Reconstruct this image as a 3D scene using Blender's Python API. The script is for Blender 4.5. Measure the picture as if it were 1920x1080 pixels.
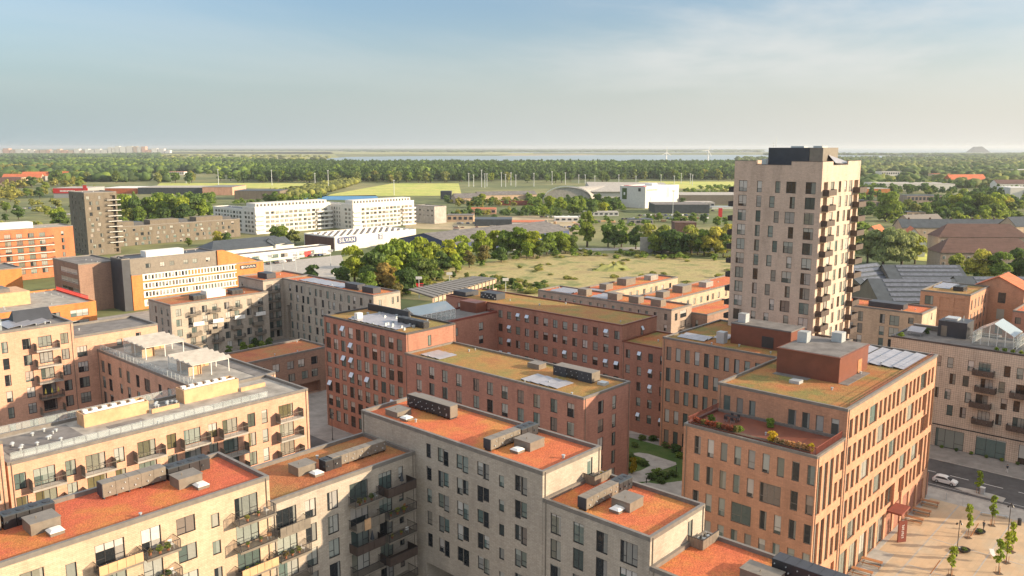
import bpy, math, random
import numpy as np
from mathutils import Vector, Matrix
random.seed(7); rng = np.random.default_rng(7)
for o in list(bpy.data.objects): bpy.data.objects.remove(o)
SC = bpy.context.scene; COL = SC.collection
# ---------------------------------------------------------------- camera, sky, sun, exposure
YAW, PIT, CAMH, FPX = math.radians(42.38), math.radians(9.635), 65.0, 1554.8
FW = Vector((math.cos(YAW)*math.cos(PIT), math.sin(YAW)*math.cos(PIT), -math.sin(PIT)))
RT = Vector((math.sin(YAW), -math.cos(YAW), 0)); UP = RT.cross(FW)
cam = bpy.data.cameras.new('camera'); camo = bpy.data.objects.new('camera', cam); COL.objects.link(camo)
cam.sensor_width = 36; cam.lens = 36*FPX/1920; cam.clip_start = 1; cam.clip_end = 80000
camo.matrix_world = Matrix.Translation((0, 0, CAMH)) @ Matrix((RT, UP, -FW)).transposed().to_4x4()
SC.camera = camo
SC.render.resolution_x, SC.render.resolution_y = 1024, 576
SUN_A, SUN_E = math.radians(34), math.radians(16)       # sun azimuth from -Y towards +X, elevation
SDIR = Vector((math.sin(SUN_A)*math.cos(SUN_E), -math.cos(SUN_A)*math.cos(SUN_E), math.sin(SUN_E)))
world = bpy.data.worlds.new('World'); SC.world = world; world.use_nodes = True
def build_sky():
    nt = world.node_tree; n = nt.nodes; l = nt.links; n.clear()
    out = n.new('ShaderNodeOutputWorld'); bg = n.new('ShaderNodeBackground'); sky = n.new('ShaderNodeTexSky')
    sky.sky_type = 'NISHITA'; sky.sun_disc = False; sky.sun_elevation = SUN_E
    sky.sun_rotation = math.atan2(SDIR.x, SDIR.y)
    sky.altitude = 50; sky.air_density = 1.0; sky.dust_density = 2.0; sky.ozone_density = 1.4
    bg.inputs[1].default_value = 0.122
    # pale summer haze low in the sky, whiter towards the sun, and a thin veil of high cloud
    tc = n.new('ShaderNodeTexCoord'); sep = n.new('ShaderNodeSeparateXYZ'); l.new(tc.outputs['Generated'], sep.inputs[0])
    def MR(src, a, b, c, d, t='SMOOTHSTEP'):
        r = n.new('ShaderNodeMapRange'); r.interpolation_type = t; l.new(src, r.inputs[0])
        for i, v in zip((1, 2, 3, 4), (a, b, c, d)): r.inputs[i].default_value = v
        return r.outputs[0]
    def MX(f, a, b):
        m = n.new('ShaderNodeMix'); m.data_type = 'RGBA'; l.new(f, m.inputs[0])
        for i, v in ((6, a), (7, b)):
            if isinstance(v, tuple): m.inputs[i].default_value = (*v, 1)
            else: l.new(v, m.inputs[i])
        return m.outputs[2]
    dt = n.new('ShaderNodeVectorMath'); dt.operation = 'DOT_PRODUCT'; l.new(tc.outputs['Generated'], dt.inputs[0]); dt.inputs[1].default_value = (math.sin(SUN_A), -math.cos(SUN_A), 0)
    veil = MX(MR(dt.outputs['Value'], -1.0, .35, 0, 1, 'LINEAR'), (1.5, 2.15, 2.45), (3.7, 3.6, 3.3))
    el = MR(sep.outputs[2], -.01, .17, .97, .10)
    sk = n.new('ShaderNodeMix'); sk.data_type = 'RGBA'; sk.blend_type = 'MULTIPLY'; sk.inputs[0].default_value = 1; l.new(sky.outputs[0], sk.inputs[6]); sk.inputs[7].default_value = (.68, .77, .87, 1)
    c0 = MX(el, sk.outputs[2], veil)
    add = n.new('ShaderNodeMath'); add.operation = 'ADD'; add.inputs[1].default_value = 0.12; l.new(sep.outputs[2], add.inputs[0])
    dv = n.new('ShaderNodeVectorMath'); dv.operation = 'DIVIDE'; l.new(tc.outputs['Generated'], dv.inputs[0])
    cb = n.new('ShaderNodeCombineXYZ'); [l.new(add.outputs[0], cb.inputs[i]) for i in range(3)]; l.new(cb.outputs[0], dv.inputs[1])
    mp = n.new('ShaderNodeMapping'); mp.inputs['Rotation'].default_value = (0, 0, -YAW+0.1); mp.inputs['Scale'].default_value = (.55, .8, 0)
    mp.inputs['Location'].default_value = CLOUD
    l.new(dv.outputs[0], mp.inputs[0])
    nz = n.new('ShaderNodeTexNoise'); nz.inputs['Scale'].default_value = .8; nz.inputs['Detail'].default_value = 10; nz.inputs['Roughness'].default_value = .55
    nz.inputs['Distortion'].default_value = .35
    l.new(mp.outputs[0], nz.inputs[0])
    rt = n.new('ShaderNodeVectorMath'); rt.operation = 'DOT_PRODUCT'; l.new(tc.outputs['Generated'], rt.inputs[0]); rt.inputs[1].default_value = tuple(RT)
    side = MR(rt.outputs['Value'], -.05, .22, .25, 1)       # the veil lies mostly on the right
    cf = n.new('ShaderNodeMath'); cf.operation = 'MULTIPLY'; l.new(MR(nz.outputs[0], .36, .66, 0, .72), cf.inputs[0]); l.new(side, cf.inputs[1])
    cf2 = n.new('ShaderNodeMath'); cf2.operation = 'MULTIPLY'; l.new(cf.outputs[0], cf2.inputs[0]); l.new(MR(sep.outputs[2], .03, .11, 0, 1), cf2.inputs[1])
    hi = n.new('ShaderNodeMix'); hi.data_type = 'RGBA'; l.new(MR(sep.outputs[2], .24, .6, 0, .6), hi.inputs[0]); hi.inputs[7].default_value = (7.2, 7.0, 6.7, 1)      # bright overhead layer added out of frame to lift ambient on shaded walls
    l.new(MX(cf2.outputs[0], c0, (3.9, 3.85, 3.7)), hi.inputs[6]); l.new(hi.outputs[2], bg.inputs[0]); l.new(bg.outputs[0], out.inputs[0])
CLOUD = (1.25, 1.1, 0)
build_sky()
sl = bpy.data.lights.new('sun', 'SUN'); sl.energy = 4.8; sl.angle = math.radians(.55); sl.color = (1, .785, .54)
so = bpy.data.objects.new('sun', sl); COL.objects.link(so); so.rotation_euler = SDIR.to_track_quat('Z', 'Y').to_euler(); so.location = (0, 0, 300)
SC.view_settings.view_transform = 'Standard'; SC.view_settings.look = 'None'; SC.view_settings.gamma = 1; SC.view_settings.exposure = 0.86
SC.view_settings.use_curve_mapping = False
SC.cycles.volume_bounces = 0; SC.cycles.max_bounces = 6; SC.cycles.transparent_max_bounces = 12

# ---------------------------------------------------------------- helpers
def U(px, py, z=0.0):
    """world point at height z seen at photo pixel (1920 x 1080); used to survey where things stand"""
    d = FW*FPX + RT*(px-960) - UP*(py-540); t = (z-CAMH)/d.z
    return Vector((d.x*t, d.y*t, z))
def PX(p):
    q = Vector(p)-Vector((0, 0, CAMH)); w = q.dot(FW)
    return 960+FPX*q.dot(RT)/w, 540-FPX*q.dot(UP)/w, w
def hz(B, py):
    """height above B whose image is at row py"""
    lo, hi = -5, 120
    for _ in range(40):
        m = (lo+hi)/2
        if PX((B.x, B.y, m))[1] > py: lo = m
        else: hi = m
    return lo
def link(name, data, parent=None, loc=(0, 0, 0), rz=0, **pr):
    o = bpy.data.objects.new(name, data); COL.objects.link(o); o.location = loc
    if rz: o.rotation_euler = (0, 0, rz)
    if parent is not None: o.parent = parent
    for k, v in pr.items(): o[k] = v
    return o
def thing(name, label, cat, loc=(0, 0, 0), rz=0, group=None):
    o = link(name, None, None, loc, rz, label=label, category=cat); o.empty_display_size = .5
    if group: o['group'] = group
    return o
def ctree(o, parent=None, **kw):
    """copy a thing with its parts and sub-parts"""
    c = o.copy(); COL.objects.link(c)
    if parent is not None: c.parent = parent
    for ch in KIDS.get(o.name, []): ctree(ch, c)
    for k, v in kw.items(): c[k] = v
    return c
KIDS = {}
def part(name, data, parent, loc=(0, 0, 0), rz=0, **pr):
    o = link(name, data, parent, loc, rz, **pr); KIDS.setdefault(parent.name, []).append(o); return o
class MB:
    def __init__(s): s.v = []; s.f = []; s.m = []
    def face(s, pts, m=0):
        i = len(s.v); s.v.extend([tuple(p) for p in pts]); s.f.append(tuple(range(i, i+len(pts)))); s.m.append(m)
    def hexa(s, a, b, m=0):
        """a: 4 bottom points ccw, b: 4 top points"""
        s.face(list(reversed(a)), m); s.face(b, m)
        for i in range(4):
            j = (i+1) % 4; s.face([a[i], a[j], b[j], b[i]], m)
    def box(s, x0, y0, z0, x1, y1, z1, m=0):
        if x0 > x1: x0, x1 = x1, x0
        if y0 > y1: y0, y1 = y1, y0
        a = [(x0, y0), (x1, y0), (x1, y1), (x0, y1)]
        s.hexa([(p[0], p[1], z0) for p in a], [(p[0], p[1], z1) for p in a], m)
    def tube(s, p, q, r, r2=None, n=6, m=0):
        p, q = Vector(p), Vector(q); d = (q-p).normalized(); r2 = r if r2 is None else r2
        u = d.orthogonal().normalized(); w = d.cross(u)
        A = [p+(u*math.cos(t)+w*math.sin(t))*r for t in [2*math.pi*i/n for i in range(n)]]
        Bq = [q+(u*math.cos(t)+w*math.sin(t))*r2 for t in [2*math.pi*i/n for i in range(n)]]
        for i in range(n): s.face([A[i], A[(i+1) % n], Bq[(i+1) % n], Bq[i]], m)
        s.face(list(reversed(A)), m); s.face(Bq, m)
    def prism(s, poly, z0, z1, m=0):
        s.face([(x, y, z1) for x, y in poly], m); s.face([(x, y, z0) for x, y in reversed(poly)], m)
        for i in range(len(poly)):
            a, b = poly[i], poly[(i+1) % len(poly)]; s.face([(a[0], a[1], z0), (b[0], b[1], z0), (b[0], b[1], z1), (a[0], a[1], z1)], m)
    def mesh(s, name, mats, off=(0, 0, 0), smooth=False):
        me = bpy.data.meshes.new(name); me.from_pydata([(v[0]-off[0], v[1]-off[1], v[2]-off[2]) for v in s.v], [], s.f)
        for mt in (mats if isinstance(mats, (list, tuple)) else [mats]): me.materials.append(mt)
        me.polygons.foreach_set('material_index', s.m)
        if smooth: me.polygons.foreach_set('use_smooth', [True]*len(s.f))
        me.update(); return me
# ---------------------------------------------------------------- materials
MATS = {}
def nmat(name):
    m = bpy.data.materials.new(name); m.use_nodes = True; nt = m.node_tree; MATS[name] = m
    return m, nt.nodes, nt.links, nt.nodes['Principled BSDF']
def noise(n, l, vec, scale, detail=3, rough=.6):
    t = n.new('ShaderNodeTexNoise'); t.inputs['Scale'].default_value = scale; t.inputs['Detail'].default_value = detail; t.inputs['Roughness'].default_value = rough
    if vec is not None: l.new(vec, t.inputs[0])
    return t.outputs[0]
def ramp(n, l, fac, stops, interp='LINEAR'):
    r = n.new('ShaderNodeValToRGB'); r.color_ramp.interpolation = interp; e = r.color_ramp.elements
    while len(e) < len(stops): e.new(.5)
    for k, (p, c) in zip(e, stops): k.position = p; k.color = (*c, 1)
    l.new(fac, r.inputs[0]); return r.outputs[0]
def mixc(n, l, fac, a, b, mode='MIX'):
    m = n.new('ShaderNodeMix'); m.data_type = 'RGBA'; m.blend_type = mode
    for i, s in ((0, fac), (6, a), (7, b)):
        if hasattr(s, 'is_output') or hasattr(s, 'links'): l.new(s, m.inputs[i])
        else: m.inputs[i].default_value = s if i == 0 else (*s, 1)
    return m.outputs[2]
def pos(n):
    return n.new('ShaderNodeNewGeometry').outputs['Position']
def flat(name, col, rough=.7, var=.12, sc=1.5, metal=0, bump=0):
    m, n, l, b = nmat(name); b.inputs['Roughness'].default_value = rough; b.inputs['Metallic'].default_value = metal
    f = noise(n, l, pos(n), sc, 5, .65)
    c = ramp(n, l, f, [(.25, tuple(x*(1-var*1.6) for x in col)), (.75, tuple(min(1, x*(1+var*1.6)) for x in col))])
    l.new(c, b.inputs['Base Color'])
    if bump:
        bp = n.new('ShaderNodeBump'); bp.inputs['Strength'].default_value = bump; bp.inputs['Distance'].default_value = .1
        l.new(noise(n, l, pos(n), sc*6, 4), bp.inputs['Height']); l.new(bp.outputs[0], b.inputs['Normal'])
    return m
def wallvec(n, l, sx=1, sz=1):
    g = n.new('ShaderNodeSeparateXYZ'); l.new(pos(n), g.inputs[0])
    a = n.new('ShaderNodeMath'); a.operation = 'ADD'; l.new(g.outputs[0], a.inputs[0]); l.new(g.outputs[1], a.inputs[1])
    c = n.new('ShaderNodeCombineXYZ'); l.new(a.outputs[0], c.inputs[0]); l.new(g.outputs[2], c.inputs[1]); return c.outputs[0]
def brick(name, c1, c2, bw=.72, bh=.19, mort=None, pattern=None, mot=.22):
    c1 = tuple(x*.985 for x in c1); c2 = tuple(x*.99 for x in c2)
    m, n, l, b = nmat(name); b.inputs['Roughness'].default_value = .88
    wv = wallvec(n, l)
    t = n.new('ShaderNodeTexBrick'); l.new(wv, t.inputs['Vector']); t.inputs['Scale'].default_value = 1
    t.inputs['Brick Width'].default_value = bw; t.inputs['Row Height'].default_value = bh; t.inputs['Mortar Size'].default_value = .022; t.inputs['Mortar Smooth'].default_value = .4
    t.inputs['Color1'].default_value = (*c1, 1); t.inputs['Color2'].default_value = (*c2, 1)
    t.inputs['Mortar'].default_value = (*(mort or tuple(x*.84 for x in c1)), 1)
    col = t.outputs[0]
    mp = n.new('ShaderNodeMapping'); mp.inputs['Scale'].default_value = (.35, .35, .12); l.new(pos(n), mp.inputs[0])
    f = noise(n, l, mp.outputs[0], 1.1, 6, .62)
    sh = ramp(n, l, f, [(.28, (1-mot,)*3), (.5, (1, 1, 1)), (.75, (1+mot*.6,)*3)])
    col = mixc(n, l, 1.0, col, sh, 'MULTIPLY')
    f2 = noise(n, l, wv, 2.2, 4, .7)
    col = mixc(n, l, 1.0, col, ramp(n, l, f2, [(.3, (.87,)*3), (.7, (1.1,)*3)]), 'MULTIPLY')
    if pattern:     # relief bricks laid in a diagonal lattice
        w = n.new('ShaderNodeMapping'); w.inputs['Rotation'].default_value = (0, 0, .785); w.inputs['Scale'].default_value = (3.2, 3.2, 1); l.new(wv, w.inputs[0])
        ch = n.new('ShaderNodeTexChecker'); ch.inputs['Scale'].default_value = 1.0; l.new(w.outputs[0], ch.inputs[0])
        ch.inputs[1].default_value = (1.04, 1.04, 1.04, 1); ch.inputs[2].default_value = (.8, .78, .77, 1)
        col = mixc(n, l, 1.0, col, ch.outputs[0], 'MULTIPLY')
    l.new(col, b.inputs['Base Color'])
    bp = n.new('ShaderNodeBump'); bp.inputs['Strength'].default_value = .35; bp.inputs['Distance'].default_value = .02
    l.new(t.outputs['Fac'], bp.inputs['Height']); bp.invert = True; l.new(bp.outputs[0], b.inputs['Normal'])
    return m
def sedum(name, cols, sc=1.0):
    """green roof: cols = three colours mixed in large patches, each grainy"""
    m, n, l, b = nmat(name); b.inputs['Roughness'].default_value = .95
    p = pos(n); big = noise(n, l, p, .16*sc, 4, .6); mid = noise(n, l, p, .9*sc, 4, .7); fine = noise(n, l, p, 4.5*sc, 3, .8)
    c = ramp(n, l, big, [(.26, tuple(c*k for c, k in zip(cols[0], (.85, 1.1, 1)))), (.41, cols[0]), (.52, cols[1]), (.68, cols[2])])
    c = mixc(n, l, 1.0, c, ramp(n, l, mid, [(.3, (.84,)*3), (.7, (1.13,)*3)]), 'MULTIPLY')
    c = mixc(n, l, 1.0, c, ramp(n, l, fine, [(.34, (.68, .62, .58)), (.5, (1, 1, 1)), (.68, (1.25, 1.28, 1.28))]), 'MULTIPLY')
    l.new(c, b.inputs['Base Color'])
    bp = n.new('ShaderNodeBump'); bp.inputs['Strength'].default_value = .9; bp.inputs['Distance'].default_value = .16
    l.new(fine, bp.inputs['Height']); l.new(bp.outputs[0], b.inputs['Normal'])
    return m
def foliage(name, col, var=.5):
    m, n, l, b = nmat(name); b.inputs['Roughness'].default_value = .75
    oi = n.new('ShaderNodeObjectInfo').outputs['Random']; isl = n.new('ShaderNodeNewGeometry').outputs['Random Per Island']
    c = ramp(n, l, isl, [(0, tuple(x*(1-var) for x in col)), (.6, col), (1, (min(1, col[0]*(1+var*.9)), min(1, col[1]*(1+var*.7)), col[2]*(1+var*.2)))])
    c = mixc(n, l, 1.0, c, ramp(n, l, oi, [(0, (.72, .8, .8)), (.5, (1, 1, 1)), (1, (1.35, 1.12, .9))]), 'MULTIPLY')
    l.new(c, b.inputs['Base Color'])
    tr = n.new('ShaderNodeBsdfTranslucent'); l.new(c, tr.inputs[0]); mx = n.new('ShaderNodeMixShader'); mx.inputs[0].default_value = .48
    l.new(b.outputs[0], mx.inputs[1]); l.new(tr.outputs[0], mx.inputs[2]); l.new(mx.outputs[0], n['Material Output'].inputs[0])
    return m
def pane_mat(name, dark=(.016, .02, .024), pc=.36):
    """window glass in front of rooms: each pane shows a dark room, a drawn curtain or a half-drawn blind"""
    m, n, l, b = nmat(name); b.inputs['Roughness'].default_value = .06; b.inputs['IOR'].default_value = 1.5
    oi = n.new('ShaderNodeObjectInfo').outputs['Random']; isl = n.new('ShaderNodeNewGeometry').outputs['Random Per Island']
    a = n.new('ShaderNodeMath'); a.operation = 'ADD'; l.new(oi, a.inputs[0]); l.new(isl, a.inputs[1])
    def rnd(mult):
        k = n.new('ShaderNodeMath'); k.operation = 'MULTIPLY'; l.new(a.outputs[0], k.inputs[0]); k.inputs[1].default_value = mult
        f = n.new('ShaderNodeMath'); f.operation = 'FRACT'; l.new(k.outputs[0], f.inputs[0]); return f.outputs[0]
    room = ramp(n, l, rnd(7.31), [(0, dark), (.5, tuple(x*1.5 for x in dark)), (.6, (.07, .09, .085)), (.8, (.13, .19, .18)), (1, (.20, .19, .15))])
    cur = ramp(n, l, rnd(13.7), [(0, (.42, .40, .36)), (.4, (.30, .33, .30)), (.7, (.55, .53, .50)), (1, (.30, .24, .2))])
    g = n.new('ShaderNodeSeparateXYZ'); l.new(n.new('ShaderNodeTexCoord').outputs['Generated'], g.inputs[0])
    # blind hangs from the top to a random height
    s = n.new('ShaderNodeMath'); s.operation = 'MULTIPLY_ADD'; l.new(rnd(23.9), s.inputs[0]); s.inputs[1].default_value = -1.1/pc*.62; s.inputs[2].default_value = 1.05
    s.inputs[1].default_value = .95/pc; s.inputs[2].default_value = 1-.95
    lt = n.new('ShaderNodeMath'); lt.operation = 'GREATER_THAN'; l.new(g.outputs[2], lt.inputs[0]); l.new(s.outputs[0], lt.inputs[1])
    # curtain drawn from one side
    s2 = n.new('ShaderNodeMath'); s2.operation = 'MULTIPLY_ADD'; l.new(rnd(41.3), s2.inputs[0]); s2.inputs[1].default_value = 1.3; s2.inputs[2].default_value = -.12
    l2 = n.new('ShaderNodeMath'); l2.operation = 'GREATER_THAN'; l.new(g.outputs[0], l2.inputs[0]); l.new(s2.outputs[0], l2.inputs[1])
    mxf = n.new('ShaderNodeMath'); mxf.operation = 'MAXIMUM'; l.new(lt.outputs[0], mxf.inputs[0])
    k2 = n.new('ShaderNodeMath'); k2.operation = 'MULTIPLY'; l.new(l2.outputs[0], k2.inputs[0]); k2.inputs[1].default_value = .55; l.new(k2.outputs[0], mxf.inputs[1])
    c = mixc(n, l, mxf.outputs[0], room, cur)
    l.new(c, b.inputs['Base Color'])
    bp = n.new('ShaderNodeBump'); bp.inputs['Strength'].default_value = .3; bp.inputs['Distance'].default_value = .3
    l.new(noise(n, l, pos(n), 1.3, 2), bp.inputs['Height']); l.new(bp.outputs[0], b.inputs['Normal'])
    return m
M = {}
M['grey_brick'] = brick('grey_brick', (.385, .33, .27), (.45, .39, .32))
M['red_brick'] = brick('red_brick', (.38, .185, .135), (.45, .22, .16))
M['dark_red_brick'] = brick('dark_red_brick', (.35, .165, .115), (.40, .195, .135))
M['salmon_brick'] = brick('salmon_brick', (.57, .325, .225), (.64, .37, .26))
M['office_brick'] = brick('office_brick', (.455, .235, .145), (.525, .275, .17))
M['beige_brick'] = brick('beige_brick', (.56, .46, .37), (.62, .52, .42), pattern=1)
M['tower_brick'] = brick('tower_brick', (.51, .40, .32), (.57, .45, .365), bw=.7, bh=.22)
M['sand_brick'] = brick('sand_brick', (.48, .355, .25), (.55, .41, .29))
M['brown_brick'] = brick('brown_brick', (.27, .17, .125), (.33, .21, .155))
M['orange_brick'] = brick('orange_brick', (.56, .20, .06), (.63, .24, .075))
M['terracotta'] = brick('terracotta', (.46, .165, .075), (.53, .20, .095))
M['dark_brick'] = brick('dark_brick', (.16, .135, .105), (.20, .17, .13))
M['taupe_brick'] = brick('taupe_brick', (.34, .26, .205), (.40, .31, .245))
M['white_render'] = flat('white_render', (.62, .60, .56), .8, .08, .5)
M['rust_panel'] = flat('rust_panel', (.17, .055, .033), .45, .12, .6)
M['perforated'] = flat('perforated', (.27, .12, .085), .7, .3, 4)
M['rust_red'] = flat('rust_red', (.19, .045, .03), .6, .12, 1)
M['plywood'] = flat('plywood', (.54, .33, .18), .6, .16, .8)
M['wood'] = flat('wood', (.38, .17, .07), .65, .2, 2)
M['coping'] = flat('coping', (.17, .155, .14), .45, .15, 1)
M['dark_coping'] = flat('dark_coping', (.06, .055, .055), .5, .15, 1)
M['dark_metal'] = flat('dark_metal', (.028, .028, .032), .45, .2, 1)
M['dark_brown'] = flat('dark_brown', (.075, .052, .043), .6, .15, 1)
M['charcoal'] = flat('charcoal', (.035, .04, .052), .5, .15, .5)
M['duct'] = flat('duct', (.19, .165, .135), .4, .14, 1.2)
M['galv'] = flat('galv', (.46, .50, .52), .35, .08, 1, metal=.3)
M['white_paint'] = flat('white_paint', (.72, .71, .68), .5, .05, 1)
M['felt'] = flat('felt', (.15, .14, .135), .85, .3, .35, bump=.2)
M['light_felt'] = flat('light_felt', (.30, .28, .25), .85, .28, .4, bump=.2)
M['concrete'] = flat('concrete', (.36, .34, .31), .85, .18, .5)
M['paving'] = flat('paving', (.25, .235, .22), .9, .2, .35)
M['asphalt'] = flat('asphalt', (.075, .073, .075), .9, .3, .25)
M['solar'] = flat('solar', (.10, .11, .14), .18, .3, .8)
M['solar_grey'] = flat('solar_grey', (.30, .30, .33), .25, .12, .4)
M['slate'] = flat('slate', (.045, .055, .065), .5, .25, .4)
M['tile_brown'] = brick('tile_brown', (.10, .055, .045), (.14, .075, .06), bw=.6, bh=.35)
M['tile_red'] = brick('tile_red', (.45, .12, .05), (.55, .16, .07), bw=.6, bh=.35)
M['blue_panel'] = flat('blue_panel', (.012, .035, .12), .5, .15, .5)
M['sign_blue'] = flat('sign_blue', (.03, .055, .16), .5, .1, .5)
M['red_paint'] = flat('red_paint', (.55, .03, .03), .4, .1, .5)
M['white_car'] = flat('white_car', (.78, .79, .78), .2, .03, .5)
M['silver_car'] = flat('silver_car', (.35, .36, .37), .25, .05, .5)
M['dark_car'] = flat('dark_car', (.04, .045, .05), .2, .1, .5)
M['blue_car'] = flat('blue_car', (.04, .08, .2), .2, .1, .5)
M['red_car'] = flat('red_car', (.5, .02, .02), .2, .1, .5)
M['rubber'] = flat('rubber', (.02, .02, .02), .8, .1, 1)
M['lamp_glass'] = flat('lamp_glass', (.6, .6, .58), .1, .05, 1)
M['pane'] = pane_mat('pane')
M['pane_warm'] = pane_mat('pane_warm', (.04, .028, .022), .4)
M['pane_plain'] = pane_mat('pane_plain', (.05, .062, .058), .18)
M['pane_khaki'] = pane_mat('pane_khaki', (.10, .09, .05), .25)
M['sash'] = flat('sash', (.55, .66, .78), .15, .05, .5)
M['sedum_red'] = sedum('sedum_red', [(.50, .175, .05), (.51, .125, .055), (.49, .10, .052)])
M['sedum_orange'] = sedum('sedum_orange', [(.50, .195, .055), (.53, .145, .055), (.51, .12, .052)])
M['sedum_olive'] = sedum('sedum_olive', [(.20, .165, .045), (.31, .165, .05), (.37, .13, .045)])
M['sedum_gold'] = sedum('sedum_gold', [(.27, .19, .055), (.34, .185, .055), (.34, .145, .05)])
M['sedum_rust'] = sedum('sedum_rust', [(.34, .155, .055), (.38, .135, .05), (.33, .10, .045)])
FOL = {'b': foliage('leaf_bright', (.30, .40, .045)), 'g': foliage('leaf_green', (.21, .31, .05)), 'd': foliage('leaf_dark', (.12, .20, .05)),
       'y': foliage('leaf_yellow', (.36, .40, .08)), 'o': foliage('leaf_olive', (.27, .31, .085)), 'r': foliage('leaf_rust', (.25, .22, .07)),
       's': foliage('leaf_silver', (.28, .36, .16))}
M['bark'] = flat('bark', (.09, .065, .045), .9, .25, 3)
def glassmat():
    m, n, l, b = nmat('clear_glass'); b.inputs['Base Color'].default_value = (.75, .85, .85, 1); b.inputs['Roughness'].default_value = .05; b.inputs['Alpha'].default_value = .17
    return m
M['glass'] = glassmat(); M['yellow_cloth'] = flat('yellow_cloth', (.6, .5, .1), .8, .05, 2)
# ---------------------------------------------------------------- windows (shared meshes)
WC = {}
def winmesh(w, h, kind, fm, pm):
    key = (round(w, 2), round(h, 2), kind, fm, pm)
    if key in WC: return WC[key]
    f = MB(); t = .09 if kind != 'f' else .05; d0, d1 = .05, .13
    f.box(-w/2, d0, 0, -w/2+t, d1, h); f.box(w/2-t, d0, 0, w/2, d1, h)
    f.box(-w/2+t, d0, 0, w/2-t, d1, t); f.box(-w/2+t, d0, h-t, w/2-t, d1, h)
    b = .075
    if kind in 'dtD':
        xs = [0] if kind == 'd' else ([-w/6, w/6] if kind == 't' else [-w*.17, w*.17])
        for x in xs: f.box(x-b/2, d0+.003, t, x+b/2, d1-.003, h-t)
        if kind == 'd': f.box(-w/2+t, d0+.006, h*.36, -b/2, d1-.006, h*.36+b)
        if kind == 't': f.box(-w/2+t, d0+.006, h*.30, -w/6-b/2, d1-.006, h*.30+b); f.box(w/6+b/2, d0+.006, h*.30, w/2-t, d1-.006, h*.30+b)
    elif kind == 'n': f.box(-w/2+t, d0+.006, h*.33, w/2-t, d1-.006, h*.33+b)
    # projecting metal sill
    f.box(-w/2, -.05, -.03, w/2, d0, .0)
    g = MB(); g.box(-w/2+t*.8, d1-.05, t*.8, w/2-t*.8, d1-.03, h-t*.8)
    WC[key] = (f.mesh('window', M[fm]), g.mesh('pane', M[pm])); return WC[key]
SC_ = {}
def sashmesh(w, h):
    k = (round(w, 2), round(h, 2))
    if k not in SC_:
        m = MB(); a = math.radians(30); w *= .8
        p = [(-w/2, -.02, h), (w/2, -.02, h), (w/2, -.02-math.sin(a)*h*.45, h-math.cos(a)*h*.45), (-w/2, -.02-math.sin(a)*h*.45, h-math.cos(a)*h*.45)]
        m.face(p); m.face([(x, y+.03, z+.02) for x, y, z in reversed(p)])
        for i in range(4):
            q = p[i]; r = p[(i+1) % 4]; m.face([q, (q[0], q[1]+.03, q[2]+.02), (r[0], r[1]+.03, r[2]+.02), r])
        SC_[k] = m.mesh('sash', M['sash'])
    return SC_[k]
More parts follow.
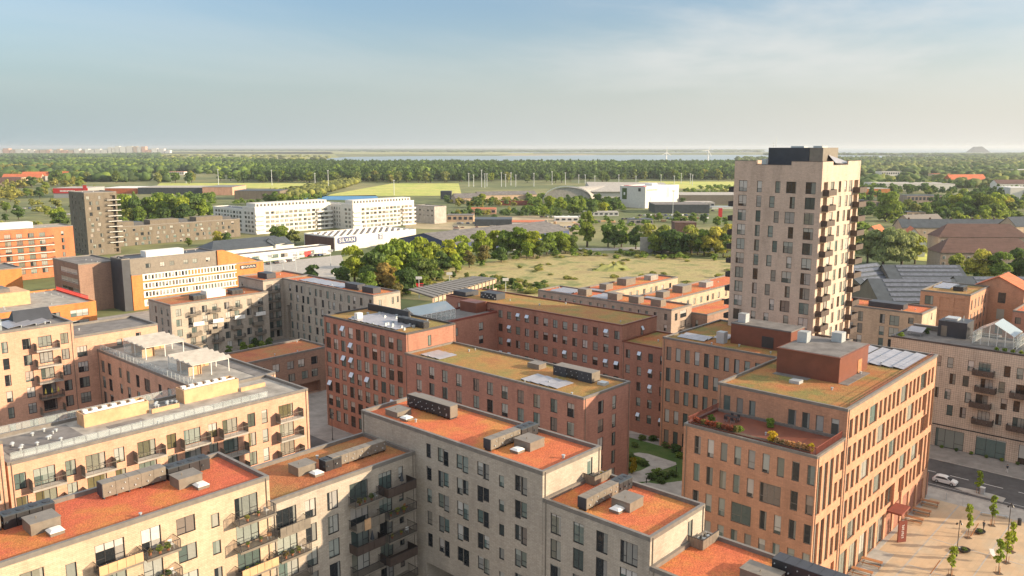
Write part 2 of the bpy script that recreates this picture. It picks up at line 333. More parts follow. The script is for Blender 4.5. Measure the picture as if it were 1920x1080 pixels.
class Bld:
    def __init__(s, name, label, cat, x0, y0, x1, y1, h, wall, roof='sedum_red', frame='dark_metal', pane='pane', group=None, cop='coping', z0=0, pw=.38, rd=.42):
        s.x0, s.y0, s.x1, s.y1, s.h, s.z0 = x0, y0, x1, y1, h, z0
        s.root = thing(name, label, cat, ((x0+x1)/2, (y0+y1)/2, z0), group=group); s.off = s.root.location.copy()
        s.W = MB(); s.wm = wall; s.fr = frame; s.pn = pane; s.wins = []; s.roofm = roof; s.cop = cop; s.pw = pw; s.rd = rd; s.done = set(); s.sashp = 0
    def p(s, name, mb, mat, parent=None, smooth=False, **kw):
        par = parent or s.root
        o = part(name, mb.mesh(name, M[mat] if isinstance(mat, str) else [M[q] for q in mat], s.off, smooth), par, (0, 0, 0), **kw); return o
    def face(s, f, ops=(), c=None, a0=None, a1=None, z0=None, z1=None, depth=.2, win=True):
        """wall in plane f ('S','W','N','E') with recessed openings (u0,u1,z0,z1,kind)"""
        z0 = s.z0 if z0 is None else z0; z1 = s.h if z1 is None else z1
        if f in 'SN': c = (s.y0 if f == 'S' else s.y1) if c is None else c; a0 = s.x0 if a0 is None else a0; a1 = s.x1 if a1 is None else a1
        else: c = (s.x0 if f == 'W' else s.x1) if c is None else c; a0 = s.y0 if a0 is None else a0; a1 = s.y1 if a1 is None else a1
        sg = 1 if f in 'SW' else -1
        def P(u, d, z): return (u, c+sg*d, z) if f in 'SN' else (c+sg*d, u, z)
        flip = f in 'WN'
        def Q(pts): s.W.face(list(reversed(pts)) if flip else pts)
        ops = [o for o in ops if o[0] > a0+.02 and o[1] < a1-.02 and o[3] < z1-.02 and o[3] > z0 and o[1]-o[0] > .1]
        ops = [(o[0], o[1], max(o[2], z0+.02), o[3], o[4]) for o in ops]
        zs = sorted({z0, z1} | {round(o[2], 3) for o in ops} | {round(o[3], 3) for o in ops})
        for za, zb in zip(zs[:-1], zs[1:]):
            if zb-za < 1e-4: continue
            zm = (za+zb)/2; cur = a0
            for o in sorted([o for o in ops if o[2] < zm < o[3]], key=lambda o: o[0]):
                if o[0] > cur+1e-4: Q([P(cur, 0, za), P(o[0], 0, za), P(o[0], 0, zb), P(cur, 0, zb)])
                cur = max(cur, o[1])
            if a1 > cur+1e-4: Q([P(cur, 0, za), P(a1, 0, za), P(a1, 0, zb), P(cur, 0, zb)])
        for (u0, u1, w0, w1, k) in ops:
            D = depth if k not in 'vV' else (5 if k == 'V' else 1.6)
            Q([P(u0, 0, w0), P(u0, D, w0), P(u0, D, w1), P(u0, 0, w1)]); Q([P(u1, D, w0), P(u1, 0, w0), P(u1, 0, w1), P(u1, D, w1)])
            Q([P(u0, D, w1), P(u1, D, w1), P(u1, 0, w1), P(u0, 0, w1)]); Q([P(u0, 0, w0), P(u1, 0, w0), P(u1, D, w0), P(u0, D, w0)])
            if k == 'P' or k in 'vV': Q([P(u0, D, w0), P(u1, D, w0), P(u1, D, w1), P(u0, D, w1)])
            if k in 'vV' or k == 'P': continue
            x, y, z = P((u0+u1)/2, depth-.14, w0)
            rz = {'S': 0, 'W': -math.pi/2, 'N': math.pi, 'E': math.pi/2}[f]
            s.wins.append(((x, y, z), rz, u1-u0, w1-w0, k))
        s.done.add(f)
    def roof(s, mat=None, par=True):
        """walls not yet drawn, parapet, coping and the roof surface"""
        for f in 'SWNE':
            if f not in s.done: s.face(f)
        s.p('wall', s.W, s.wm)
        pw = s.pw
        m = MB(); x0, y0, x1, y1, h = s.x0, s.y0, s.x1, s.y1, s.h; e = .03
        for (a, b, c, d) in ((x0-e, y0-e, x1+e, y0+pw), (x0-e, y1-pw, x1+e, y1+e), (x0-e, y0+pw, x0+pw, y1-pw), (x1-pw, y0+pw, x1+e, y1-pw)):
            m.box(a, b, h-s.rd-.02, c, d, h+.07)
        s.p('parapet', m, s.cop)
        r = MB(); r.box(x0+pw, y0+pw, h-s.rd-.3, x1-pw, y1-pw, h-s.rd); s.rz = h-s.rd
        s.deck = s.p('green_roof' if 'sedum' in (mat or s.roofm) else 'roof', r, mat or s.roofm)
        # little things every flat roof carries: drains and vent hoods
        rr = random.Random(int(x0*7+y0)); hm = MB()
        for i in range(max(1, int((x1-x0)*(y1-y0)/130))):
            x = rr.uniform(x0+1, x1-1); y = rr.uniform(y0+1, y1-1); q = rr.uniform(.1, .17)
            hm.tube((x, y, s.rz), (x, y, s.rz+.35), q, n=7); hm.tube((x, y, s.rz+.35), (x, y, s.rz+.45), q*1.5, n=7)
        s.p('roof_vent', hm, 'galv', kind='stuff') if 0 else s.p('vent_pipes', hm, 'galv')
        if (Vector((s.x0, s.y0, s.h))-Vector((0, 0, CAMH))).length < 190 and s.h > 18:
            for (x, y) in ((s.x0-.07, s.y1-.5), (s.x0+.45, s.y0-.07), (s.x1-.45, s.y0-.07)):
                d = MB(); d.tube((x, y, s.z0), (x, y, s.h-.1), .055, n=6); s.p('downpipe', d, 'duct')
        s.windows()
    def windows(s):
        ws = sorted(s.wins, key=lambda w: (Vector(w[0])-Vector((0, 0, CAMH))).length)
        def vis(w):
            px, py, d = PX(w[0]); return d > 0 and -30 < px < 1950 and py < 1110
        ws = [w for w in ws if vis(w)] + [w for w in ws if not vis(w)]
        for (p, rz, w, h, k) in ws[:100]:
            fm, pm = winmesh(w, h, k if k in 'dtDnf' else 'p', s.fr, s.pn)
            o = part('window', fm, s.root, Vector(p)-s.off, rz); part('pane', pm, o)
            if s.sashp and random.random() < s.sashp: part('open_sash', sashmesh(w*.94, h), o)
        if len(ws) > 100:
            F = MB(); G = MB()
            for (p, rz, w, h, k) in ws[100:]:
                fm, pm = winmesh(w, h, k if k in 'dtDnf' else 'p', s.fr, s.pn); R = Matrix.Rotation(rz, 4, 'Z'); R.translation = Vector(p)
                for src, dst in ((fm, F), (pm, G)):
                    n0 = len(dst.v); dst.v.extend([tuple(R @ v.co) for v in src.vertices]); dst.f.extend([tuple(n0+i for i in q.vertices) for q in src.polygons]); dst.m.extend([0]*len(src.polygons))
            o = s.p('windows', F, s.fr, kind='stuff'); s.p('panes', G, s.pn, parent=None, kind='stuff')
    # -- details
    def balcony(s, f, u0, u1, z, d=1.5, style='bars', c=None):
        c = (s.y0 if f == 'S' else s.x0) if c is None else c
        key = (f, round(u1-u0, 1), d, style)
        base = (((u0+u1)/2, c, z) if f == 'S' else (c, (u0+u1)/2, z))
        rz = 0 if f == 'S' else -math.pi/2
        if key not in BC: BC[key] = balmesh(round(u1-u0, 1), d, style)
        dk, rl, pn = BC[key]
        o = part('balcony', dk, s.root, Vector(base)-s.off, rz); part('railing', rl, o)
        if pn: part('front_panel', pn, o)
        return o
    def gear(s, name, x0, y0, x1, y1, h, mat='duct', z=None, parent=None, inset=0):
        z = s.rz if z is None else z; m = MB(); m.box(x0, y0, z-.01, x1, y1, z+h); return s.p(name, m, mat, parent)
    def duct(s, x0, y0, x1, y1, h=1.1, mat='duct', ends='charcoal', axis='X'):
        """long insulated duct: jointed casing, dark end plates, support feet, side nozzles"""
        z = s.rz+.25; m = MB(); L = (x1-x0) if axis == 'X' else (y1-y0); n = max(2, round(L/1.3)); e = MB()
        for i in range(n):
            a, b = i/n, (i+1)/n; g = .02
            if axis == 'X': m.box(x0+L*a+g, y0, z, x0+L*b-g, y1, z+h); m.box(x0+L*b-g, y0+.03, z+.03, x0+L*b+g, y1-.03, z+h-.03)
            else: m.box(x0, y0+L*a+g, z, x1, y0+L*b-g, z+h); m.box(x0+.03, y0+L*b-g, z+.03, x1-.03, y0+L*b+g, z+h-.03)
        for i in range(n+1):
            if axis == 'X': e.box(x0+L*i/n*.96+.1, y0+.1, s.rz-.01, x0+L*i/n*.96+.25, y1-.1, z+.002)
            else: e.box(x0+.1, y0+L*i/n*.96+.1, s.rz-.01, x1-.1, y0+L*i/n*.96+.25, z+.002)
        o = s.p('ventilation_duct', m, mat); e2 = MB()
        if axis == 'X': e.box(x0-.05, y0+.02, z+.02, x0+.015, y1-.02, z+h-.02)
        else: e.box(x0-.05, y0+.04, z+.04, x0+.01, y1-.04, z+h-.04)
        s.p('end_plate', e, ends, o)
        for i in range(n):
            if axis == 'X':
                x = x0+L*(i+.5)/n; e2.tube((x, y0-.12, z+h*.3), (x, y0+.01, z+h*.3), .09); e2.tube((x+.3, y0-.1, z+h*.7), (x+.3, y0+.01, z+h*.7), .07)
            else:
                y = y0+L*(i+.5)/n; e2.tube((x0-.17, y, z+h*.3), (x0-.04, y, z+h*.3), .09); e2.tube((x0-.15, y+.3, z+h*.7), (x0-.04, y+.3, z+h*.7), .07)
        s.p('nozzles', e2, 'galv', o); return o
    def hatch(s, x0, y0, x1, y1, h=1.1, sk=None, mat='duct'):
        m = MB(); m.box(x0, y0, s.rz-.01, x1, y1, s.rz+h-.1); m.box(x0-.06, y0-.06, s.rz+h-.1, x1+.06, y1+.06, s.rz+h); m.tube(((x0+x1)/2-.5, (y0+y1)/2, s.rz+h), ((x0+x1)/2-.5, (y0+y1)/2, s.rz+h+.25), .06)
        s.p('shaft_housing', m, mat)
        if sk:
            a, b = sk; m = MB(); m.box(a, b, s.rz-.01, a+1.35, b+1.35, s.rz+.35); o = s.p('skylight', m, 'duct')
            m = MB(); z = s.rz+.35; q = [(a-.05, b-.05), (a+1.4, b-.05), (a+1.4, b+1.4), (a-.05, b+1.4)]; r = [(a+.25, b+.25), (a+1.1, b+.25), (a+1.1, b+1.1), (a+.25, b+1.1)]
            m.hexa([(x, y, z) for x, y in q], [(x, y, z+.22) for x, y in r]); s.p('dome', m, 'white_paint', o)
    def ahu(s, x0, y0, x1, y1, n=3, axis='X', h=1.25):
        """row of dark fan units with lighter lids"""
        z = s.rz+.2; m = MB(); t = MB()
        for i in range(n):
            if axis == 'X': a, b = x0+(x1-x0)*i/n+.04, x0+(x1-x0)*(i+1)/n-.04; q = (a, y0, b, y1)
            else: a, b = y0+(y1-y0)*i/n+.04, y0+(y1-y0)*(i+1)/n-.04; q = (x0, a, x1, b)
            m.box(q[0], q[1], z-.21, q[2], q[3], z+h-.12); t.box(q[0]-.03, q[1]-.03, z+h-.12, q[2]+.03, q[3]+.03, z+h)
            m.tube(((q[0]+q[2])/2, (q[1]+q[3])/2, z+h), ((q[0]+q[2])/2, (q[1]+q[3])/2, z+h+.06), min(q[2]-q[0], q[3]-q[1])*.36, n=12)
            t.tube((q[0]+.3, q[1]-.14, z+.5), (q[0]+.3, q[1]+.01, z+.5), .12); t.tube((q[0]-.14, q[1]+.3, z+.5), (q[0]+.01, q[1]+.3, z+.5), .12)
        o = s.p('fan_unit', m, 'dark_metal'); s.p('lid', t, 'galv' if 0 else 'slate', o); return o
    def solar(s, x0, y0, x1, y1, n=4, axis='X', mat='solar_grey', tilt=.35, z=None):
        """rows of low tilted panels"""
        z = s.rz+.1 if z is None else z; m = MB(); fr = MB()
        for i in range(n):
            if axis == 'X':
                a, b = x0+(x1-x0)*i/n+.08, x0+(x1-x0)*(i+1)/n-.12; k = max(1, round((y1-y0)/1.7))
                for j in range(k):
                    c, d = y0+(y1-y0)*j/k+.02, y0+(y1-y0)*(j+1)/k-.02
                    m.hexa([(a, c, z), (b, c, z+tilt-.05), (b, d, z+tilt-.05), (a, d, z)], [(a, c, z+.05), (b, c, z+tilt), (b, d, z+tilt), (a, d, z+.05)])
                fr.box(b-.1, y0, z-.12, b+.02, y1, z+tilt-.06)
            else:
                c, d = y0+(y1-y0)*i/n+.08, y0+(y1-y0)*(i+1)/n-.12; k = max(1, round((x1-x0)/1.7))
                for j in range(k):
                    a, b = x0+(x1-x0)*j/k+.02, x0+(x1-x0)*(j+1)/k-.02
                    m.hexa([(a, c, z), (b, c, z), (b, d, z+tilt-.05), (a, d, z+tilt-.05)], [(a, c, z+.05), (b, c, z+.05), (b, d, z+tilt), (a, d, z+tilt)])
                fr.box(x0, d-.1, z-.12, x1, d+.02, z+tilt-.06)
        o = s.p('solar_panels', m, mat); s.p('support_frame', fr, 'galv', o)
BC = {}
def balmesh(w, d, style):
    """local: x across, -y outwards, z up from the deck top"""
    D = MB(); R = MB(); Pn = None
    if style == 'slab': D.box(-w/2, -d, -.3, w/2, .02, 0)
    elif style == 'dark': D.box(-w/2, -d, -.18, w/2, .02, 0)
    else: D.box(-w/2, -d, -.2, w/2, .02, 0); D.box(-w/2-.02, -d-.02, -.24, w/2+.02, -d+.05, .03)
    dm = {'bars': 'duct', 'panel': 'duct', 'screen': 'concrete', 'dark': 'dark_brown', 'cloth': 'duct', 'white': 'white_paint', 'wood': 'duct', 'slab': 'white_paint'}[style]
    H = 1.1; r = .025
    for x in (-w/2+.03, w/2-.03):
        R.box(x-.03, -d, 0, x+.03, -d+.06, H); R.box(x-.025, -d, H-.05, x+.025, 0, H)
        n = 9 if style != 'screen' else 14
        for i in range(n):
            y = -d+d*(i+.5)/n; t = .013 if style != 'screen' else .03; R.box(x-t, y-t, 0, x+t, y+t, H-.05)
    R.box(-w/2+.06, -d+.002, H-.05, w/2-.06, -d+.058, H); R.box(-w/2+.06, -d+.01, .04, w/2-.06, -d+.05, .09)
    if style in ('bars', 'cloth', 'slab'):
        n = int(w/.14)
        for i in range(n): x = -w/2+w*(i+.5)/n; R.box(x-.012, -d+.018, .09, x+.012, -d+.042, H-.05)
    rm = 'dark_metal'
    if style == 'screen':
        for x in (-w/2+.03, w/2-.03): R.box(x-.015, -d, H, x+.015, -.02, H+.35)
        for i in range(3): x = -w/4+i*w/4; R.box(x-.02, -d+.01, .05, x+.02, -d+.05, H)
        rm = 'duct'
    if style in ('panel', 'wood', 'dark', 'white'):
        Pn = MB(); k = max(2, round(w/.9))
        for i in range(k): Pn.box(-w/2+w*i/k+.02, -d-.03, .0, -w/2+w*(i+1)/k-.02, -d-.005, H-.08)
        if style == 'dark': Pn.box(-w/2-.03, -d, 0, -w/2-.005, 0, H-.05); Pn.box(w/2+.005, -d, 0, w/2+.03, 0, H-.05)
        Pn = Pn.mesh('front_panel', M[{'panel': 'duct', 'wood': 'plywood', 'dark': 'dark_brown', 'white': 'white_paint'}[style]])
    return D.mesh('balcony', M[dm]), R.mesh('railing', M[rm]), Pn
def rows(cols, ztops, kind_default='n'):
    out = []
    for zt in ztops:
        for c in cols:
            u0, u1, hh = c[0], c[1], c[2]; k = c[3] if len(c) > 3 else kind_default
            dz = c[4] if len(c) > 4 else 0
            out.append((u0, u1, zt+dz-hh, zt+dz, k))
    return out
# ================================================================ NEAR BUILDINGS
PITCH = 3.22
def rws(top, n, p=PITCH): return [top-p*i for i in range(n)]
def juliet(ops, r):        # pair of sashes of unequal drop
    out = []
    for (u0, u1, a, b, k) in ops:
        if k == 'J':
            m = (u0+u1)/2
            lo = (r + int(u0)) % 2
            out += [(u0, m, a+(.32 if lo else 0), b, 'n'), (m+.001, u1, a+(0 if lo else .32), b, 'n')]
        else: out.append((u0, u1, a, b, k))
    return out
# ---- grey brick block, tallest part in the middle of the foreground
B = Bld('apartment_building', 'tallest grey brick apartment block in the centre foreground, bright orange sedum roof', 'building', 71.2, 60.05, 82.8, 94.8, 27.1, 'grey_brick', 'sedum_orange')
cols = [(79.7, 80.7, 1.95, 'n'), (76.3, 78.4, 2.25, 'J'), (72.6, 74.8, 2.25, 'J'), (68.9, 71.0, 2.1, 'J', .0), (66.3, 67.2, 1.5, 'p', -.8), (62.5, 64.5, 2.3, 'J')]
ops = []
for r, z in enumerate(rws(25.6, 7)):
    ops += juliet([o for o in rows(cols, [z]) if not (r > 4 and o[0] > 72)], r)
ops += [(72.0, 81.0, .03, 8.2, 'V')]
B.face('W', ops); B.face('S', [(79.9, 81.0, 23.95, 26.2, 'p')]); B.roof()
B.duct(77.7, 82.8, 79.2, 92.0, 1.75, axis='Y', mat='duct', ends='dark_metal')
m = MB(); m.box(77.62, 82.75, B.rz+.27, 77.69, 92.05, B.rz+1.95); B.p('dark_casing', m, 'dark_metal', B.deck)
for i in range(11): m = MB(); y = 83.4+i*.75; m.tube((77.45, y, B.rz+.6+(i % 3)*.35), (77.63, y, B.rz+.6+(i % 3)*.35), .08); B.p('nozzle', m, 'galv', B.deck) if i % 2 == 0 else None
B.hatch(73.1, 88.9, 75.7, 91.6, .9, (73.0, 86.9))
B.duct(72.6, 69.9, 78.3, 71.2, 1.35, axis='X'); B.ahu(78.5, 69.9, 81.9, 71.5, 3); B.hatch(76.0, 66.2, 78.8, 69.0, 1.2, (74.3, 66.8))
# ---- middle step
B = Bld('apartment_building', 'middle step of the grey brick blocks, one storey below the tallest one', 'building', 71.21, 44.95, 82.8, 60.02, 23.8, 'grey_brick', 'sedum_orange')
cols = [(57.2, 58.8, 2.5, 'd'), (53.85, 55.4, 2.5, 'd'), (50.5, 52.1, 2.5, 'd'), (46.5, 48.8, 2.6, 't')]
B.face('W', rows(cols, rws(22.4, 6))); B.face('S', [(79.0, 80.1, 20.65, 22.9, 'p')]); B.face('N', c=60.02); B.roof()
B.duct(72.5, 54.5, 78.9, 55.8, 1.35, axis='X'); B.ahu(79.0, 54.5, 81.9, 56.0, 3); B.hatch(75.6, 50.6, 78.4, 53.2, 1.2, (74.4, 51.3))
# ---- low step running out of the bottom of the picture
B = Bld('apartment_building', 'lowest of the stepped grey brick blocks, cut by the bottom edge', 'building', 71.22, 8.0, 82.8, 44.93, 20.5, 'grey_brick', 'sedum_orange')
B.face('W', rows([(y, y+2.0, 2.4, 'd') for y in (12, 17, 22, 27, 32, 37, 41.5)], rws(19.2, 3))); B.roof()
B.duct(79.5, 22.5, 81.4, 35.0, 1.5, axis='Y', mat='charcoal', ends='dark_metal'); B.hatch(76.6, 33.3, 79.0, 37.2, 1.0)
# ---- lower-left grey wing with dark balconies
B = Bld('apartment_building', 'low grey brick wing with cluttered corner balconies and a rusty red roof', 'building', 48.75, 83.0, 71.18, 94.5, 23.8, 'grey_brick', 'sedum_rust')
cols = [(49.4, 52.2, 2.45, 't'), (53.4, 55.0, 2.4, 'd'), (56.65, 58.3, 2.4, 'd'), (60.1, 63.0, 2.6, 't'), (64.8, 67.0, 2.5, 't'), (68.2, 69.0, 1.7, 'n')]
B.face('S', rows(cols, rws(22.4, 6))); B.roof()
for i, z in enumerate(rws(19.85, 6)):
    B.balcony('S', 48.95, 53.2, z, 1.5, ['panel', 'bars', 'cloth', 'bars', 'wood', 'bars'][i])
    B.balcony('S', 59.8, 64.4, z, 1.6, ['bars', 'panel', 'dark', 'bars', 'panel', 'bars'][i]); B.balcony('S', 64.75, 69.5, z, 2.1, ['dark', 'bars', 'bars', 'dark', 'bars', 'dark'][i])
B.duct(60.4, 86.9, 69.3, 88.2, 1.3, axis='X', mat='duct', ends='dark_metal'); B.ahu(59.2, 86.8, 61.8, 88.3, 2); B.hatch(55.9, 88.0, 58.6, 90.3, 1.2, (57.2, 86.2))
# ---- foreground-left block
B = Bld('apartment_building', 'sand-coloured brick apartment block in the lower left corner, bright red sedum roof', 'building', 2.0, 82.9, 48.7, 94.5, 27.1, 'sand_brick', 'sedum_red')
cols = [(7.5, 9.6, 2.1, 'd', -.4), (12, 14.9, 2.3, 't'), (17.5, 18.5, 1.6, 'p', -.9), (22.2, 24.3, 2.1, 'd', -.3), (26.2, 27.2, 1.6, 'p', -.9), (29.0, 31.9, 2.4, 't'), (33.6, 35.7, 2.5, 'd'), (37.4, 39.5, 1.9, 'd', -.1), (41.3, 42.3, 1.6, 'p', -.9), (44.2, 47.1, 2.5, 't')]
B.face('S', rows(cols, rws(25.7, 7))); B.roof()
for i, z in enumerate(rws(23.1, 6)):
    B.balcony('S', 28.7, 33.1, z, 1.5, ['wood', 'bars', 'wood', 'bars', 'bars', 'bars'][i]); B.balcony('S', 33.35, 37.0, z, 1.7, ['bars', 'bars', 'cloth', 'wood', 'bars', 'bars'][i])
    B.balcony('S', 43.8, 48.5, z, 1.6, ['bars', 'bars', 'wood', 'bars', 'wood', 'bars'][i])
B.duct(33.3, 91.3, 40.4, 92.8, 1.55, axis='X'); B.ahu(40.6, 91.2, 45.8, 92.8, 4); B.hatch(40.2, 87.7, 43.0, 90.0, 1.25, (41.6, 86.0))
B.duct(18.0, 91.3, 23.3, 92.7, 1.4, axis='X'); B.ahu(23.5, 91.2, 28.4, 92.8, 4); B.hatch(24.9, 87.7, 27.7, 90.2, 1.25, (26.1, 86.0))
# ---- long salmon block and its wing
B = Bld('apartment_building', 'long salmon brick apartment block with felt roof terraces and timber boxes on top', 'building', 32.0, 119.6, 78.6, 133.0, 23.8, 'salmon_brick', 'light_felt', pane='pane_khaki')
cols = [(32.6, 34.05, 2.25, 'd'), (34.95, 37.7, 2.45, 't'), (39.0, 40.4, 2.25, 'd'), (41.7, 44.4, 2.45, 't'), (45.6, 47.1, 2.25, 'd'), (49.0, 51.7, 2.45, 't'), (53.4, 54.9, 2.3, 'd'), (56.1, 58.8, 2.4, 't'), (60.1, 61.6, 2.3, 'd'), (62.5, 65.1, 2.35, 't'), (66.9, 68.3, 2.3, 'd'), (69.5, 70.6, 2.3, 'n'), (72.7, 75.5, 2.3, 't')]
B.face('S', rows(cols, rws(22.0, 7, 3.3)))
B.face('N', c=133.0, a1=65.5); B.roof()
for z in rws(19.55, 6, 3.3):
    for a, b in ((34.3, 38.6), (41.0, 45.3), (48.3, 52.6), (55.5, 59.8), (61.9, 66.2), (72.1, 76.6)): B.balcony('S', a, b, z, 1.5, 'screen')
def pavbox(B, x0, y0, x1, y1, h, mat='plywood'):
    z = B.rz; m = MB(); t = .12
    m.box(x0, y0, z-.01, x1, y0+t, z+h); m.box(x0, y1-t, z-.01, x1, y1, z+h); m.box(x0, y0+t, z-.01, x0+t, y1-t, z+h); m.box(x1-t, y0+t, z-.01, x1, y1-t, z+h)
    o = B.p('timber_enclosure', m, mat); m = MB(); n = int((x1-x0)/2.4)
    m.box(x0+t, y0+t, z+h*.55, x1-t, y1-t, z+h*.6)
    B.p('enclosure_deck', m, 'felt', o); m = MB()
    for i in range(6): a = x0+.6+(x1-x0-1.2)*i/6; m.tube((a, y0+.5+.3*(i % 3), z+h*.7+.12), (a+1.0, y0+.9+.3*(i % 2), z+h*.7+.12), .14, n=8); m.box(a, y1-1.1, z+h*.6, a+.7, y1-.4, z+h+.15)
    m.tube((x0+.4, y0+.7, z+h+.02), (x1-.4, y0+.7, z+h+.02), .16, n=8); B.p('air_handling_pipes', m, 'white_paint', o)
pavbox(B, 44.9, 128.0, 54.7, 130.8, 2.0); pavbox(B, 60.6, 128.1, 70.4, 131.0, 2.3); 
m = MB(); m.box(54.8, 127.2, B.rz, 59.3, 127.4, B.rz+.7); m.box(70.5, 127.6, B.rz, 75.2, 127.8, B.rz+.7); B.p('low_timber_screen', m, 'plywood')
for q_ in ((33.5, 123.2, 43.5, 131.6), (56.0, 129.0, 60.2, 132), (47.3, 124.2, 52.6, 126.2), (63, 122.6, 72, 124.6)): m = MB(); m.box(q_[0], q_[1], B.rz+.01, q_[2], q_[3], B.rz+.05); B.p('dark_felt', m, 'felt')
m = MB()
for i in range(10):
    x = 34.5+random.random()*9; y = 124+random.random()*7; m.tube((x, y, B.rz), (x, y, B.rz+.45), .16, n=8); m.tube((x, y, B.rz+.45), (x, y, B.rz+.6), .32, .1, n=8)
for i in range(9): x = 56.3+random.random()*3.6; y = 129.2+random.random()*2.5; m.tube((x, y, B.rz), (x, y, B.rz+.45), .16, n=8); m.tube((x, y, B.rz+.45), (x, y, B.rz+.6), .32, .1, n=8)
B.p('roof_cowls', m, 'galv')
def glassrail(B, pts, z, h=1.1):
    m = MB(); g = MB()
    for (a, b) in zip(pts[:-1], pts[1:]):
        a, b = Vector((*a, 0)), Vector((*b, 0)); L = (b-a).length; n = max(1, round(L/1.6)); d = (b-a)/n; nn = Vector((-d.y, d.x, 0)).normalized()*.02
        for i in range(n+1): p = a+d*i; m.box(p.x-.025, p.y-.025, z, p.x+.025, p.y+.025, z+h)
        m.hexa([a-nn+Vector((0, 0, z+h)), b-nn+Vector((0, 0, z+h)), b+nn+Vector((0, 0, z+h)), a+nn+Vector((0, 0, z+h))], [a-nn+Vector((0, 0, z+h+.04)), b-nn+Vector((0, 0, z+h+.04)), b+nn+Vector((0, 0, z+h+.04)), a+nn+Vector((0, 0, z+h+.04))])
        for i in range(n):
            p, q = a+d*(i+.05), a+d*(i+.95); g.hexa([p-nn*.5+Vector((0, 0, z+.1)), q-nn*.5+Vector((0, 0, z+.1)), q+nn*.5+Vector((0, 0, z+.1)), p+nn*.5+Vector((0, 0, z+.1))], [p-nn*.5+Vector((0, 0, z+h-.05)), q-nn*.5+Vector((0, 0, z+h-.05)), q+nn*.5+Vector((0, 0, z+h-.05)), p+nn*.5+Vector((0, 0, z+h-.05))])
    o = B.p('glass_railing', m, 'galv'); B.p('glass_panels', g, 'glass', o)
glassrail(B, [(33, 132.7), (64, 132.7)], 23.87); glassrail(B, [(33, 121.6), (72, 121.6)], B.rz, 1.0)
W = Bld('apartment_building', 'salmon brick wing running back along the courtyard, carrying the slatted timber pavilions', 'building', 65.5, 133.03, 80.6, 175.97, 23.8, 'salmon_brick', 'light_felt', pane='pane')
cols = [(172.8, 174.4, 2.45, 'd'), (169.5, 171.2, 2.45, 'd'), (164.6, 165.8, 2.0, 'n'), (160.8, 162.3, 2.4, 'd'), (156.6, 158.1, 2.4, 'd'), (152.0, 154.4, 2.5, 'd'), (147.1, 148.5, 1.9, 'n'), (143.3, 144.9, 2.0, 'n'), (138.5, 140, 2.2, 'd')]
W.face('W', rows(cols, rws(21.8, 6, 3.3))); W.roof(); glassrail(W, [(65.8, 175), (65.8, 134)], 23.87)
m = MB(); m.box(66.1, 134, W.rz+.01, 67.2, 175, W.rz+.06); m.box(77.4, 134.5, W.rz+.01, 80, 158, W.rz+.06); W.p('dark_felt', m, 'felt')
# small block at the left edge
B = Bld('apartment_building', 'orange brick block at the left edge, one storey above the long salmon block', 'building', 14, 119.2, 31.6, 133.4, 27.1, 'salmon_brick', 'felt')
B.face('S', rows([(26.6, 29.2, 2.4, 't'), (21, 22.5, 2.3, 'd')], rws(25.3, 8, 3.3)));
B.roof(); [B.balcony('S', 26.2, 30.4, z, 1.5, 'screen') for z in rws(22.9, 7, 3.3)]
m = MB()
for i in range(8): m.box(28.2+i*.4, 119.7, B.rz, 28.28+i*.4, 119.78, B.rz+2.6); m.box(31.3, 119.7+i*.4, B.rz, 31.38, 119.78+i*.4, B.rz+2.6)
m.box(28, 119.65, B.rz+2.5, 31.5, 119.85, B.rz+2.65); B.p('white_trellis', m, 'white_paint')
# ---- pink block behind the courtyard, two heights
def pinkfit(x0, x1, h, lab, cols, top, n, bal):
    B = Bld('apartment_building', lab, 'building', x0, 176.0, x1, 189.0, h, 'salmon_brick', 'felt'); B.face('S', rows(cols, rws(top, n, 3.25)))
    B.roof(); [B.balcony('S', a, b, z, 1.5, 'screen' if i != 3 else 'bars') for (a, b) in bal for i, z in enumerate(rws(top-2.55, n-1, 3.25))]; return B
B = pinkfit(30, 61.3, 30.35, 'tall salmon brick block behind the courtyard at the left edge, with a column of balconies', [(44.2, 45.3, 2.2, 'n'), (48.2, 49.3, 2.2, 'n'), (51.8, 53.3, 2.1, 'd'), (54.6, 57.1, 2.2, 't'), (58.7, 60.2, 2.2, 'd')], 28.25, 8, [(53.8, 58.1)])
m = MB(); g = MB()
for i in range(14): m.box(36+i, 179, B.rz, 36.08+i, 179.08, B.rz+2.3)
g.box(36, 179.1, B.rz, 49.5, 179.15, B.rz+2.2); g.box(36, 185, B.rz, 49.5, 185.05, B.rz+2.2); m.box(36, 178.9, B.rz+2.25, 49.6, 185.2, B.rz+2.33); o = B.p('roof_shelter', m, 'duct'); B.p('shelter_glass', g, 'glass', o)
B.solar(50.5, 179.5, 58.5, 187, 3, mat='solar_grey')
m = MB(); m.hexa([(53, 184, B.rz), (60.5, 184, B.rz), (60.5, 188, B.rz), (53, 188, B.rz)], [(53.5, 185.9, B.rz+2.3), (60.3, 185.9, B.rz+2.3), (60.3, 186.1, B.rz+2.3), (53.5, 186.1, B.rz+2.3)]); B.p('pitched_shed', m, 'charcoal')
B = pinkfit(61.32, 78.4, 27.2, 'salmon brick block one storey lower beside the wing, carrying a glazed roof house', [(61.6, 63.6, 2.2, 't', -2.2), (69.6, 70.7, 1.8, 'n', -2), (73.6, 74.7, 1.8, 'n', -1.3)], 27.2, 7, [])
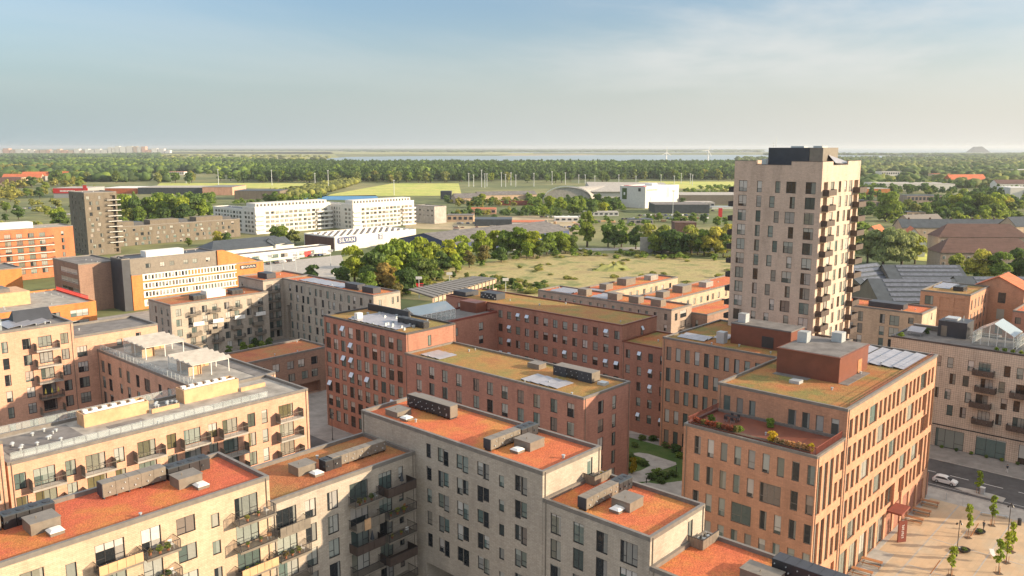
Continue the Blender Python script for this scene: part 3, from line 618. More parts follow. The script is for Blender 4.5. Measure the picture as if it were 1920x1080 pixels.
# ---- brick towers of the central court
B = Bld('apartment_building', 'dark red brick block with a regular grid of recessed windows and orange lit end wall', 'building', 110.0, 130.3, 124.2, 159.6, 26.6, 'dark_red_brick', 'sedum_gold', pane='pane_warm', cop='dark_coping', rd=.3)
ops = []
for z in rws(25.05, 7, 3.45): ops += [(158.1-2.83*i-.95, 158.1-2.83*i+.75, z-2.55, z, 'd' if i % 3 else 'n') for i in range(10)]
B.face('W', ops); B.face('S', [(116.0, 117.0, 24.0-1.1, 25.2, 'p')]); B.sashp = .14; B.roof()
B.solar(111.6, 135.5, 121.5, 152.5, 8, axis='Y', mat='solar_grey', tilt=.22); B.ahu(116.6, 132.2, 118.2, 141.0, 4, axis='Y'); B.gear('chimney_box', 112.6, 150.2, 114.1, 151.4, 1.5, 'white_paint')
m = MB(); m.box(121.6, 143, B.rz, 122.1, 158, B.rz+1.6); B.p('dark_screen', m, 'dark_metal')
m = MB()
for i in range(20): x = 112+random.random()*10; y = 134+random.random()*20; m.box(x, y, B.rz, x+.5, y+.4, B.rz+.6)
B.p('roof_cowls', m, 'light_felt' if 0 else 'galv')
B = Bld('apartment_building', 'low red brick block in front of the gridded one, ochre roof with solar panels', 'building', 109.4, 83.2, 123.5, 130.27, 22.6, 'red_brick', 'sedum_gold', pane='pane', rd=.32)
cs = [129.9, 125.8, 121.9, 118.0, 114.0, 109.2, 105.5, 101.7, 97.7, 93.8, 89.8, 86.0]
B.face('W', rows([(c-.8, c+.8, 2.5, 'd') for c in cs], rws(21.1, 6, 3.42))); B.face('S', rows([(113.6, 115.3, 2.4, 'd'), (117.9, 119.1, 2.5, 'n')], rws(21.0, 6, 3.42))); B.roof()
B.solar(111.2, 121.4, 116.2, 127.3, 3, axis='Y', mat='solar_grey', tilt=.2); B.solar(111.3, 90.6, 116.2, 99.5, 4, axis='Y', mat='solar_grey', tilt=.2)
B.duct(118.4, 88.2, 120.9, 97.3, 1.7, axis='Y', ends='dark_metal'); [B.gear('dark_casing', 118.26, a_, 118.36, b_, 1.9, 'charcoal', B.rz+.02, B.deck) for a_, b_ in ((88.2, 91.4), (94.2, 97.3))]
B.gear('skylight_box', 118.6, 85.6, 120.1, 87.2, .5, 'galv'); B.gear('grey_box', 119.0, 101.5, 121.2, 104.5, 1.0, 'duct')
B = Bld('apartment_building', 'long dark red brick block behind the court with many tilted-open windows and ochre roof', 'building', 154.8, 106.95, 169.4, 166, 24.65, 'dark_red_brick', 'sedum_gold', pane='pane_warm', cop='rust_panel', rd=.25)
cs = [105.3+3.08*i for i in range(1, 19)]
B.face('W', rows([(c-.75, c+.75, 2.0, 'n' if i % 3 else 'd') for i, c in enumerate(cs)], rws(23.1, 6, 3.6))); B.sashp = .2
B.face('S', [(162.5, 163.6, 20.9, 23.2, 'p')]); B.roof(); B.gear('dark_plant_box', 157, 160.5, 162, 165.4, 1.3, 'charcoal'); B.gear('dark_plant_box', 159, 150.8, 162.5, 156.8, 1.7, 'charcoal')
m = MB()
for i in range(8): m.tube((158.9, 151.2+i*.7, B.rz+.5+(i % 3)*.4), (158.7, 151.2+i*.7, B.rz+.5+(i % 3)*.4), .18)
B.p('fan_caps', m, 'galv', B.deck)
B = Bld('apartment_building', 'lower end of the long dark red brick block, with a green roof terrace', 'building', 154.82, 93.9, 169.4, 106.92, 21.0, 'dark_red_brick', 'sedum_olive', pane='pane_warm', cop='rust_panel', rd=.25)
B.sashp = .2; B.face('W', rows([(c-.6, c+.6, 2.0, 'n') for c in (105.2, 102.1, 99.1, 96.0)], rws(19.25, 5, 3.6))); B.roof()
B = Bld('apartment_building', 'low red brick link with a terrace carrying a glass house, behind the gridded block', 'building', 124.23, 146.5, 154.77, 158, 22.7, 'dark_red_brick', 'felt', cop='rust_red')
B.face('S', rows([(148, 149.6, 2.1, 'd'), (139, 140.6, 2.1, 'd'), (130, 131.6, 2.1, 'd')], rws(20.6, 5, 3.45))); B.roof(); B.gear('red_brick_hut', 150.5, 150, 154.6, 156, 2.6, 'rust_panel')
# ---- offices
def fin_front(B, f, c, cols, z0, z1, mat): pass
B = Bld('office_building', 'brick office wing with closely spaced tall windows, brown roof house and white vent boxes', 'building', 151.2, 62.62, 176.5, 93.87, 24.55, 'office_brick', 'sedum_olive', pane='pane_plain', rd=.3)
cs = [92.2-2.27*i for i in range(13)]
B.face('W', rows([(c-.6, c+.6, 2.95, 'p') for c in cs], rws(22.65, 5, 4.65))); B.roof()
B.gear('roof_house', 157.2, 67.9, 163.6, 81.0, 4.2, 'rust_panel'); m = MB(); m.box(157.15, 67.85, B.rz+4.2, 163.65, 81.05, B.rz+4.45); B.p('roof_house_top', m, 'felt', B.deck); m = MB(); m.box(157.13, 71.5, B.rz+.3, 157.19, 74.0, B.rz+2.6); B.p('roof_house_door', m, 'dark_metal', B.deck)
B.gear('white_vent_box', 155.3, 81.6, 157.0, 83.3, 2.4, 'galv'); m = MB(); m.box(158.6, 78.5, B.rz+4.44, 160.3, 80.2, B.rz+6.3); B.p('white_vent_box', m, 'galv', B.deck)
B.solar(154.2, 85.6, 158.3, 92.2, 2, mat='solar_grey'); B.solar(158.8, 82.6, 163, 86, 2, mat='solar_grey')
# main office: upper body and terrace step
B = Bld('office_building', 'large corner office building of orange lit brick with rhythmic window bays and brown rooftop house', 'building', 117.9, 41.8, 161.35, 62.6, 27.6, 'office_brick', 'sedum_olive', frame='coping', pane='pane_plain', rd=.35)
wide = {0: [4, 11, 16], 1: [6, 13], 2: [3, 9, 17], 3: [6, 12, 15], 4: [1, 9], 5: []}
tops = [25.75, 21.55, 17.35, 13.15, 8.95]
def south(x0, x1, r, step=2.07, first=118.95):
    ops = []; zt = tops[r]; n = int((x1-first)/step); k = 0
    while k < n+1:
        u = first+step*k
        if u+1.35 > x1-.3: break
        if k in wide[r] and u+3.3 < x1-.3: ops.append((u, u+3.35, zt-3.05, zt, 'd')); k += 2
        else: ops.append((u, u+1.3, zt-2.95, zt, 'p')); k += 1
    return ops
ops = []
for r in range(5): ops += south(117.9, 161.35, r)
ops = [o for o in ops if not (o[0] > 155.5 and o[3] in (tops[1], tops[3]))] ; ops = [o for o in ops if not (o[0] > 155.5 and o[3] in (tops[2], tops[4]))]
for k in range(3):
    u = 118.95+2.07*18+2.07*k-.9
    if u+1.3 < 161.1: ops += [(u, u+1.3, tops[2]-2.95, tops[1], 'n'), (u, u+1.3, tops[4]-2.95, tops[3], 'n')]
ops = [o for o in ops if not (138.5 < o[0] < 145.5 and o[3] == tops[4])]
gx = 118.4
while gx < 160: ops.append((gx, gx+3.2, .05, 4.75 if not (138 < gx < 146) else 8.95, 'P' if int(gx) % 2 else 't')); gx += 4.14
B.face('S', ops, depth=.38)
up = [(60.3, 61.5), (58.1, 59.2), (56.0, 57.1), (49.4, 50.7), (47.3, 48.5), (45.2, 46.4), (42.9, 44.1)]
B.face('W', [(a, b, 23.35, 25.8, 'p') for a, b in up], z0=22.9); B.roof()
m = MB()
k = 0
gx = 118.4
while gx < 160:
    if int(gx) % 2: m.box(gx+.02, 42.02, .06, gx+3.18, 42.06, 4.5)
    gx += 4.14
B.p('storefront_panels', m, 'perforated')
B.gear('roof_house', 131.4, 48.4, 144.2, 59.0, 4.1, 'rust_panel'); m = MB(); m.box(131.25, 48.25, B.rz+4.1, 144.35, 59.15, B.rz+4.3); q = MB(); q.box(131.6, 48.6, B.rz+4.3, 144.0, 58.8, B.rz+4.36); o = B.p('roof_house_coping', m, 'rust_panel', B.deck); B.p('roof_house_top', q, 'felt', B.deck)
m = MB(); m.box(139.5, 48.33, B.rz+.1, 141.3, 48.39, B.rz+2.4); B.p('roof_house_door', m, 'wood', B.deck)
m = MB(); m.box(137.6, 56.6, B.rz+4.36, 139.3, 58.3, B.rz+6.2); m.box(141.8, 52.2, B.rz+4.36, 143.7, 54.0, B.rz+6.0); B.p('white_vent_boxes', m, 'galv', B.deck)
m = MB(); m.box(131.4, 46.9, B.rz, 141.5, 48.38, B.rz+.06); m.box(129.9, 53, B.rz, 131.38, 59, B.rz+.06); B.p('gravel_strip', m, 'felt', B.deck)
B.solar(147.2, 43.3, 160.4, 51.4, 4, axis='Y', mat='solar_grey', tilt=.3); B.solar(152, 51.8, 160.4, 57.5, 3, axis='Y', mat='solar_grey', tilt=.3); B.gear('skylight', 126.6, 52.9, 128.2, 54.6, .5, 'galv')
m = MB(); m.tube((120, 42.35, 27.75), (160, 42.35, 27.75), .05); m.tube((120, 42.35, 28.2), (160, 42.35, 28.2), .03); [m.tube((120+2*i, 42.35, 27.6), (120+2*i, 42.35, 28.2), .025) for i in range(21)]; B.p('edge_rail', m, 'rust_red')
B = Bld('office_building', 'front step of the corner office building with a planted roof terrace behind a red railing', 'building', 107.7, 41.82, 117.87, 62.6, 23.3, 'office_brick', 'rust_panel', frame='coping', pane='pane', rd=.3)
ops = []; cs = [60.15-2.2*i for i in range(9)]
for r, zt in enumerate([21.85, 17.5, 13.2, 8.9, 4.6]):
    skip = ()
    if r == 1: skip = (5, 6); ops.append((46.7, 49.9, 14.5, 17.5, 't'))
    if r == 2: skip = (3, 4); ops.append((51.0, 54.2, 10.1, 13.2, 'd'))
    for i, c in enumerate(cs):
        if i in skip: continue
        ops.append((c-.55, c+.55, zt-2.85, zt, 'n' if (i+r) % 4 == 0 else 'p'))
B.face('W', ops, depth=.25)
ops = []
for u in (108.4, 110.45, 112.5): ops += [(u, u+1.3, tops[2]-2.95, tops[1], 'n'), (u, u+1.3, tops[4]-2.95, tops[3], 'n')]
for u in (114.55, 116.4): ops += [(u, u+1.15, tops[r]-2.95, tops[r], 'p') for r in (1, 2, 3, 4)]
ops += [(109, 112, .05, 4.7, 'd'), (113.4, 116.6, .05, 4.7, 'P')]
B.face('S', ops, depth=.38); B.roof()
m = MB(); m.box(107.66, 44.05, 14.5, 107.69, 45.2, 19.0); m.box(107.66, 41.95+.4, 14.5, 107.69, 43.4, 19.0)
m = MB(); m.box(107.75, 42.55, 17.52, 107.95, 43.1, 18.98); m.box(107.75, 44.75, 17.52, 107.95, 45.3, 18.98); B.p('dark_infill', m, 'dark_metal')
for (pts) in ([(108.2, 42.3), (117.6, 42.3)], [(108.2, 42.3), (108.2, 43.2)], [(108.3, 62.2), (117.6, 62.2)]):
    m = MB(); (a, b), (c, d) = pts; n = int(math.hypot(c-a, d-b)/.12)
    for i in range(n+1): x, y = a+(c-a)*i/n, b+(d-b)*i/n; m.box(x-.015, y-.015, B.rz, x+.015, y+.015, B.rz+1.3)
    m.box(min(a, c)-.03, min(b, d)-.03, B.rz+1.27, max(a, c)+.03, max(b, d)+.03, B.rz+1.33); B.p('red_railing', m, 'rust_red')
TERR = B.rz
# ---- beige lattice-brick block on the right
B = Bld('apartment_building', 'beige lattice-brick apartment block with black balconies and shops below, at the right edge', 'building', 192.0, -20, 206.5, 59.7, 23.2, 'beige_brick', 'felt', pane='pane_warm', cop='dark_coping', rd=.3)
ops = []; y = 49.85; pat = [(0, 'n'), (3.1, 'n'), (6.4, 'n'), (9.7, 'B'), (13.2, 'n'), (16.2, 'n')]
for r, zt in enumerate(rws(20.35, 4, 3.5)):
    for blk in range(4):
        for j, (dy, k) in enumerate(pat):
            yy = y-dy-18.4*blk+(.45 if (r+j) % 2 else -.25)
            if k == 'B' or (k == 'n' and j == 5 and r % 2):
                ops.append((yy-1.15, yy+1.15, zt-2.35, zt, 't'))
                B.balcony('W', yy-1.95, yy+1.95, zt-2.55, 1.45, 'dark')
            else: ops.append((yy-.6, yy+.6, zt-2.35, zt, 'n'))
y = 58.0
for zt in rws(20.35, 4, 3.5): ops += [(54.0, 55.1, zt-2.3, zt, 'n'), (57.2, 58.4, zt-2.3, zt, 'n')]
for i in range(9): ops.append((51.2-i*8.0, 56.9-i*8.0, .1, 4.3, 't'))
B.face('W', ops); B.roof()
m = MB(); m.box(191.93, -20, 4.9, 191.99, 59.7, 5.15); B.p('band', m, 'dark_metal')
B.gear('black_roof_house', 200.6, 46.6, 206.3, 52.5, 3.6, 'charcoal'); m = MB(); m.box(200.53, 50.6, B.rz+.1, 200.59, 51.8, B.rz+2.5); B.p('roof_house_door', m, 'duct', B.deck)
m = MB(); m.box(202, 49, B.rz+3.6, 205, 51.6, B.rz+4.1); m.tube((203, 48, B.rz+3.6), (203, 48, B.rz+4.8), .08); B.p('roof_house_fan', m, 'galv', B.deck)
m = MB(); m.box(205, 52.6, B.rz, 206, 59, B.rz+1.1); B.p('roof_wall', m, 'felt')
m = MB(); m.hexa([(196.6, 54.6, B.rz+.9), (199.6, 54.6, B.rz+1.6), (199.6, 57.9, B.rz+1.6), (196.6, 57.9, B.rz+.9)], [(196.6, 54.6, B.rz+1.0), (199.6, 54.6, B.rz+1.7), (199.6, 57.9, B.rz+1.7), (196.6, 57.9, B.rz+1.0)]); [m.tube((a, b, B.rz), (a, b, B.rz+c), .05) for a, b, c in ((196.9, 55, .95), (196.9, 57.6, .95), (199.3, 55, 1.6), (199.3, 57.6, 1.6))]; B.p('tilted_solar_panel', m, 'solar_grey')
BEIGE = B
B = Bld('apartment_building', 'lower ochre-roofed rear block behind the beige lattice-brick one', 'building', 206.53, 44, 222, 62, 20.6, 'sand_brick', 'sedum_gold'); B.roof()
B.gear('grey_plant_boxes', 213.5, 55, 218, 60.5, 1.4, 'charcoal')
# ---- residential tower
T = Bld('tower_block', 'tall pale brick residential tower rising to the horizon, black balconies on its sunny side', 'tower block', 173.0, 70.0, 194.6, 90.0, 61.2, 'tower_brick', 'felt', pane='pane_warm', rd=1.2)
ops = []; tt = rws(57.7, 18, 3.25)
for r, zt in enumerate(tt):
    ops.append((86.8, 88.8, zt-2.45, zt, 'd')); ops.append((83.3, 84.45, zt-2.5, zt, 'n')); ops.append((71.2, 73.4, zt-2.5, zt, 'd'))
    if r % 2 == 0: ops += [(79.05, 80.2, zt-2.5, zt, 'n'), ((75.5, 77.7, zt-2.5, zt, 'd') if r % 4 == 0 or r % 4 == 2 and r % 3 else (75.5, 77.7, zt-2.5, zt, 'd'))]
    else: ops += [(80.2, 81.4, zt-2.5, zt, 'n'), (75.6, 76.75, zt-2.5, zt, 'n')]
T.face('W', ops); ops = []
for r, zt in enumerate(tt):
    s = .5*(r % 2)
    ops += [(174.2, 176.4, zt-2.6, zt, 'v'), (177.9, 179.9, zt-2.4, zt, 'n'), (182.3+s, 183.7+s, zt-2.4, zt, 'n'), (185.6+s*2, 187.0+s*2, zt-2.4, zt, 'n'), (188.2+s, 190.2+s, zt-2.5, zt, 'd'), (191.4, 193.8, zt-2.6, zt, 'v')]
T.face('S', ops)
for f in 'NE': T.face(f)
T.p('wall', T.W, T.wm)
r_ = MB(); r_.box(173.4, 70.4, 59.6, 194.2, 89.6, 60.0); T.rz = 60.0; T.deck = T.p('roof', r_, 'felt')
# crenellated parapet: high corners, lower middle
m = MB(); HP = 62.0; LP = 61.2
for (a, b, c, d) in ((173.0, 84.9, 173.35, 90.0), (173.0, 70.0, 173.35, 76.8), (173.35, 70.0, 178.6, 70.35), (187.0, 70.0, 194.6, 70.35), (194.25, 70.35, 194.6, 90.0), (173.35, 89.65, 194.25, 90.0)): m.box(a, b, LP, c, d, HP)
for (a, b, c, d) in ((173.03, 76.8, 173.35, 84.9), (178.6, 70.03, 187.0, 70.35)): m.box(a, b, 59.9, c, d, LP-.01)
T.p('raised_parapet', m, 'tower_brick'); m = MB()
for (a, b, c, d, z) in ((172.96, 84.9, 173.4, 90.04, HP), (172.96, 69.96, 173.4, 76.8, HP), (173.4, 69.96, 178.6, 70.4, HP), (187.0, 69.96, 194.64, 70.4, HP), (172.96, 76.8, 173.4, 84.9, LP), (178.6, 69.96, 187.0, 70.4, LP)): m.box(a, b, z, c, d, z+.09)
T.p('coping', m, 'dark_coping')
T.gear('dark_roof_house', 179.0, 75.6, 186.5, 85.0, 4.9, 'charcoal'); m = MB(); m.box(179.1, 72.6, 59.99, 187.5, 75.57, 64.9); T.p('tan_roof_house', m, 'duct')
m = MB(); m.hexa([(182, 70.9, 61.6), (191.5, 70.9, 61.3), (191.5, 72.55, 61.9), (182, 72.55, 63.3)], [(182, 70.9, 61.7), (191.5, 70.9, 61.4), (191.5, 72.55, 62.0), (182, 72.55, 63.4)]); T.p('solar_roof', m, 'solar_grey')
m = MB(); m.box(180, 73.2, 64.9, 183, 75.2, 65.3); m.tube((179.6, 83.6, 64.9), (179.6, 83.6, 67.3), .05); m.tube((179.8, 84.3, 64.9), (179.8, 84.3, 66.2), .05); m.box(180.5, 77.5, 64.9, 182.5, 80.5, 65.25); m.box(174.2, 83.2, 60, 175.2, 84.2, 62.5); T.p('roof_plant', m, 'galv')
for r, zt in enumerate(tt[:16]):
    T.balcony('S', 173.9, 178.2, zt-2.65, 1.3, 'dark'); T.balcony('S', 191.0, 195.4, zt-2.65, 1.5, 'dark')
    m = MB(); m.box(173.0+.6, 90.02, zt-2.75, 177, 91.5, zt-2.6); m.box(173.5, 90.02, zt-2.6, 173.6, 91.5, zt-1.6); m.box(173.6, 91.42, zt-2.6, 177, 91.5, zt-1.6); T.p('balcony', m, 'dark_metal')
T.windows()
# ================================================================ GROUND, ROADS, FIELDS, WATER
def groundmat():
    m, n, l, b = nmat('ground'); b.inputs['Roughness'].default_value = .95; p = pos(n)
    a = noise(n, l, p, .004, 5, .6); c = noise(n, l, p, .05, 5, .7)
    k = ramp(n, l, a, [(.35, (.07, .10, .03)), (.5, (.13, .15, .05)), (.65, (.24, .22, .09))])
    l.new(mixc(n, l, 1.0, k, ramp(n, l, c, [(.3, (.6,)*3), (.7, (1.3,)*3)]), 'MULTIPLY'), b.inputs['Base Color']); return m
M['ground'] = groundmat()
def grass(name, cols, s=1.0, fine=.6):
    m, n, l, b = nmat(name); b.inputs['Roughness'].default_value = .95; p = pos(n)
    c = ramp(n, l, noise(n, l, p, .035*s, 6, .62), [(.36, cols[0]), (.5, cols[1]), (.66, cols[2])])
    c = mixc(n, l, 1.0, c, ramp(n, l, noise(n, l, p, fine, 5, .75), [(.3, (.65,)*3), (.7, (1.3,)*3)]), 'MULTIPLY')
    l.new(c, b.inputs['Base Color']); return m
M['dry_grass'] = grass('dry_grass', [(.16, .18, .055), (.36, .30, .13), (.28, .22, .10)], 1.8)
M['pitch'] = grass('pitch', [(.34, .40, .08), (.42, .44, .10), (.50, .45, .14)], .6, .1)
M['lawn'] = grass('lawn', [(.04, .09, .015), (.06, .11, .02), (.09, .12, .03)], 6, 3)
M['meadow'] = grass('meadow', [(.19, .22, .07), (.27, .28, .09), (.34, .31, .13)], .1, .02)
M['sand'] = grass('sand', [(.34, .27, .17), (.40, .32, .2), (.30, .26, .15)], .3, .05)
M['blue_court'] = flat('blue_court', (.06, .22, .42), .6, .2, .1)
def plazamat():
    m, n, l, b = nmat('plaza'); b.inputs['Roughness'].default_value = .9; p = pos(n)
    c = ramp(n, l, noise(n, l, p, .12, 5, .6), [(.35, (.42, .32, .215)), (.5, (.50, .365, .235)), (.66, (.45, .37, .27))])
    t = n.new('ShaderNodeTexBrick'); l.new(p, t.inputs['Vector']); t.inputs['Scale'].default_value = 1; t.inputs['Brick Width'].default_value = 1.6; t.inputs['Row Height'].default_value = .8; t.inputs['Mortar Size'].default_value = .03
    t.inputs['Color1'].default_value = (1, 1, 1, 1); t.inputs['Color2'].default_value = (.9, .9, .9, 1); t.inputs['Mortar'].default_value = (.88, .88, .88, 1)
    c = mixc(n, l, 1.0, c, t.outputs[0], 'MULTIPLY'); l.new(c, b.inputs['Base Color']); return m
M['plaza'] = plazamat()
def watermat():
    m, n, l, b = nmat('water'); b.inputs['Base Color'].default_value = (.22, .30, .34, 1); b.inputs['Roughness'].default_value = .3; b.inputs['IOR'].default_value = 1.33
    bp = n.new('ShaderNodeBump'); bp.inputs['Strength'].default_value = .4; bp.inputs['Distance'].default_value = 1; l.new(noise(n, l, pos(n), .2, 4), bp.inputs['Height']); l.new(bp.outputs[0], b.inputs['Normal']); return m
M['water'] = watermat()
def sheet(name, pts, z, mat, px=True, kind='structure'):
    m = MB(); q = [U(*p, 0) for p in pts] if px else [Vector((*p, 0)) for p in pts]; m.face([(v.x, v.y, z) for v in q]); o = link(name, m.mesh(name, M[mat]), kind=kind); return o
g = MB(); g.face([(-30000, -30000, 0), (30000, -30000, 0), (30000, 30000, 0), (-30000, 30000, 0)]); link('ground', g.mesh('ground', M['ground']), kind='structure')
sheet('pavement', [(-60, -80), (262, -80), (262, 175), (215, 245), (190, 330), (-60, 330)], .02, 'paving', False)
sheet('road', [(167.3, -80), (183.2, -80), (183.2, 160), (167.3, 160)], .04, 'asphalt', False); sheet('street', [(91, 60), (103, 60), (103, 330), (91, 330)], .04, 'asphalt', False)
sheet('parking_ground', [(440, 500), (640, 478), (655, 520), (600, 545), (440, 545)], .05, 'concrete'); sheet('yard', [(760, 412), (1000, 404), (1100, 420), (1080, 440), (880, 432), (760, 428)], .05, 'sand')
for i, (a, b, w) in enumerate(((470, 455, 7),)):
    A_, B_ = U(985, 470, 0), U(1420, 462, 0); d = (B_-A_).normalized(); nn = Vector((-d.y, d.x, 0))*7; A_ -= d*20; m = MB(); m.face([tuple((A_-nn)+Vector((0, 0, .06))), tuple(B_-nn+Vector((0, 0, .06))), tuple(B_+nn+Vector((0, 0, .06))), tuple(A_+nn+Vector((0, 0, .06)))]); link('road', m.mesh('road', M['concrete']), kind='structure')
A_, B_ = U(640, 505, 0), U(985, 458, 0); d = (B_-A_).normalized(); nn = Vector((-d.y, d.x, 0))*4; m = MB(); m.face([tuple(A_-nn+Vector((0, 0, .07))), tuple(B_-nn+Vector((0, 0, .07))), tuple(B_+nn+Vector((0, 0, .07))), tuple(A_+nn+Vector((0, 0, .07)))]); link('road', m.mesh('road', M['asphalt']), kind='structure')
sheet('plaza', [(105, -40), (167.2, -40), (167.2, 41.78), (105, 41.78)], .035, 'plaza', False)
m = MB(); m.box(105, 41.0, .0, 161.6, 41.78, .06); m.box(120, 38.6, .0, 134, 41.0, .055); m.box(105, 36.0, .0, 166, 36.25, .045); m.box(105, 32.2, 0, 166, 32.4, .045); m.box(105, 27.2, 0, 166, 27.4, .045); [m.box(x, 5, 0, x+.22, 36, .048) for x in (120, 132, 144)]; link('paving_strips', m.mesh('paving_strips', M['concrete']), kind='structure')
m = MB(); m.box(161.6, -40, 0, 167.2, 62, .05); link('pavement_band', m.mesh('pavement_band', M['concrete']), kind='structure')
m = MB(); m.box(183.2, -80, 0, 191.9, 62, .14); link('pavement_east', m.mesh('pavement_east', M['paving']), kind='structure')
m = MB(); m.box(167.0, -80, 0, 167.3, 62, .13); m.box(183.05, -80, 0, 183.25, 62, .15); link('kerb', m.mesh('kerb', M['concrete']), kind='structure')
m = MB(); [m.box(175.7, y, .041, 175.88, y+3.4, .046) for y in range(-40, 60, 6)]; m.box(168.8, 20, .041, 168.9, 60, .046); link('road_markings', m.mesh('road_markings', M['white_paint']), kind='structure')
m = MB(); m.prism([(168.4, 30.5), (170.8, 30.5), (171.2, 33), (170.6, 38.3), (169.6, 39), (168.6, 36)], 0, .14); link('traffic_island', m.mesh('traffic_island', M['concrete']), kind='structure')
# courtyard
sheet('lawn', [(124, 62.8), (151, 62.8), (151, 106), (124, 106)], .03, 'lawn', False)
def cpx(*p): return [(1150+x/6.75, 780+y/6.75) for x, y in p]
sheet('path', cpx((150, 180), (620, 200), (620, 245), (150, 225)), .05, 'concrete'); sheet('path', cpx((200, 480), (320, 465), (440, 480), (790, 590), (800, 620), (600, 690), (450, 830), (120, 850), (100, 760), (350, 690), (470, 630), (400, 540)), .055, 'concrete')
sheet('path', cpx((420, 840), (560, 862), (930, 815), (960, 1080), (300, 1080), (200, 900)), .05, 'concrete')
sheet('field', [(690, 556), (770, 500), (880, 500), (960, 482), (1060, 470), (1420, 492), (1420, 560), (1340, 560), (1015, 580)], .08, 'dry_grass')
sheet('grass', [(480, 545), (560, 500), (660, 478), (800, 474), (980, 466), (1000, 480), (770, 520), (700, 580)], .03, 'meadow')
for nm, p, mt in (('pitch', [(600, 368), (735, 344), (860, 344), (866, 367)], 'pitch'), ('pitch', [(290, 352), (300, 343), (630, 344), (600, 355), (430, 352)], 'pitch'), ('pitch', [(1180, 350), (1200, 340), (1700, 342), (1500, 362)], 'pitch'),
                  ('blue_court', [(566, 375), (580, 368), (705, 366), (712, 375)], 'blue_court'), ('court', [(540, 371), (560, 366), (620, 365), (600, 371)], 'lawn'), ('bare_ground', [(530, 358), (545, 349), (610, 351), (605, 359)], 'sand'),
                  ('lawn', [(1715, 488), (1722, 462), (1751, 464), (1751, 492)], 'pitch')): sheet(nm, p, .15, mt)
for nm, p, mt in (('meadow', [(300, 300), (300, 286), (620, 285), (640, 298)], 'meadow'), ('meadow', [(0, 287), (0, 281), (1000, 280.5), (1000, 290)], 'meadow'), ('sand_flat', [(330, 283.2), (360, 281.6), (700, 281.8), (760, 283.4)], 'sand'),
                  ('sand_bank', [(930, 293), (960, 290), (1100, 289.5), (1140, 292)], 'sand')): sheet(nm, p, .6, mt)
sheet('lake', [(610, 303), (615, 297), (650, 294.5), (760, 293), (940, 292.5), (1110, 291), (1440, 290.5), (1640, 292), (1840, 293), (1830, 297), (1640, 299), (1400, 305), (900, 305)], .8, 'water')
sheet('sea', [(950, 286.5), (1000, 278.2), (1500, 277), (2100, 277), (2200, 284), (1900, 286), (1600, 287), (1450, 285), (1300, 286)], .7, 'water')
# ================================================================ MID-DISTANCE BUILDINGS ON THE SAME GRID
def Q(name, label, cat, x0, y0, x1, y1, h, wall, roof='felt', S=(), W=(), **kw):
    B = Bld(name, label, cat, x0, y0, x1, y1, h, wall, roof, **kw); B.face('S', S); B.face('W', W); B.roof(); return B
def reg(a, b, step, w, h, top, n, p=3.2, k='d', jit=0, seed=1):
    r = random.Random(seed); out = []
    for i in range(n):
        u = a
        while u+w < b:
            d = r.uniform(-jit, jit) if jit else 0
            out.append((u+d, u+d+w, top-p*i-h, top-p*i, k)); u += step
    return out
Q('apartment_building', 'low dark brown brick building with a rusty roof, left of the gridded block', 'building', 84, 184, 128, 197, 12.0, 'brown_brick', 'sedum_rust', S=reg(86, 127, 4.1, 2.0, 2.1, 10, 2, 3.4, jit=.6)+[(104, 110, .1, 3.2, 'v'), (118, 125, .1, 3.2, 'v')])

b19 = Q('apartment_building', 'pale grey brick courtyard building with many small balconies, half in shadow', 'building', 112.6, 243, 146, 258, 17.8, 'grey_brick', 'sedum_rust', S=reg(114.5, 145, 3.9, 1.7, 2.2, 16.2, 5, jit=.5), W=reg(244.5, 257, 4, 1.2, 2.1, 16.2, 5, k='n'))
for r in range(4):
    for u in (118, 124.5, 132, 139.5): b19.balcony('S', u+(r % 2)*.8, u+3.6+(r % 2)*.8, 13.8-3.2*r, 1.4, ['bars', 'white', 'panel', 'bars'][r])
b19.gear('white_plant_box', 127, 248, 133.5, 252, 2.2, 'white_paint'); b19.ahu(122, 247, 126, 250, 3); b19.ahu(135.5, 247.5, 139.5, 250.5, 3)
b20 = Q('apartment_building', 'grey brick wing in shade with solar strips on its orange roof', 'building', 153.5, 196.6, 164.0, 245.98, 21.0, 'grey_brick', 'sedum_orange', W=reg(198, 245, 3.55, 1.3, 2.4, 19.5, 6, jit=.7, k='n')+[(242, 244, .5, 12, 'v')], S=[(155.5, 156.5, 17, 19.3, 'n'), (160.5, 161.3, 17.4, 19.5, 'n'), (162.6, 163.3, 17.6, 19.5, 'n')])
b20.solar(156, 216, 162, 240, 6, axis='Y', mat='solar_grey', tilt=.2); b20.gear('plant_box', 157, 209, 160, 215.5, 1.8, 'charcoal'); b20.gear('plant_box', 156.5, 200.5, 159.5, 206, 1.8, 'charcoal')
b20b = Q('apartment_building', 'grey brick head of the shaded wing with stacked corner balconies', 'building', 146.02, 246, 164, 262, 21.0, 'grey_brick', 'sedum_orange', S=reg(147.2, 153, 3.2, 2.2, 2.3, 19.4, 6), W=reg(259, 261.5, 2, 1, 1.2, 19, 1))
for r in range(5): b20b.balcony('S', 147, 151.5, 16.8-3.2*r, 1.5, 'bars')
b20b.gear('plant_box', 150, 250, 153.5, 256, 1.9, 'charcoal')
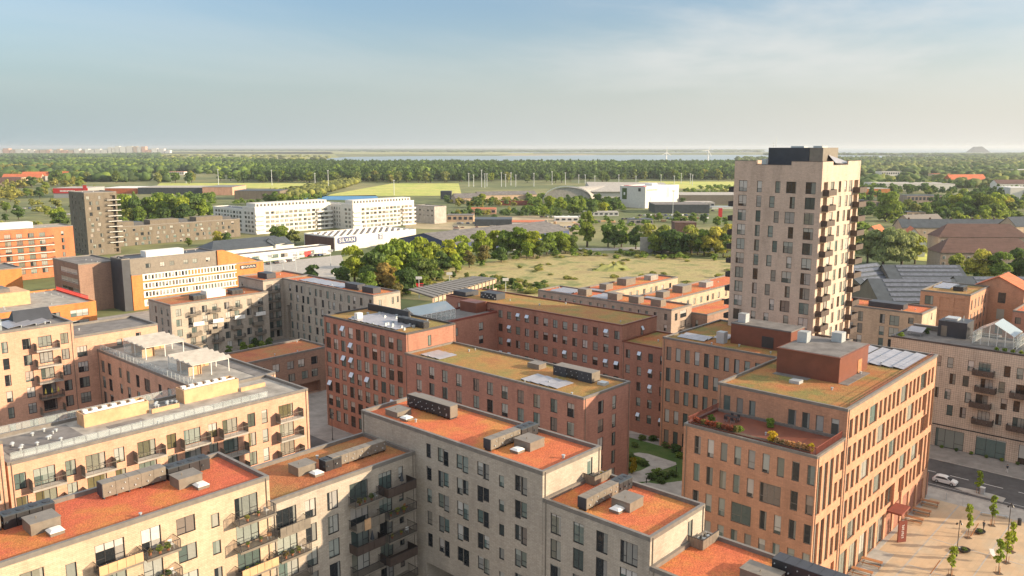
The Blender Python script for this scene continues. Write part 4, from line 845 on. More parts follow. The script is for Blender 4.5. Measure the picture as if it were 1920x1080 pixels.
# orange office
o24 = Q('office_building', 'orange brick office with white window bands and green metal top storey, left of centre', 'building', 139.8, 334, 199, 350, 14.6, 'orange_brick', 'felt', frame='white_paint', W=[],
        S=[(u, u+.95, z-1.9, z, 'f') for z in (13.9, 10.4, 6.9, 3.4) for u in [145+1.42*i for i in range(28)] if not (z == 13.9 and 12 < (u-145)/1.42 < 18)])
m = MB(); [m.box(144.2, 333.9, z-2.3, 185.6, 333.95, z-1.93) for z in (13.9, 10.4, 6.9, 3.4)]; [m.box(144.2, 333.9, z+.04, 185.6, 333.95, z+.4) for z in (13.9, 10.4, 6.9, 3.4)]; o24.p('white_band', m, 'white_paint', kind='stuff') if 0 else o24.p('white_band', m, 'white_paint')
for z in (13.9, 10.4, 6.9, 3.4): m = MB(); [m.box(145+1.42*i+.95+.01, 333.93, z-1.93, 145+1.42*(i+1)-.01, 333.97, z+.04) for i in range(28)]; m.box(144.2, 333.93, z-1.93, 144.99, 333.97, z+.04); o24.p('white_pillars', m, 'white_paint')
g24 = Q('office_building', 'grey green metal upper storey of the orange office with dark roof and white skylights', 'building', 139.75, 334.6, 177, 349.5, 20.9, 'duct', 'charcoal', z0=14.62, S=[(u, u+2, 16.6, 18.4, 'd') for u in (146, 152, 156, 162, 166, 172)])
g24.gear('white_roof_structure', 148, 338, 164, 343, 2.4, 'white_paint')
m = MB(); m.hexa([(177.05, 334, 14.6), (196, 334, 14.6), (196, 336, 14.6), (177.05, 336, 14.6)], [(177.05, 334, 20.9), (180, 334, 20.9), (180, 336, 20.9), (177.05, 336, 20.9)]); o24.p('sloped_gable', m, 'orange_brick')
m = MB(); m.box(187.4, 333.86, 11.6, 195.4, 333.93, 13.4); sg = o24.p('sign_panel', m, 'dark_metal'); m = MB()
m.box(188.0, 333.8, 12.05, 188.9, 333.85, 12.95)
for i in range(8): x = 189.4+i*.7; m.box(x, 333.8, 12.15, x+.16, 333.85, 12.9); m.box(x+.16, 333.8, 12.15 if i % 2 else 12.75, x+.5, 333.85, 12.3 if i % 2 else 12.9)
o24.p('lettering', m, 'white_paint', sg)
Q('office_building', 'brown brick stair tower of the orange office with white barred windows', 'building', 124, 345, 139.7, 372, 19.5, 'brown_brick', 'felt', frame='white_paint', W=[(346.5, 364, z-2, z, 't') for z in (17, 13.2, 9.4, 5.6)], S=[])
Q('office_building', 'dark green metal clad corner of the orange office', 'building', 136.5, 334.3, 139.74, 344.9, 21.2, 'charcoal', 'charcoal')
# orange blocks at left
b25 = Q('apartment_building', 'orange brick apartment block with long white balcony bands at the far left edge', 'building', 96, 453, 162, 470, 25.5, 'terracotta', 'light_felt', S=reg(99, 152, 5.2, 2.8, 2.3, 23, 6, 3.6, 't')+reg(156, 160, 3, 1.4, 2.3, 23, 6, 3.6, 'n'))
for r in range(5): b25.balcony('S', 124, 152, 20.3-3.6*r, 1.6, 'slab'); b25.balcony('S', 98, 118, 20.3-3.6*r, 1.6, 'slab')
b25.gear('pale_roof_house', 128, 458, 145, 466, 3, 'white_paint'); b25.gear('pale_roof_house', 100, 458, 118, 466, 3, 'white_paint')
b26 = Q('apartment_building', 'orange rendered block with a plywood roof house, behind the salmon blocks at the left', 'building', 50, 277, 104, 312, 16, 'orange_brick', 'light_felt', cop='orange_brick', S=reg(62, 102, 8.5, 5.5, 2.2, 14, 4, 3.4, 't'))
b26.gear('plywood_roof_house', 56, 290, 89, 303, 4.2, 'plywood'); m = MB(); m.box(57, 291, b26.rz+4.2, 70, 301, b26.rz+4.6); m.box(73, 292, b26.rz+4.2, 84, 300, b26.rz+5.4); b26.p('roof_plant', m, 'felt')
m = MB(); m.box(75, 289.4, b26.rz+1, 77, 290, b26.rz+3.2); b26.p('red_wood_box', m, 'wood'); m = MB(); [m.box(103.5, 282+i*.5, b26.rz, 103.6, 282.1+i*.5, b26.rz+1.6) for i in range(56)]; m.box(103.5, 282, b26.rz+1.5, 103.62, 310, b26.rz+1.65); b26.p('red_roof_railing', m, 'red_paint')
Q('apartment_building', 'second orange rendered block, farther back beside the lawn at the left', 'building', 60, 372, 112, 392, 17, 'orange_brick', 'felt', S=[(95, 97, 12, 14.5, 'd')])
# dark tower and dark long block
t27 = Q('tower_block', 'dark brown brick tower with pale balconies down its right corner', 'tower block', 195.5, 525, 214.5, 549, 38.2, 'dark_brick', 'felt', S=reg(197.5, 208, 5, 1.7, 2.2, 36, 11, 3.25, 'd', 1.2)+[(210.5, 213.5, 36-3.25*i-2.4, 36-3.25*i, 'v') for i in range(11)], W=reg(528, 548, 5, 1.2, 2.0, 36, 11, 3.25, 'n', 1))
for i in range(9): t27.balcony('S', 208, 216, 33.4-3.25*i, 1.8, 'slab')
b28 = Q('apartment_building', 'long dark brick block with scattered square windows and four roof houses, behind the orange office', 'building', 209, 560, 316, 575, 13.2, 'dark_brick', 'felt', S=reg(216, 312, 5.4, 2.1, 2.1, 11.7, 4, 3.2, 'd', 1.5))
for i, (a, b) in enumerate(((222, 239), (250, 270), (283, 303))): b28.gear('brick_roof_house', a, 561, b, 571, 3.3, 'dark_brick'); b28.gear('dark_roof_house', b+.02, 562, b+7, 571, 2.6, 'charcoal')
# white apartment pair
def white(name, x0, y0, x1, y1, h, label):
    B = Bld('apartment_building', label, 'building', x0, y0, x1, y1, h, 'white_render', 'light_felt', frame='duct', cop='white_paint'); n = 5
    B.face('S', reg(x0+9, x1-2, 4.1, 3.1, 2.0, h-2.9-.9, 5, 3.35, 't', .5)); B.face('W', reg(y0+3, y1-2, 4.6, 3.0, 1.9, h-3.8, 5, 3.35, 't', .4)); B.roof()
    B.gear('set_back_storey', x0+2, y0+2.5, x1-2, y1-2.5, 3.0, 'white_render'); m = MB()
    u = x0+3
    while u < x1-4: m = MB(); m.box(u, y0+2.42, B.rz+.6, u+1.6, y0+2.48, B.rz+2.4); u += 3.1; B.p('upper_window', m, 'charcoal', B.deck)
    for r in range(5): B.balcony('S', x0-.5, x0+8, h-6.6-3.35*r, 1.8, 'white'); B.balcony('S', x1-14, x1+.5, h-6.6-3.35*r, 1.8, 'white')
    return B
white('a', 330, 562, 398, 580, 20.6, 'white apartment block with balcony bands, left one of the white pair'); white('a', 402, 538, 466, 553, 20.6, 'white apartment block with balcony bands, right one of the white pair')
B = Bld('apartment_building', 'shaded rear wing of the left white block, running back from its corner', 'building', 330, 580.1, 344, 625, 18.5, 'white_render', 'slate', cop='white_paint'); B.face('W', reg(582, 624, 4.6, 3, 1.9, 16.5, 5, 3.3, 't')); B.roof()
B = Bld('apartment_building', 'rear wing of the right white block, seen end on', 'building', 402, 553.1, 416, 588, 19.5, 'white_render', 'light_felt', cop='white_paint'); B.face('W', reg(555, 587, 3.4, 1.3, 1.9, 17.3, 5, 3.3, 'n')); B.roof()
# builders' merchant
B = Bld('store', 'white building supply store with a blue name sign and a flat roof full of rooflights', 'shop', 311, 436, 379, 470, 9.0, 'white_render', 'light_felt', cop='white_paint'); B.face('S', [(322, 327, .1, 3.5, 'P')]); B.face('W', [(445, 455, .1, 5, 'P')]); B.roof()
m = MB()
for i in range(12):
    for j in range(5): m.box(314+i*5.3, 439+j*6, B.rz, 316.4+i*5.3, 440.4+j*6, B.rz+.6)
B.p('rooflights', m, 'white_paint'); m = MB()
for i in range(11): m.box(316.8+i*5.3, 437, B.rz, 317.4+i*5.3, 469, B.rz+.35)
B.p('roof_ribs', m, 'tile_brown'); m = MB(); m.box(310.8, 437, 1, 310.97, 469, 8.2); B.p('brown_cladding', m, 'tile_brown')
def textpart(B, txt, parent, loc, size, mat, rz=0, extr=.03):
    c = bpy.data.curves.new('lettering', 'FONT'); c.body = txt; c.size = size; c.extrude = extr; c.align_x = 'CENTER'; c.align_y = 'CENTER'; c.offset = size*.006; c.space_character = 1.12
    t = bpy.data.objects.new('tmp', c); COL.objects.link(t); dg = bpy.context.evaluated_depsgraph_get(); me = bpy.data.meshes.new_from_object(t.evaluated_get(dg)); bpy.data.objects.remove(t)
    me.materials.clear(); me.materials.append(M[mat]); me.transform(Matrix.Rotation(math.pi/2, 4, 'X')); me.name = 'lettering'
    return part('lettering', me, parent, loc, rz)
m = MB(); q = []
for a in range(24):
    t = 2*math.pi*a/24; q.append((7.6*math.copysign(abs(math.cos(t))**.35, math.cos(t)), 2.1*math.copysign(abs(math.sin(t))**.35, math.sin(t))))
def slabS(pts, cx, y, cz, th, m): m.face([(cx+a, y-th, cz+b) for a, b in pts]); [m.face([(cx+pts[i][0], y-th, cz+pts[i][1]), (cx+pts[i][0], y, cz+pts[i][1]), (cx+pts[(i+1) % len(pts)][0], y, cz+pts[(i+1) % len(pts)][1]), (cx+pts[(i+1) % len(pts)][0], y-th, cz+pts[(i+1) % len(pts)][1])]) for i in range(len(pts))]
slabS(q, 320.5, 435.98, 6.2, .15, m); sg = B.p('name_sign', m, 'sign_blue'); textpart(B, 'SILVAN', sg, Vector((320.5, 435.75, 6.2))-B.off, 3.5, 'white_paint')
m = MB(); m.box(346, 435.8, 4.6, 349.3, 435.97, 8.3); s2 = B.p('side_sign', m, 'sign_blue'); m = MB(); [m.box(346.7, 435.7, 5.1+i*1.15, 348.6, 435.79, 5.7+i*1.15) for i in range(3)]; B.p('sign_stripes', m, 'white_paint', s2)
# gabled shed helper, ridge along local x
def shed(name, label, cat, loc, rz, L, Dp, hw, hr, wall, roof, group=None, hip=0, strips=None, chim=0, wins=None, win_mat='pane'):
    t = thing(name, label, cat, loc, rz, group); m = MB(); a, d = L/2, Dp/2
    m.box(-a, -d, 0, a, d, hw)
    if not hip: m.face([(-a, -d, hw), (-a, d, hw), (-a, 0, hr)]); m.face([(a, d, hw), (a, -d, hw), (a, 0, hr)])
    w = part('wall', m.mesh('wall', M[wall]), t); m = MB(); e = .4; A_ = a+(e if hip else e); r = a-(hip or 0); hh = hw-.02; tk = .18
    f1 = [(-A_, -d-e, hh), (A_, -d-e, hh), (r, 0, hr), (-r, 0, hr)]; f2 = [(A_, d+e, hh), (-A_, d+e, hh), (-r, 0, hr), (r, 0, hr)]
    if not hip: f1[2] = (A_, 0, hr); f1[3] = (-A_, 0, hr); f2[2] = (-A_, 0, hr); f2[3] = (A_, 0, hr)
    for f in (f1, f2): m.hexa(f, [(x, y, z+tk) for x, y, z in f])
    if hip:
        for s in (1, -1): f = [(s*A_, -d-e, hh), (s*A_, d+e, hh), (s*r, 0, hr)]; m.face([(x, y, z+tk*.98) for x, y, z in f]); 
    rf = part('roof', m.mesh('roof', M[roof]), t)
    for i in range(chim): m = MB(); x = -r+(2*r)*(i+.5)/chim; m.box(x-.5, -.4, hr-.5, x+.5, .4, hr+1.1); part('chimney', m.mesh('chimney', M['tile_brown']), rf)
    if strips:
        m = MB()
        for (x0, x1, s0, s1) in strips:
            P = lambda x, s: (x, (-d-e)*(1-s), hh+(hr-hh)*s+tk+.06)
            m.hexa([P(x0, s0), P(x1, s0), P(x1, s1), P(x0, s1)], [tuple(Vector(P(x, s))+Vector((0, -.03, .08))) for x, s in ((x0, s0), (x1, s0), (x1, s1), (x0, s1))])
        part('solar_strips', m.mesh('solar_strips', M['solar']), rf)
    if wins:
        n, rows_ = wins
        for rr in range(rows_):
            for i in range(n):
                m = MB(); x = -a+L*(i+.5)/n; z = 1.0+rr*(hw-1.0)/rows_; k = (round(L/n, 1), round(hw, 1), win_mat, 'sh')
                if k not in WC: g = MB(); g.box(-.6, -.05, 0, .6, .02, 1.5); f = MB(); f.box(-.7, -.03, -.1, .7, .03, 1.6); WC[k] = (f.mesh('window', M['white_paint']), g.mesh('pane', M[win_mat]))
                o = part('window', WC[k][0], w, (x, -d-.02, z)) if 0 else part('window', WC[k][0], t, (x, -d-.02, z)); part('pane', WC[k][1], o)
    return t
def vyaw(px): # yaw whose local x is image-right, local -y faces the camera
    return YAW-math.pi/2
VY = YAW-math.pi/2
shed('store', 'dark warehouse with a blue gable end and lettering, behind the roadside trees', 'shop', (410, 396, 0), 0, 118, 48, 6, 11, 'blue_panel', 'felt')
bl = bpy.data.objects['store.001'] if 'store.001' in bpy.data.objects else None
if bl:
    m = MB()
    for i in range(7): m.box(-59.25, -12+i*1.7, 3.2, -59.15, -11+i*1.7, 5.0)
    part('lettering', m.mesh('lettering', M['white_paint']), bl)
B = Bld('garage_building', 'long low white garage building with workshop doors on the car yard', 'garage', 236, 425, 300, 437, 5.2, 'white_render', 'felt', cop='white_paint'); B.face('S', [(240+6.2*i, 244.6+6.2*i, .1 if i % 3 == 2 else 1.4, 3.6, 'P' if i % 3 == 2 else 't') for i in range(9)]); B.roof()
m = MB(); m.box(281, 424.9, .1, 285.6, 424.97, 3.4); B.p('red_door', m, 'red_paint')
shed('house', 'pale house with a dark pitched roof beside the white garage building', 'house', tuple(U(520, 470, 0)), .3, 14, 10, 5, 8.5, 'white_render', 'slate', wins=(3, 1))
shed('warehouse', 'dark hipped roof shed between the white blocks and the orange office', 'warehouse', (268, 470, 0), 0, 56, 22, 4, 9, 'white_render', 'slate', hip=7)
Q('office_building', 'grey cube of an office with a white end wall, right of the white apartment blocks', 'building', 481, 529, 495, 556, 15, 'concrete', 'light_felt', W=reg(531, 554, 5.2, 2, 1.5, 12, 2, 4, 'd'))
B = Q('warehouse', 'tall white box warehouse with a grey shaded side, in front of the right-hand pitch', 'warehouse', 757, 497, 825, 530, 23.2, 'white_render', 'white_paint', W=[], S=[(764, 767, 3, 12, 'P')], cop='white_paint')
m = MB(); m.box(756.8, 521, 9, 756.97, 527, 21); pn = B.p('green_panel', m, 'lawn'); m = MB(); m.box(756.7, 523, 13.5, 756.79, 525, 16.5); B.p('panel_mark', m, 'white_paint', pn); m = MB(); m.box(760, 496.85, 18.6, 780, 496.97, 20.2); B.p('dark_lettering', m, 'concrete'); m = MB(); m.box(800, 496.85, 10, 804, 496.97, 21); B.p('grey_banner', m, 'galv'); m = MB(); m.box(756.7, 503, 18, 756.97, 506, 21.5); B.p('small_dark_sign', m, 'dark_metal'); m = MB(); m.box(790, 510, 22.8, 800, 520, 25.5); B.p('roof_unit', m, 'white_paint'); m = MB(); m.box(758, 500, 22.9, 764, 526, 23.7); B.p('red_roof_strip', m, 'red_paint')
# arched hall
def arch_hall():
    c = U(1064, 380, 0); t = thing('sports_hall', 'grey sports hall with a barrel-vaulted roof beside a long low roof, before the far wood', 'hall', tuple(c), VY); m = MB(); n = 18; R = 28; Hh = 18; L = 120
    pts = [(-R*math.cos(math.pi*i/n), Hh*math.sin(math.pi*i/n)**.8) for i in range(n+1)]; d = Vector((.62, .78)) 
    for i in range(n):
        (x0, z0), (x1, z1) = pts[i], pts[i+1]; m.face([(x0, 0, z0), (x1, 0, z1), (x1+L*d.x, L*d.y, z1), (x0+L*d.x, L*d.y, z0)])
    m.face([(x+.0, .3, z) for x, z in reversed(pts)]); part('vaulted_roof', m.mesh('vaulted_roof', M['concrete'], smooth=False), t); m = MB()
    for i in range(n): (x0, z0), (x1, z1) = pts[i], pts[i+1]; m.hexa([(x0*1.03, -1.5, z0*1.05), (x1*1.03, -1.5, z1*1.05), (x1*1.03, 1.5, z1*1.05), (x0*1.03, 1.5, z0*1.05)], [(x0*1.03, -1.5, z0*1.05+.9), (x1*1.03, -1.5, z1*1.05+.9), (x1*1.03, 1.5, z1*1.05+.9), (x0*1.03, 1.5, z0*1.05+.9)])
    part('arch_rim', m.mesh('arch_rim', M['galv']), t); m = MB(); m.box(30, 10, 0, 130, 90, 12.6); part('long_low_hall', m.mesh('long_low_hall', M['white_render']), t); m = MB(); m.hexa([(28, 7, 12.6), (132, 7, 12.6), (132, 94, 12.6), (28, 94, 12.6)], [(30, 10, 13.4), (130, 10, 13.4), (130, 90, 20), (30, 90, 21)]); part('low_roof', m.mesh('low_roof', M['concrete']), t)
arch_hall()
# brown-grey block with cream wings on the vacant lot
b23 = Q('apartment_building', 'long brown grey brick block in shade with orange roof patches, beside the vacant lot', 'building', 208, 126.4, 219.5, 178, 18, 'taupe_brick', 'sedum_orange', W=reg(128, 177, 3.1, 1.1, 1.9, 16.5, 4, 3.3, 'n', .4), S=[(210, 211.4, 14.3, 16.5, 'd'), (213, 216.5, 11.6, 13.8, 't'), (213, 216.5, 8.2, 10.4, 't'), (213, 216.5, 14.7, 16.9, 't')])
b23.balcony('S', 213, 217.5, 11.3, 1.5, 'bars'); b23.balcony('S', 213, 217.5, 8, 1.5, 'bars')
for y in (132, 140, 148, 160): b23.gear('roof_house_box', 211, y, 214, y+3.6, 2.1, 'light_felt' if 0 else 'duct')
b23.solar(210.5, 151.5, 217.5, 158, 3, mat='solar_grey'); b23.solar(210.5, 166, 217.5, 175, 4, mat='solar_grey')
for i, (x0, y0, x1, y1, lab) in enumerate(((219.53, 163, 272, 175, 'cream brick wing nearest the vacant lot, sunlit front and orange roof'), (219.53, 140, 291, 152, 'cream brick wing with potted trees below, parallel to the one by the vacant lot'))):
    B = Q('apartment_building', lab, 'building', x0, y0, x1, y1, 16.5, 'sand_brick', 'sedum_orange', S=reg(x0+3, x1-2, 4.3, 1.5, 2.1, 14.8, 4, 3.3, 'd', .6))
    B.gear('roof_house_box', x0+24, y0+4, x0+30, y0+8, 2.4, 'duct'); B.gear('roof_house_box', x0+40, y0+4, x0+45, y0+7, 1.8, 'light_felt'); B.gear('roof_house_box', x0+12, y0+4, x0+16, y0+7, 2.0, 'duct')
    B.solar(x0+2, y0+3, x0+10, y0+9, 3, mat='solar_grey')
Q('apartment_building', 'low brown brick block with a bright orange roof just left of the tower', 'building', 219.53, 121, 247, 131, 15.5, 'brown_brick', 'sedum_orange', W=[(124, 125, 11, 13.4, 'n'), (128, 129, 11, 13.4, 'n')], S=[(240, 242, 8, 13.5, 'v')])
b15 = Q('apartment_building', 'small sand brick apartment block with an orange roof, just right of the tower', 'building', 237.8, 66.4, 251, 92, 20.5, 'sand_brick', 'sedum_orange', W=[(68.5, 69.9, 17.3, 19, 'n')]+[(72+.2, 74.8, z-2.8, z, 'd') for z in (19, 15.6)]+[(76, 77.4, z-2.6, z, 'n') for z in (19, 15.6)]+[(82, 83.4, z-2.8, z, 'n') for z in (19, 15.6)]+[(84.6, 86.8, z-2.8, z, 'd') for z in (19, 15.6)]+[(76, 77.4, 9.6, 12.2, 'n'), (72.2, 74.8, 9.6, 12.2, 'd'), (82, 83.4, 9.6, 12.2, 'n')], S=[(246, 247, 17.5, 19.4, 'p')])
b15.gear('dark_roof_plant', 241.5, 72.5, 245.5, 82, 1.5, 'charcoal')
b16 = Q('apartment_building', 'brick block with bricked-up panels in shade and a sunlit arcade side, right of the tower', 'building', 280.5, 65, 303, 79.4, 20.2, 'office_brick', 'sedum_gold', W=[(75.5, 78, 15.8, 18.6, 'd')]+[(66.5+4.1*i, 69.5+4.1*i, z-3.2, z, 'P') for i in range(2) for z in (18.6, 14.4, 10.2)], S=reg(282, 302, 4.1, 1.5, 3.0, 18.2, 4, 4.3, 'p'))
b16.ahu(288, 69, 293, 72, 3); b16.solar(290, 73.5, 301, 78.5, 3, mat='solar_grey')
shed('house', 'gabled brick house with arched stair window, right of the panelled brick block', 'house', (309.5, 62.5, 0), 0, 12, 15, 19.5, 23.5, 'office_brick', 'tile_red')
m = MB(); [m.box(-6.08, -2.4, z, -6.02, -.2, z+3.4) for z in (15, 9.6, 4.8)]; part('stair_windows', m.mesh('stair_windows', M['pane']), bpy.data.objects['house.001'])
Q('apartment_building', 'low brick block with an orange roof at the right edge, behind the roof glasshouses', 'building', 286, 30, 310, 54.4, 16, 'red_brick', 'sedum_orange', W=reg(32, 54, 4, 1.6, 2, 14, 3))
Q('apartment_building', 'small ochre brick block at the right edge, in front of the low brick one', 'building', 252, 20, 270, 44, 15.5, 'brown_brick', 'sedum_orange', W=reg(24, 43, 4, 1.6, 2, 14, 3))
# parking deck with slatted roof (turned 16 degrees from the street grid)
pk = [U(812, 557, 9), U(932, 521, 9), U(888, 517, 9), U(765, 542, 9)]; c = sum(pk, Vector())/4; c.z = 0; t = thing('parking_deck', 'parking deck roofed with long pale slats, at the edge of the vacant lot', 'car park', tuple(c))
L_ = [p-c for p in pk]; m = MB(); m.hexa([tuple(p-Vector((0, 0, .5))) for p in L_], [tuple(p-Vector((0, 0, .25))) for p in L_]); part('roof_slab', m.mesh('roof_slab', M['dark_coping']), t); m = MB(); n = 15
for i in range(n):
    f0, f1 = (i+.1)/n, (i+.82)/n; m.hexa([tuple(L_[0].lerp(L_[1], f0)-Vector((0, 0, .24))), tuple(L_[0].lerp(L_[1], f1)-Vector((0, 0, .24))), tuple(L_[3].lerp(L_[2], f1)-Vector((0, 0, .24))), tuple(L_[3].lerp(L_[2], f0)-Vector((0, 0, .24)))], [tuple(L_[0].lerp(L_[1], f0)), tuple(L_[0].lerp(L_[1], f1)), tuple(L_[3].lerp(L_[2], f1)), tuple(L_[3].lerp(L_[2], f0))])
part('roof_slats', m.mesh('roof_slats', M['duct']), t); m = MB(); dn = (L_[1]-L_[0]).normalized(); pn = Vector((-dn.y, dn.x, 0))
for i in range(16): p = L_[0].lerp(L_[1], (i+.3)/16.5); m.hexa([tuple(Vector((p.x, p.y, 0))+v) for v in (-dn*.15-pn*.15, dn*.15-pn*.15, dn*.15+pn*.15, -dn*.15+pn*.15)], [tuple(Vector((p.x, p.y, 8.4))+v) for v in (-dn*.15-pn*.15, dn*.15-pn*.15, dn*.15+pn*.15, -dn*.15+pn*.15)])
part('columns', m.mesh('columns', M['concrete']), t); m = MB(); q0, q1 = L_[0], L_[1]; [m.hexa([tuple(Vector((p.x, p.y, z))+v) for p, v in ((q0, pn*.2), (q1, pn*.2), (q1, pn*.45), (q0, pn*.45))], [tuple(Vector((p.x, p.y, z+h))+v) for p, v in ((q0, pn*.2), (q1, pn*.2), (q1, pn*.45), (q0, pn*.45))]) for z, h in ((0, 1.4), (3.0, 1.5), (6.8, 1.7))]; part('cream_parapet_bands', m.mesh('cream_parapet_bands', M['sand_brick']), t)
# ================================================================ FAR BUILDINGS (turned to face roughly the camera side, real boxes)
def vbox(name, label, cat, p0, p1, yt, yb, depth, wall, roof, rz=0., bands=0, group=None):
    c = U((p0+p1)/2, yb, 0); w = PX(c)[2]*(p1-p0)/FPX; h = max(2, hz(c, yt)); t = thing(name, label, cat, tuple(c), VY+rz, group); m = MB(); m.box(-w/2, 0, 0, w/2, depth, h); part('wall', m.mesh('wall', M[wall]), t)
    m = MB(); m.box(-w/2-.1, -.1, h, w/2+.1, depth+.1, h+.3); part('roof', m.mesh('roof', M[roof]), t)
    if bands:
        for i in range(bands):
            m = MB(); z = h*(i+.35)/bands; n = max(3, int(w/4.5))
            for k in range(n): x = -w/2+w*(k+.2)/n; m.box(x, -.12, z, x+w/n*.6, -.01, z+h/bands*.45)
            part('window_row', m.mesh('window_row', M['charcoal']), t)
    return t
vbox('store', 'wide store with a long dark red fascia and white lettering, behind the dark tower', 'shop', 101, 166, 353, 371, 45, 'silver_car', 'concrete')
s_ = bpy.data.objects['store.002'] if 'store.002' in bpy.data.objects else None
c = U(133, 371, 0); 
if s_:
    w = PX(c)[2]*65/FPX; h = hz(c, 353); m = MB(); m.box(-w/2, -.6, h-6.5, w/2, -.12, h-.2); f = part('red_fascia', m.mesh('red_fascia', M['red_paint']), s_); m = MB(); m.box(w/2-6, -.9, h-5, w/2-1, -.6, h+4); part('red_emblem', m.mesh('red_emblem', M['red_paint']), s_); m = MB()
    for i in range(11): m.box(-w*.3+i*1.8, -.7, h-4.6, -w*.3+i*1.8+1.1, -.62, h-2.4)
    part('lettering', m.mesh('lettering', M['white_paint']), f)
vbox('store', 'low orange and white retail hall with a pale roof, right of the red store', 'shop', 190, 258, 353, 363, 60, 'tile_red', 'white_paint')
vbox('warehouse', 'long grey retail hall behind the trees beside the orange one', 'warehouse', 259, 380, 352, 364, 60, 'slate', 'concrete'); vbox('warehouse', 'grey hall with a cream and salmon end wall at the edge of the pitch', 'warehouse', 380, 436, 351, 366, 60, 'salmon_brick', 'duct')
vbox('warehouse', 'dark roofed low building left of the blue court', 'warehouse', 440, 525, 358, 374, 40, 'dark_brick', 'slate'); vbox('house', 'long brick house under a brown roof in the wood at the left edge', 'house', 0, 40, 333, 348, 25, 'sand_brick', 'tile_brown', bands=1)
shed('house', 'long house with a bright orange tiled roof in the trees on the left', 'house', tuple(U(92, 338, 0)), VY+.25, 92, 18, 9, 17, 'white_render', 'tile_red', wins=(8, 2)); shed('house', 'second orange roofed house, left of the longest one', 'house', tuple(U(45, 341, 0)), VY+.1, 70, 18, 8, 15, 'sand_brick', 'tile_red', wins=(7, 2)); shed('house', 'cream house with a brown tiled roof at the left edge among trees', 'house', tuple(U(14, 352, 0)), VY+.05, 46, 16, 8, 16, 'sand_brick', 'tile_brown', wins=(5, 2))
vbox('warehouse', 'dark small hall with a white face, right of the pitch', 'warehouse', 826, 846, 359, 374, 16, 'charcoal', 'charcoal'); shed('house', 'brown gabled hall right of the dark small one', 'house', tuple(U(872, 380, 0)), VY+.3, 28, 22, 6, 11, 'sand_brick', 'felt', wins=(4, 1)); shed('house', 'beige gabled shed in the middle distance', 'house', tuple(U(925, 374, 0)), VY+.3, 44, 22, 6, 10, 'sand_brick', 'felt'); shed('house', 'beige gabled shed beside the arched hall', 'house', tuple(U(972, 373, 0)), VY+.3, 42, 22, 6, 10, 'sand_brick', 'felt')
vbox('goods_train', 'red rail wagons standing among the bushes', 'train', 934, 1000, 377, 385, 3, 'rust_red', 'rust_red'); vbox('restaurant', 'small white flat-roofed pavilion with an orange roof line behind the roadside trees', 'pavilion', 960, 1022, 417, 434, 18, 'white_render', 'tile_red', bands=1)
vbox('warehouse', 'dark flat trading hall right of the white box warehouse', 'warehouse', 1228, 1330, 384, 400, 40, 'slate', 'felt'); vbox('warehouse', 'grey roofed hall with a dark cube on top, left of the tower', 'warehouse', 1275, 1400, 366, 384, 60, 'duct', 'concrete'); vbox('warehouse', 'petrol station canopy with a red totem, left of the tower', 'petrol station', 1335, 1420, 388, 392, 14, 'white_render', 'galv')
vbox('sign', 'red totem sign beside the station canopy', 'sign', 1347, 1354, 391, 407, 1, 'red_paint', 'red_paint'); vbox('warehouse', 'brown long shed behind the yellowing trees', 'warehouse', 1265, 1305, 418, 438, 14, 'tile_brown', 'tile_brown')
vbox('kiosk', 'long white wall behind the yellowing trees', 'wall', 1200, 1345, 446, 474, 1, 'concrete', 'concrete'); vbox('warehouse', 'dark building supplies shed in the timber yard', 'warehouse', 890, 960, 412, 424, 25, 'slate', 'slate')
# right-hand suburb
shed('apartment_house', 'nearer of the two long beige houses with hipped brown roofs at the right', 'house', tuple(U(1838, 508, 0)), VY-.04, 50, 15, 10.5, 17.5, 'taupe_brick', 'tile_brown', hip=7, wins=(12, 3)); shed('apartment_house', 'farther of the two long beige houses with hipped brown roofs at the right', 'house', tuple(U(1830, 474, 0)), VY-.04, 54, 15, 10.5, 18, 'taupe_brick', 'tile_brown', hip=8, wins=(12, 3))
shed('apartment_house', 'long beige house with a grey roof behind the two brown hipped ones', 'house', tuple(U(1800, 449, 0)), VY-.02, 90, 15, 9, 14.5, 'sand_brick', 'slate', chim=6, wins=(14, 2)); shed('apartment_house', 'beige house with a curved grey roof left of the brown hipped ones', 'house', tuple(U(1722, 446, 0)), VY+.3, 30, 18, 11, 17, 'sand_brick', 'duct', wins=(5, 3))
shed('house', 'house with a glowing orange tiled roof behind the silvery tree', 'house', tuple(U(1706, 478, 0)), VY+1.25, 17, 14, 9, 17, 'white_render', 'tile_red', wins=(3, 2)); shed('house', 'low house with an orange roof edge by the tower', 'house', tuple(U(1640, 452, 0)), VY+.9, 20, 12, 5, 11, 'sand_brick', 'tile_red'); shed('apartment_house', 'grey roofed apartment house at the right edge', 'house', tuple(U(1925, 455, 0)), VY+.2, 34, 16, 12, 18, 'sand_brick', 'slate', wins=(6, 3))
vbox('warehouse', 'low orange hall right of the tower in the middle distance', 'warehouse', 1600, 1668, 354, 368, 30, 'orange_brick', 'concrete'); vbox('warehouse', 'long pale flat-roofed hall among trees on the right', 'warehouse', 1655, 1790, 345, 357, 70, 'white_render', 'concrete'); vbox('house', 'dark roofed terrace among trees on the right', 'house', 1700, 1765, 367, 380, 20, 'taupe_brick', 'slate', bands=1)
shed('house', 'large red roofed school house among the far trees at the right', 'house', tuple(U(1808, 348, 0)), VY+.2, 70, 24, 8, 19, 'tile_red', 'tile_red', wins=(9, 1)); shed('house', 'pale long house with a red roof near the right edge', 'house', tuple(U(1910, 355, 0)), VY, 80, 20, 9, 15, 'white_render', 'tile_brown', wins=(12, 2)); vbox('warehouse', 'white hall near the right edge', 'warehouse', 1893, 1935, 352, 373, 30, 'white_render', 'white_paint')
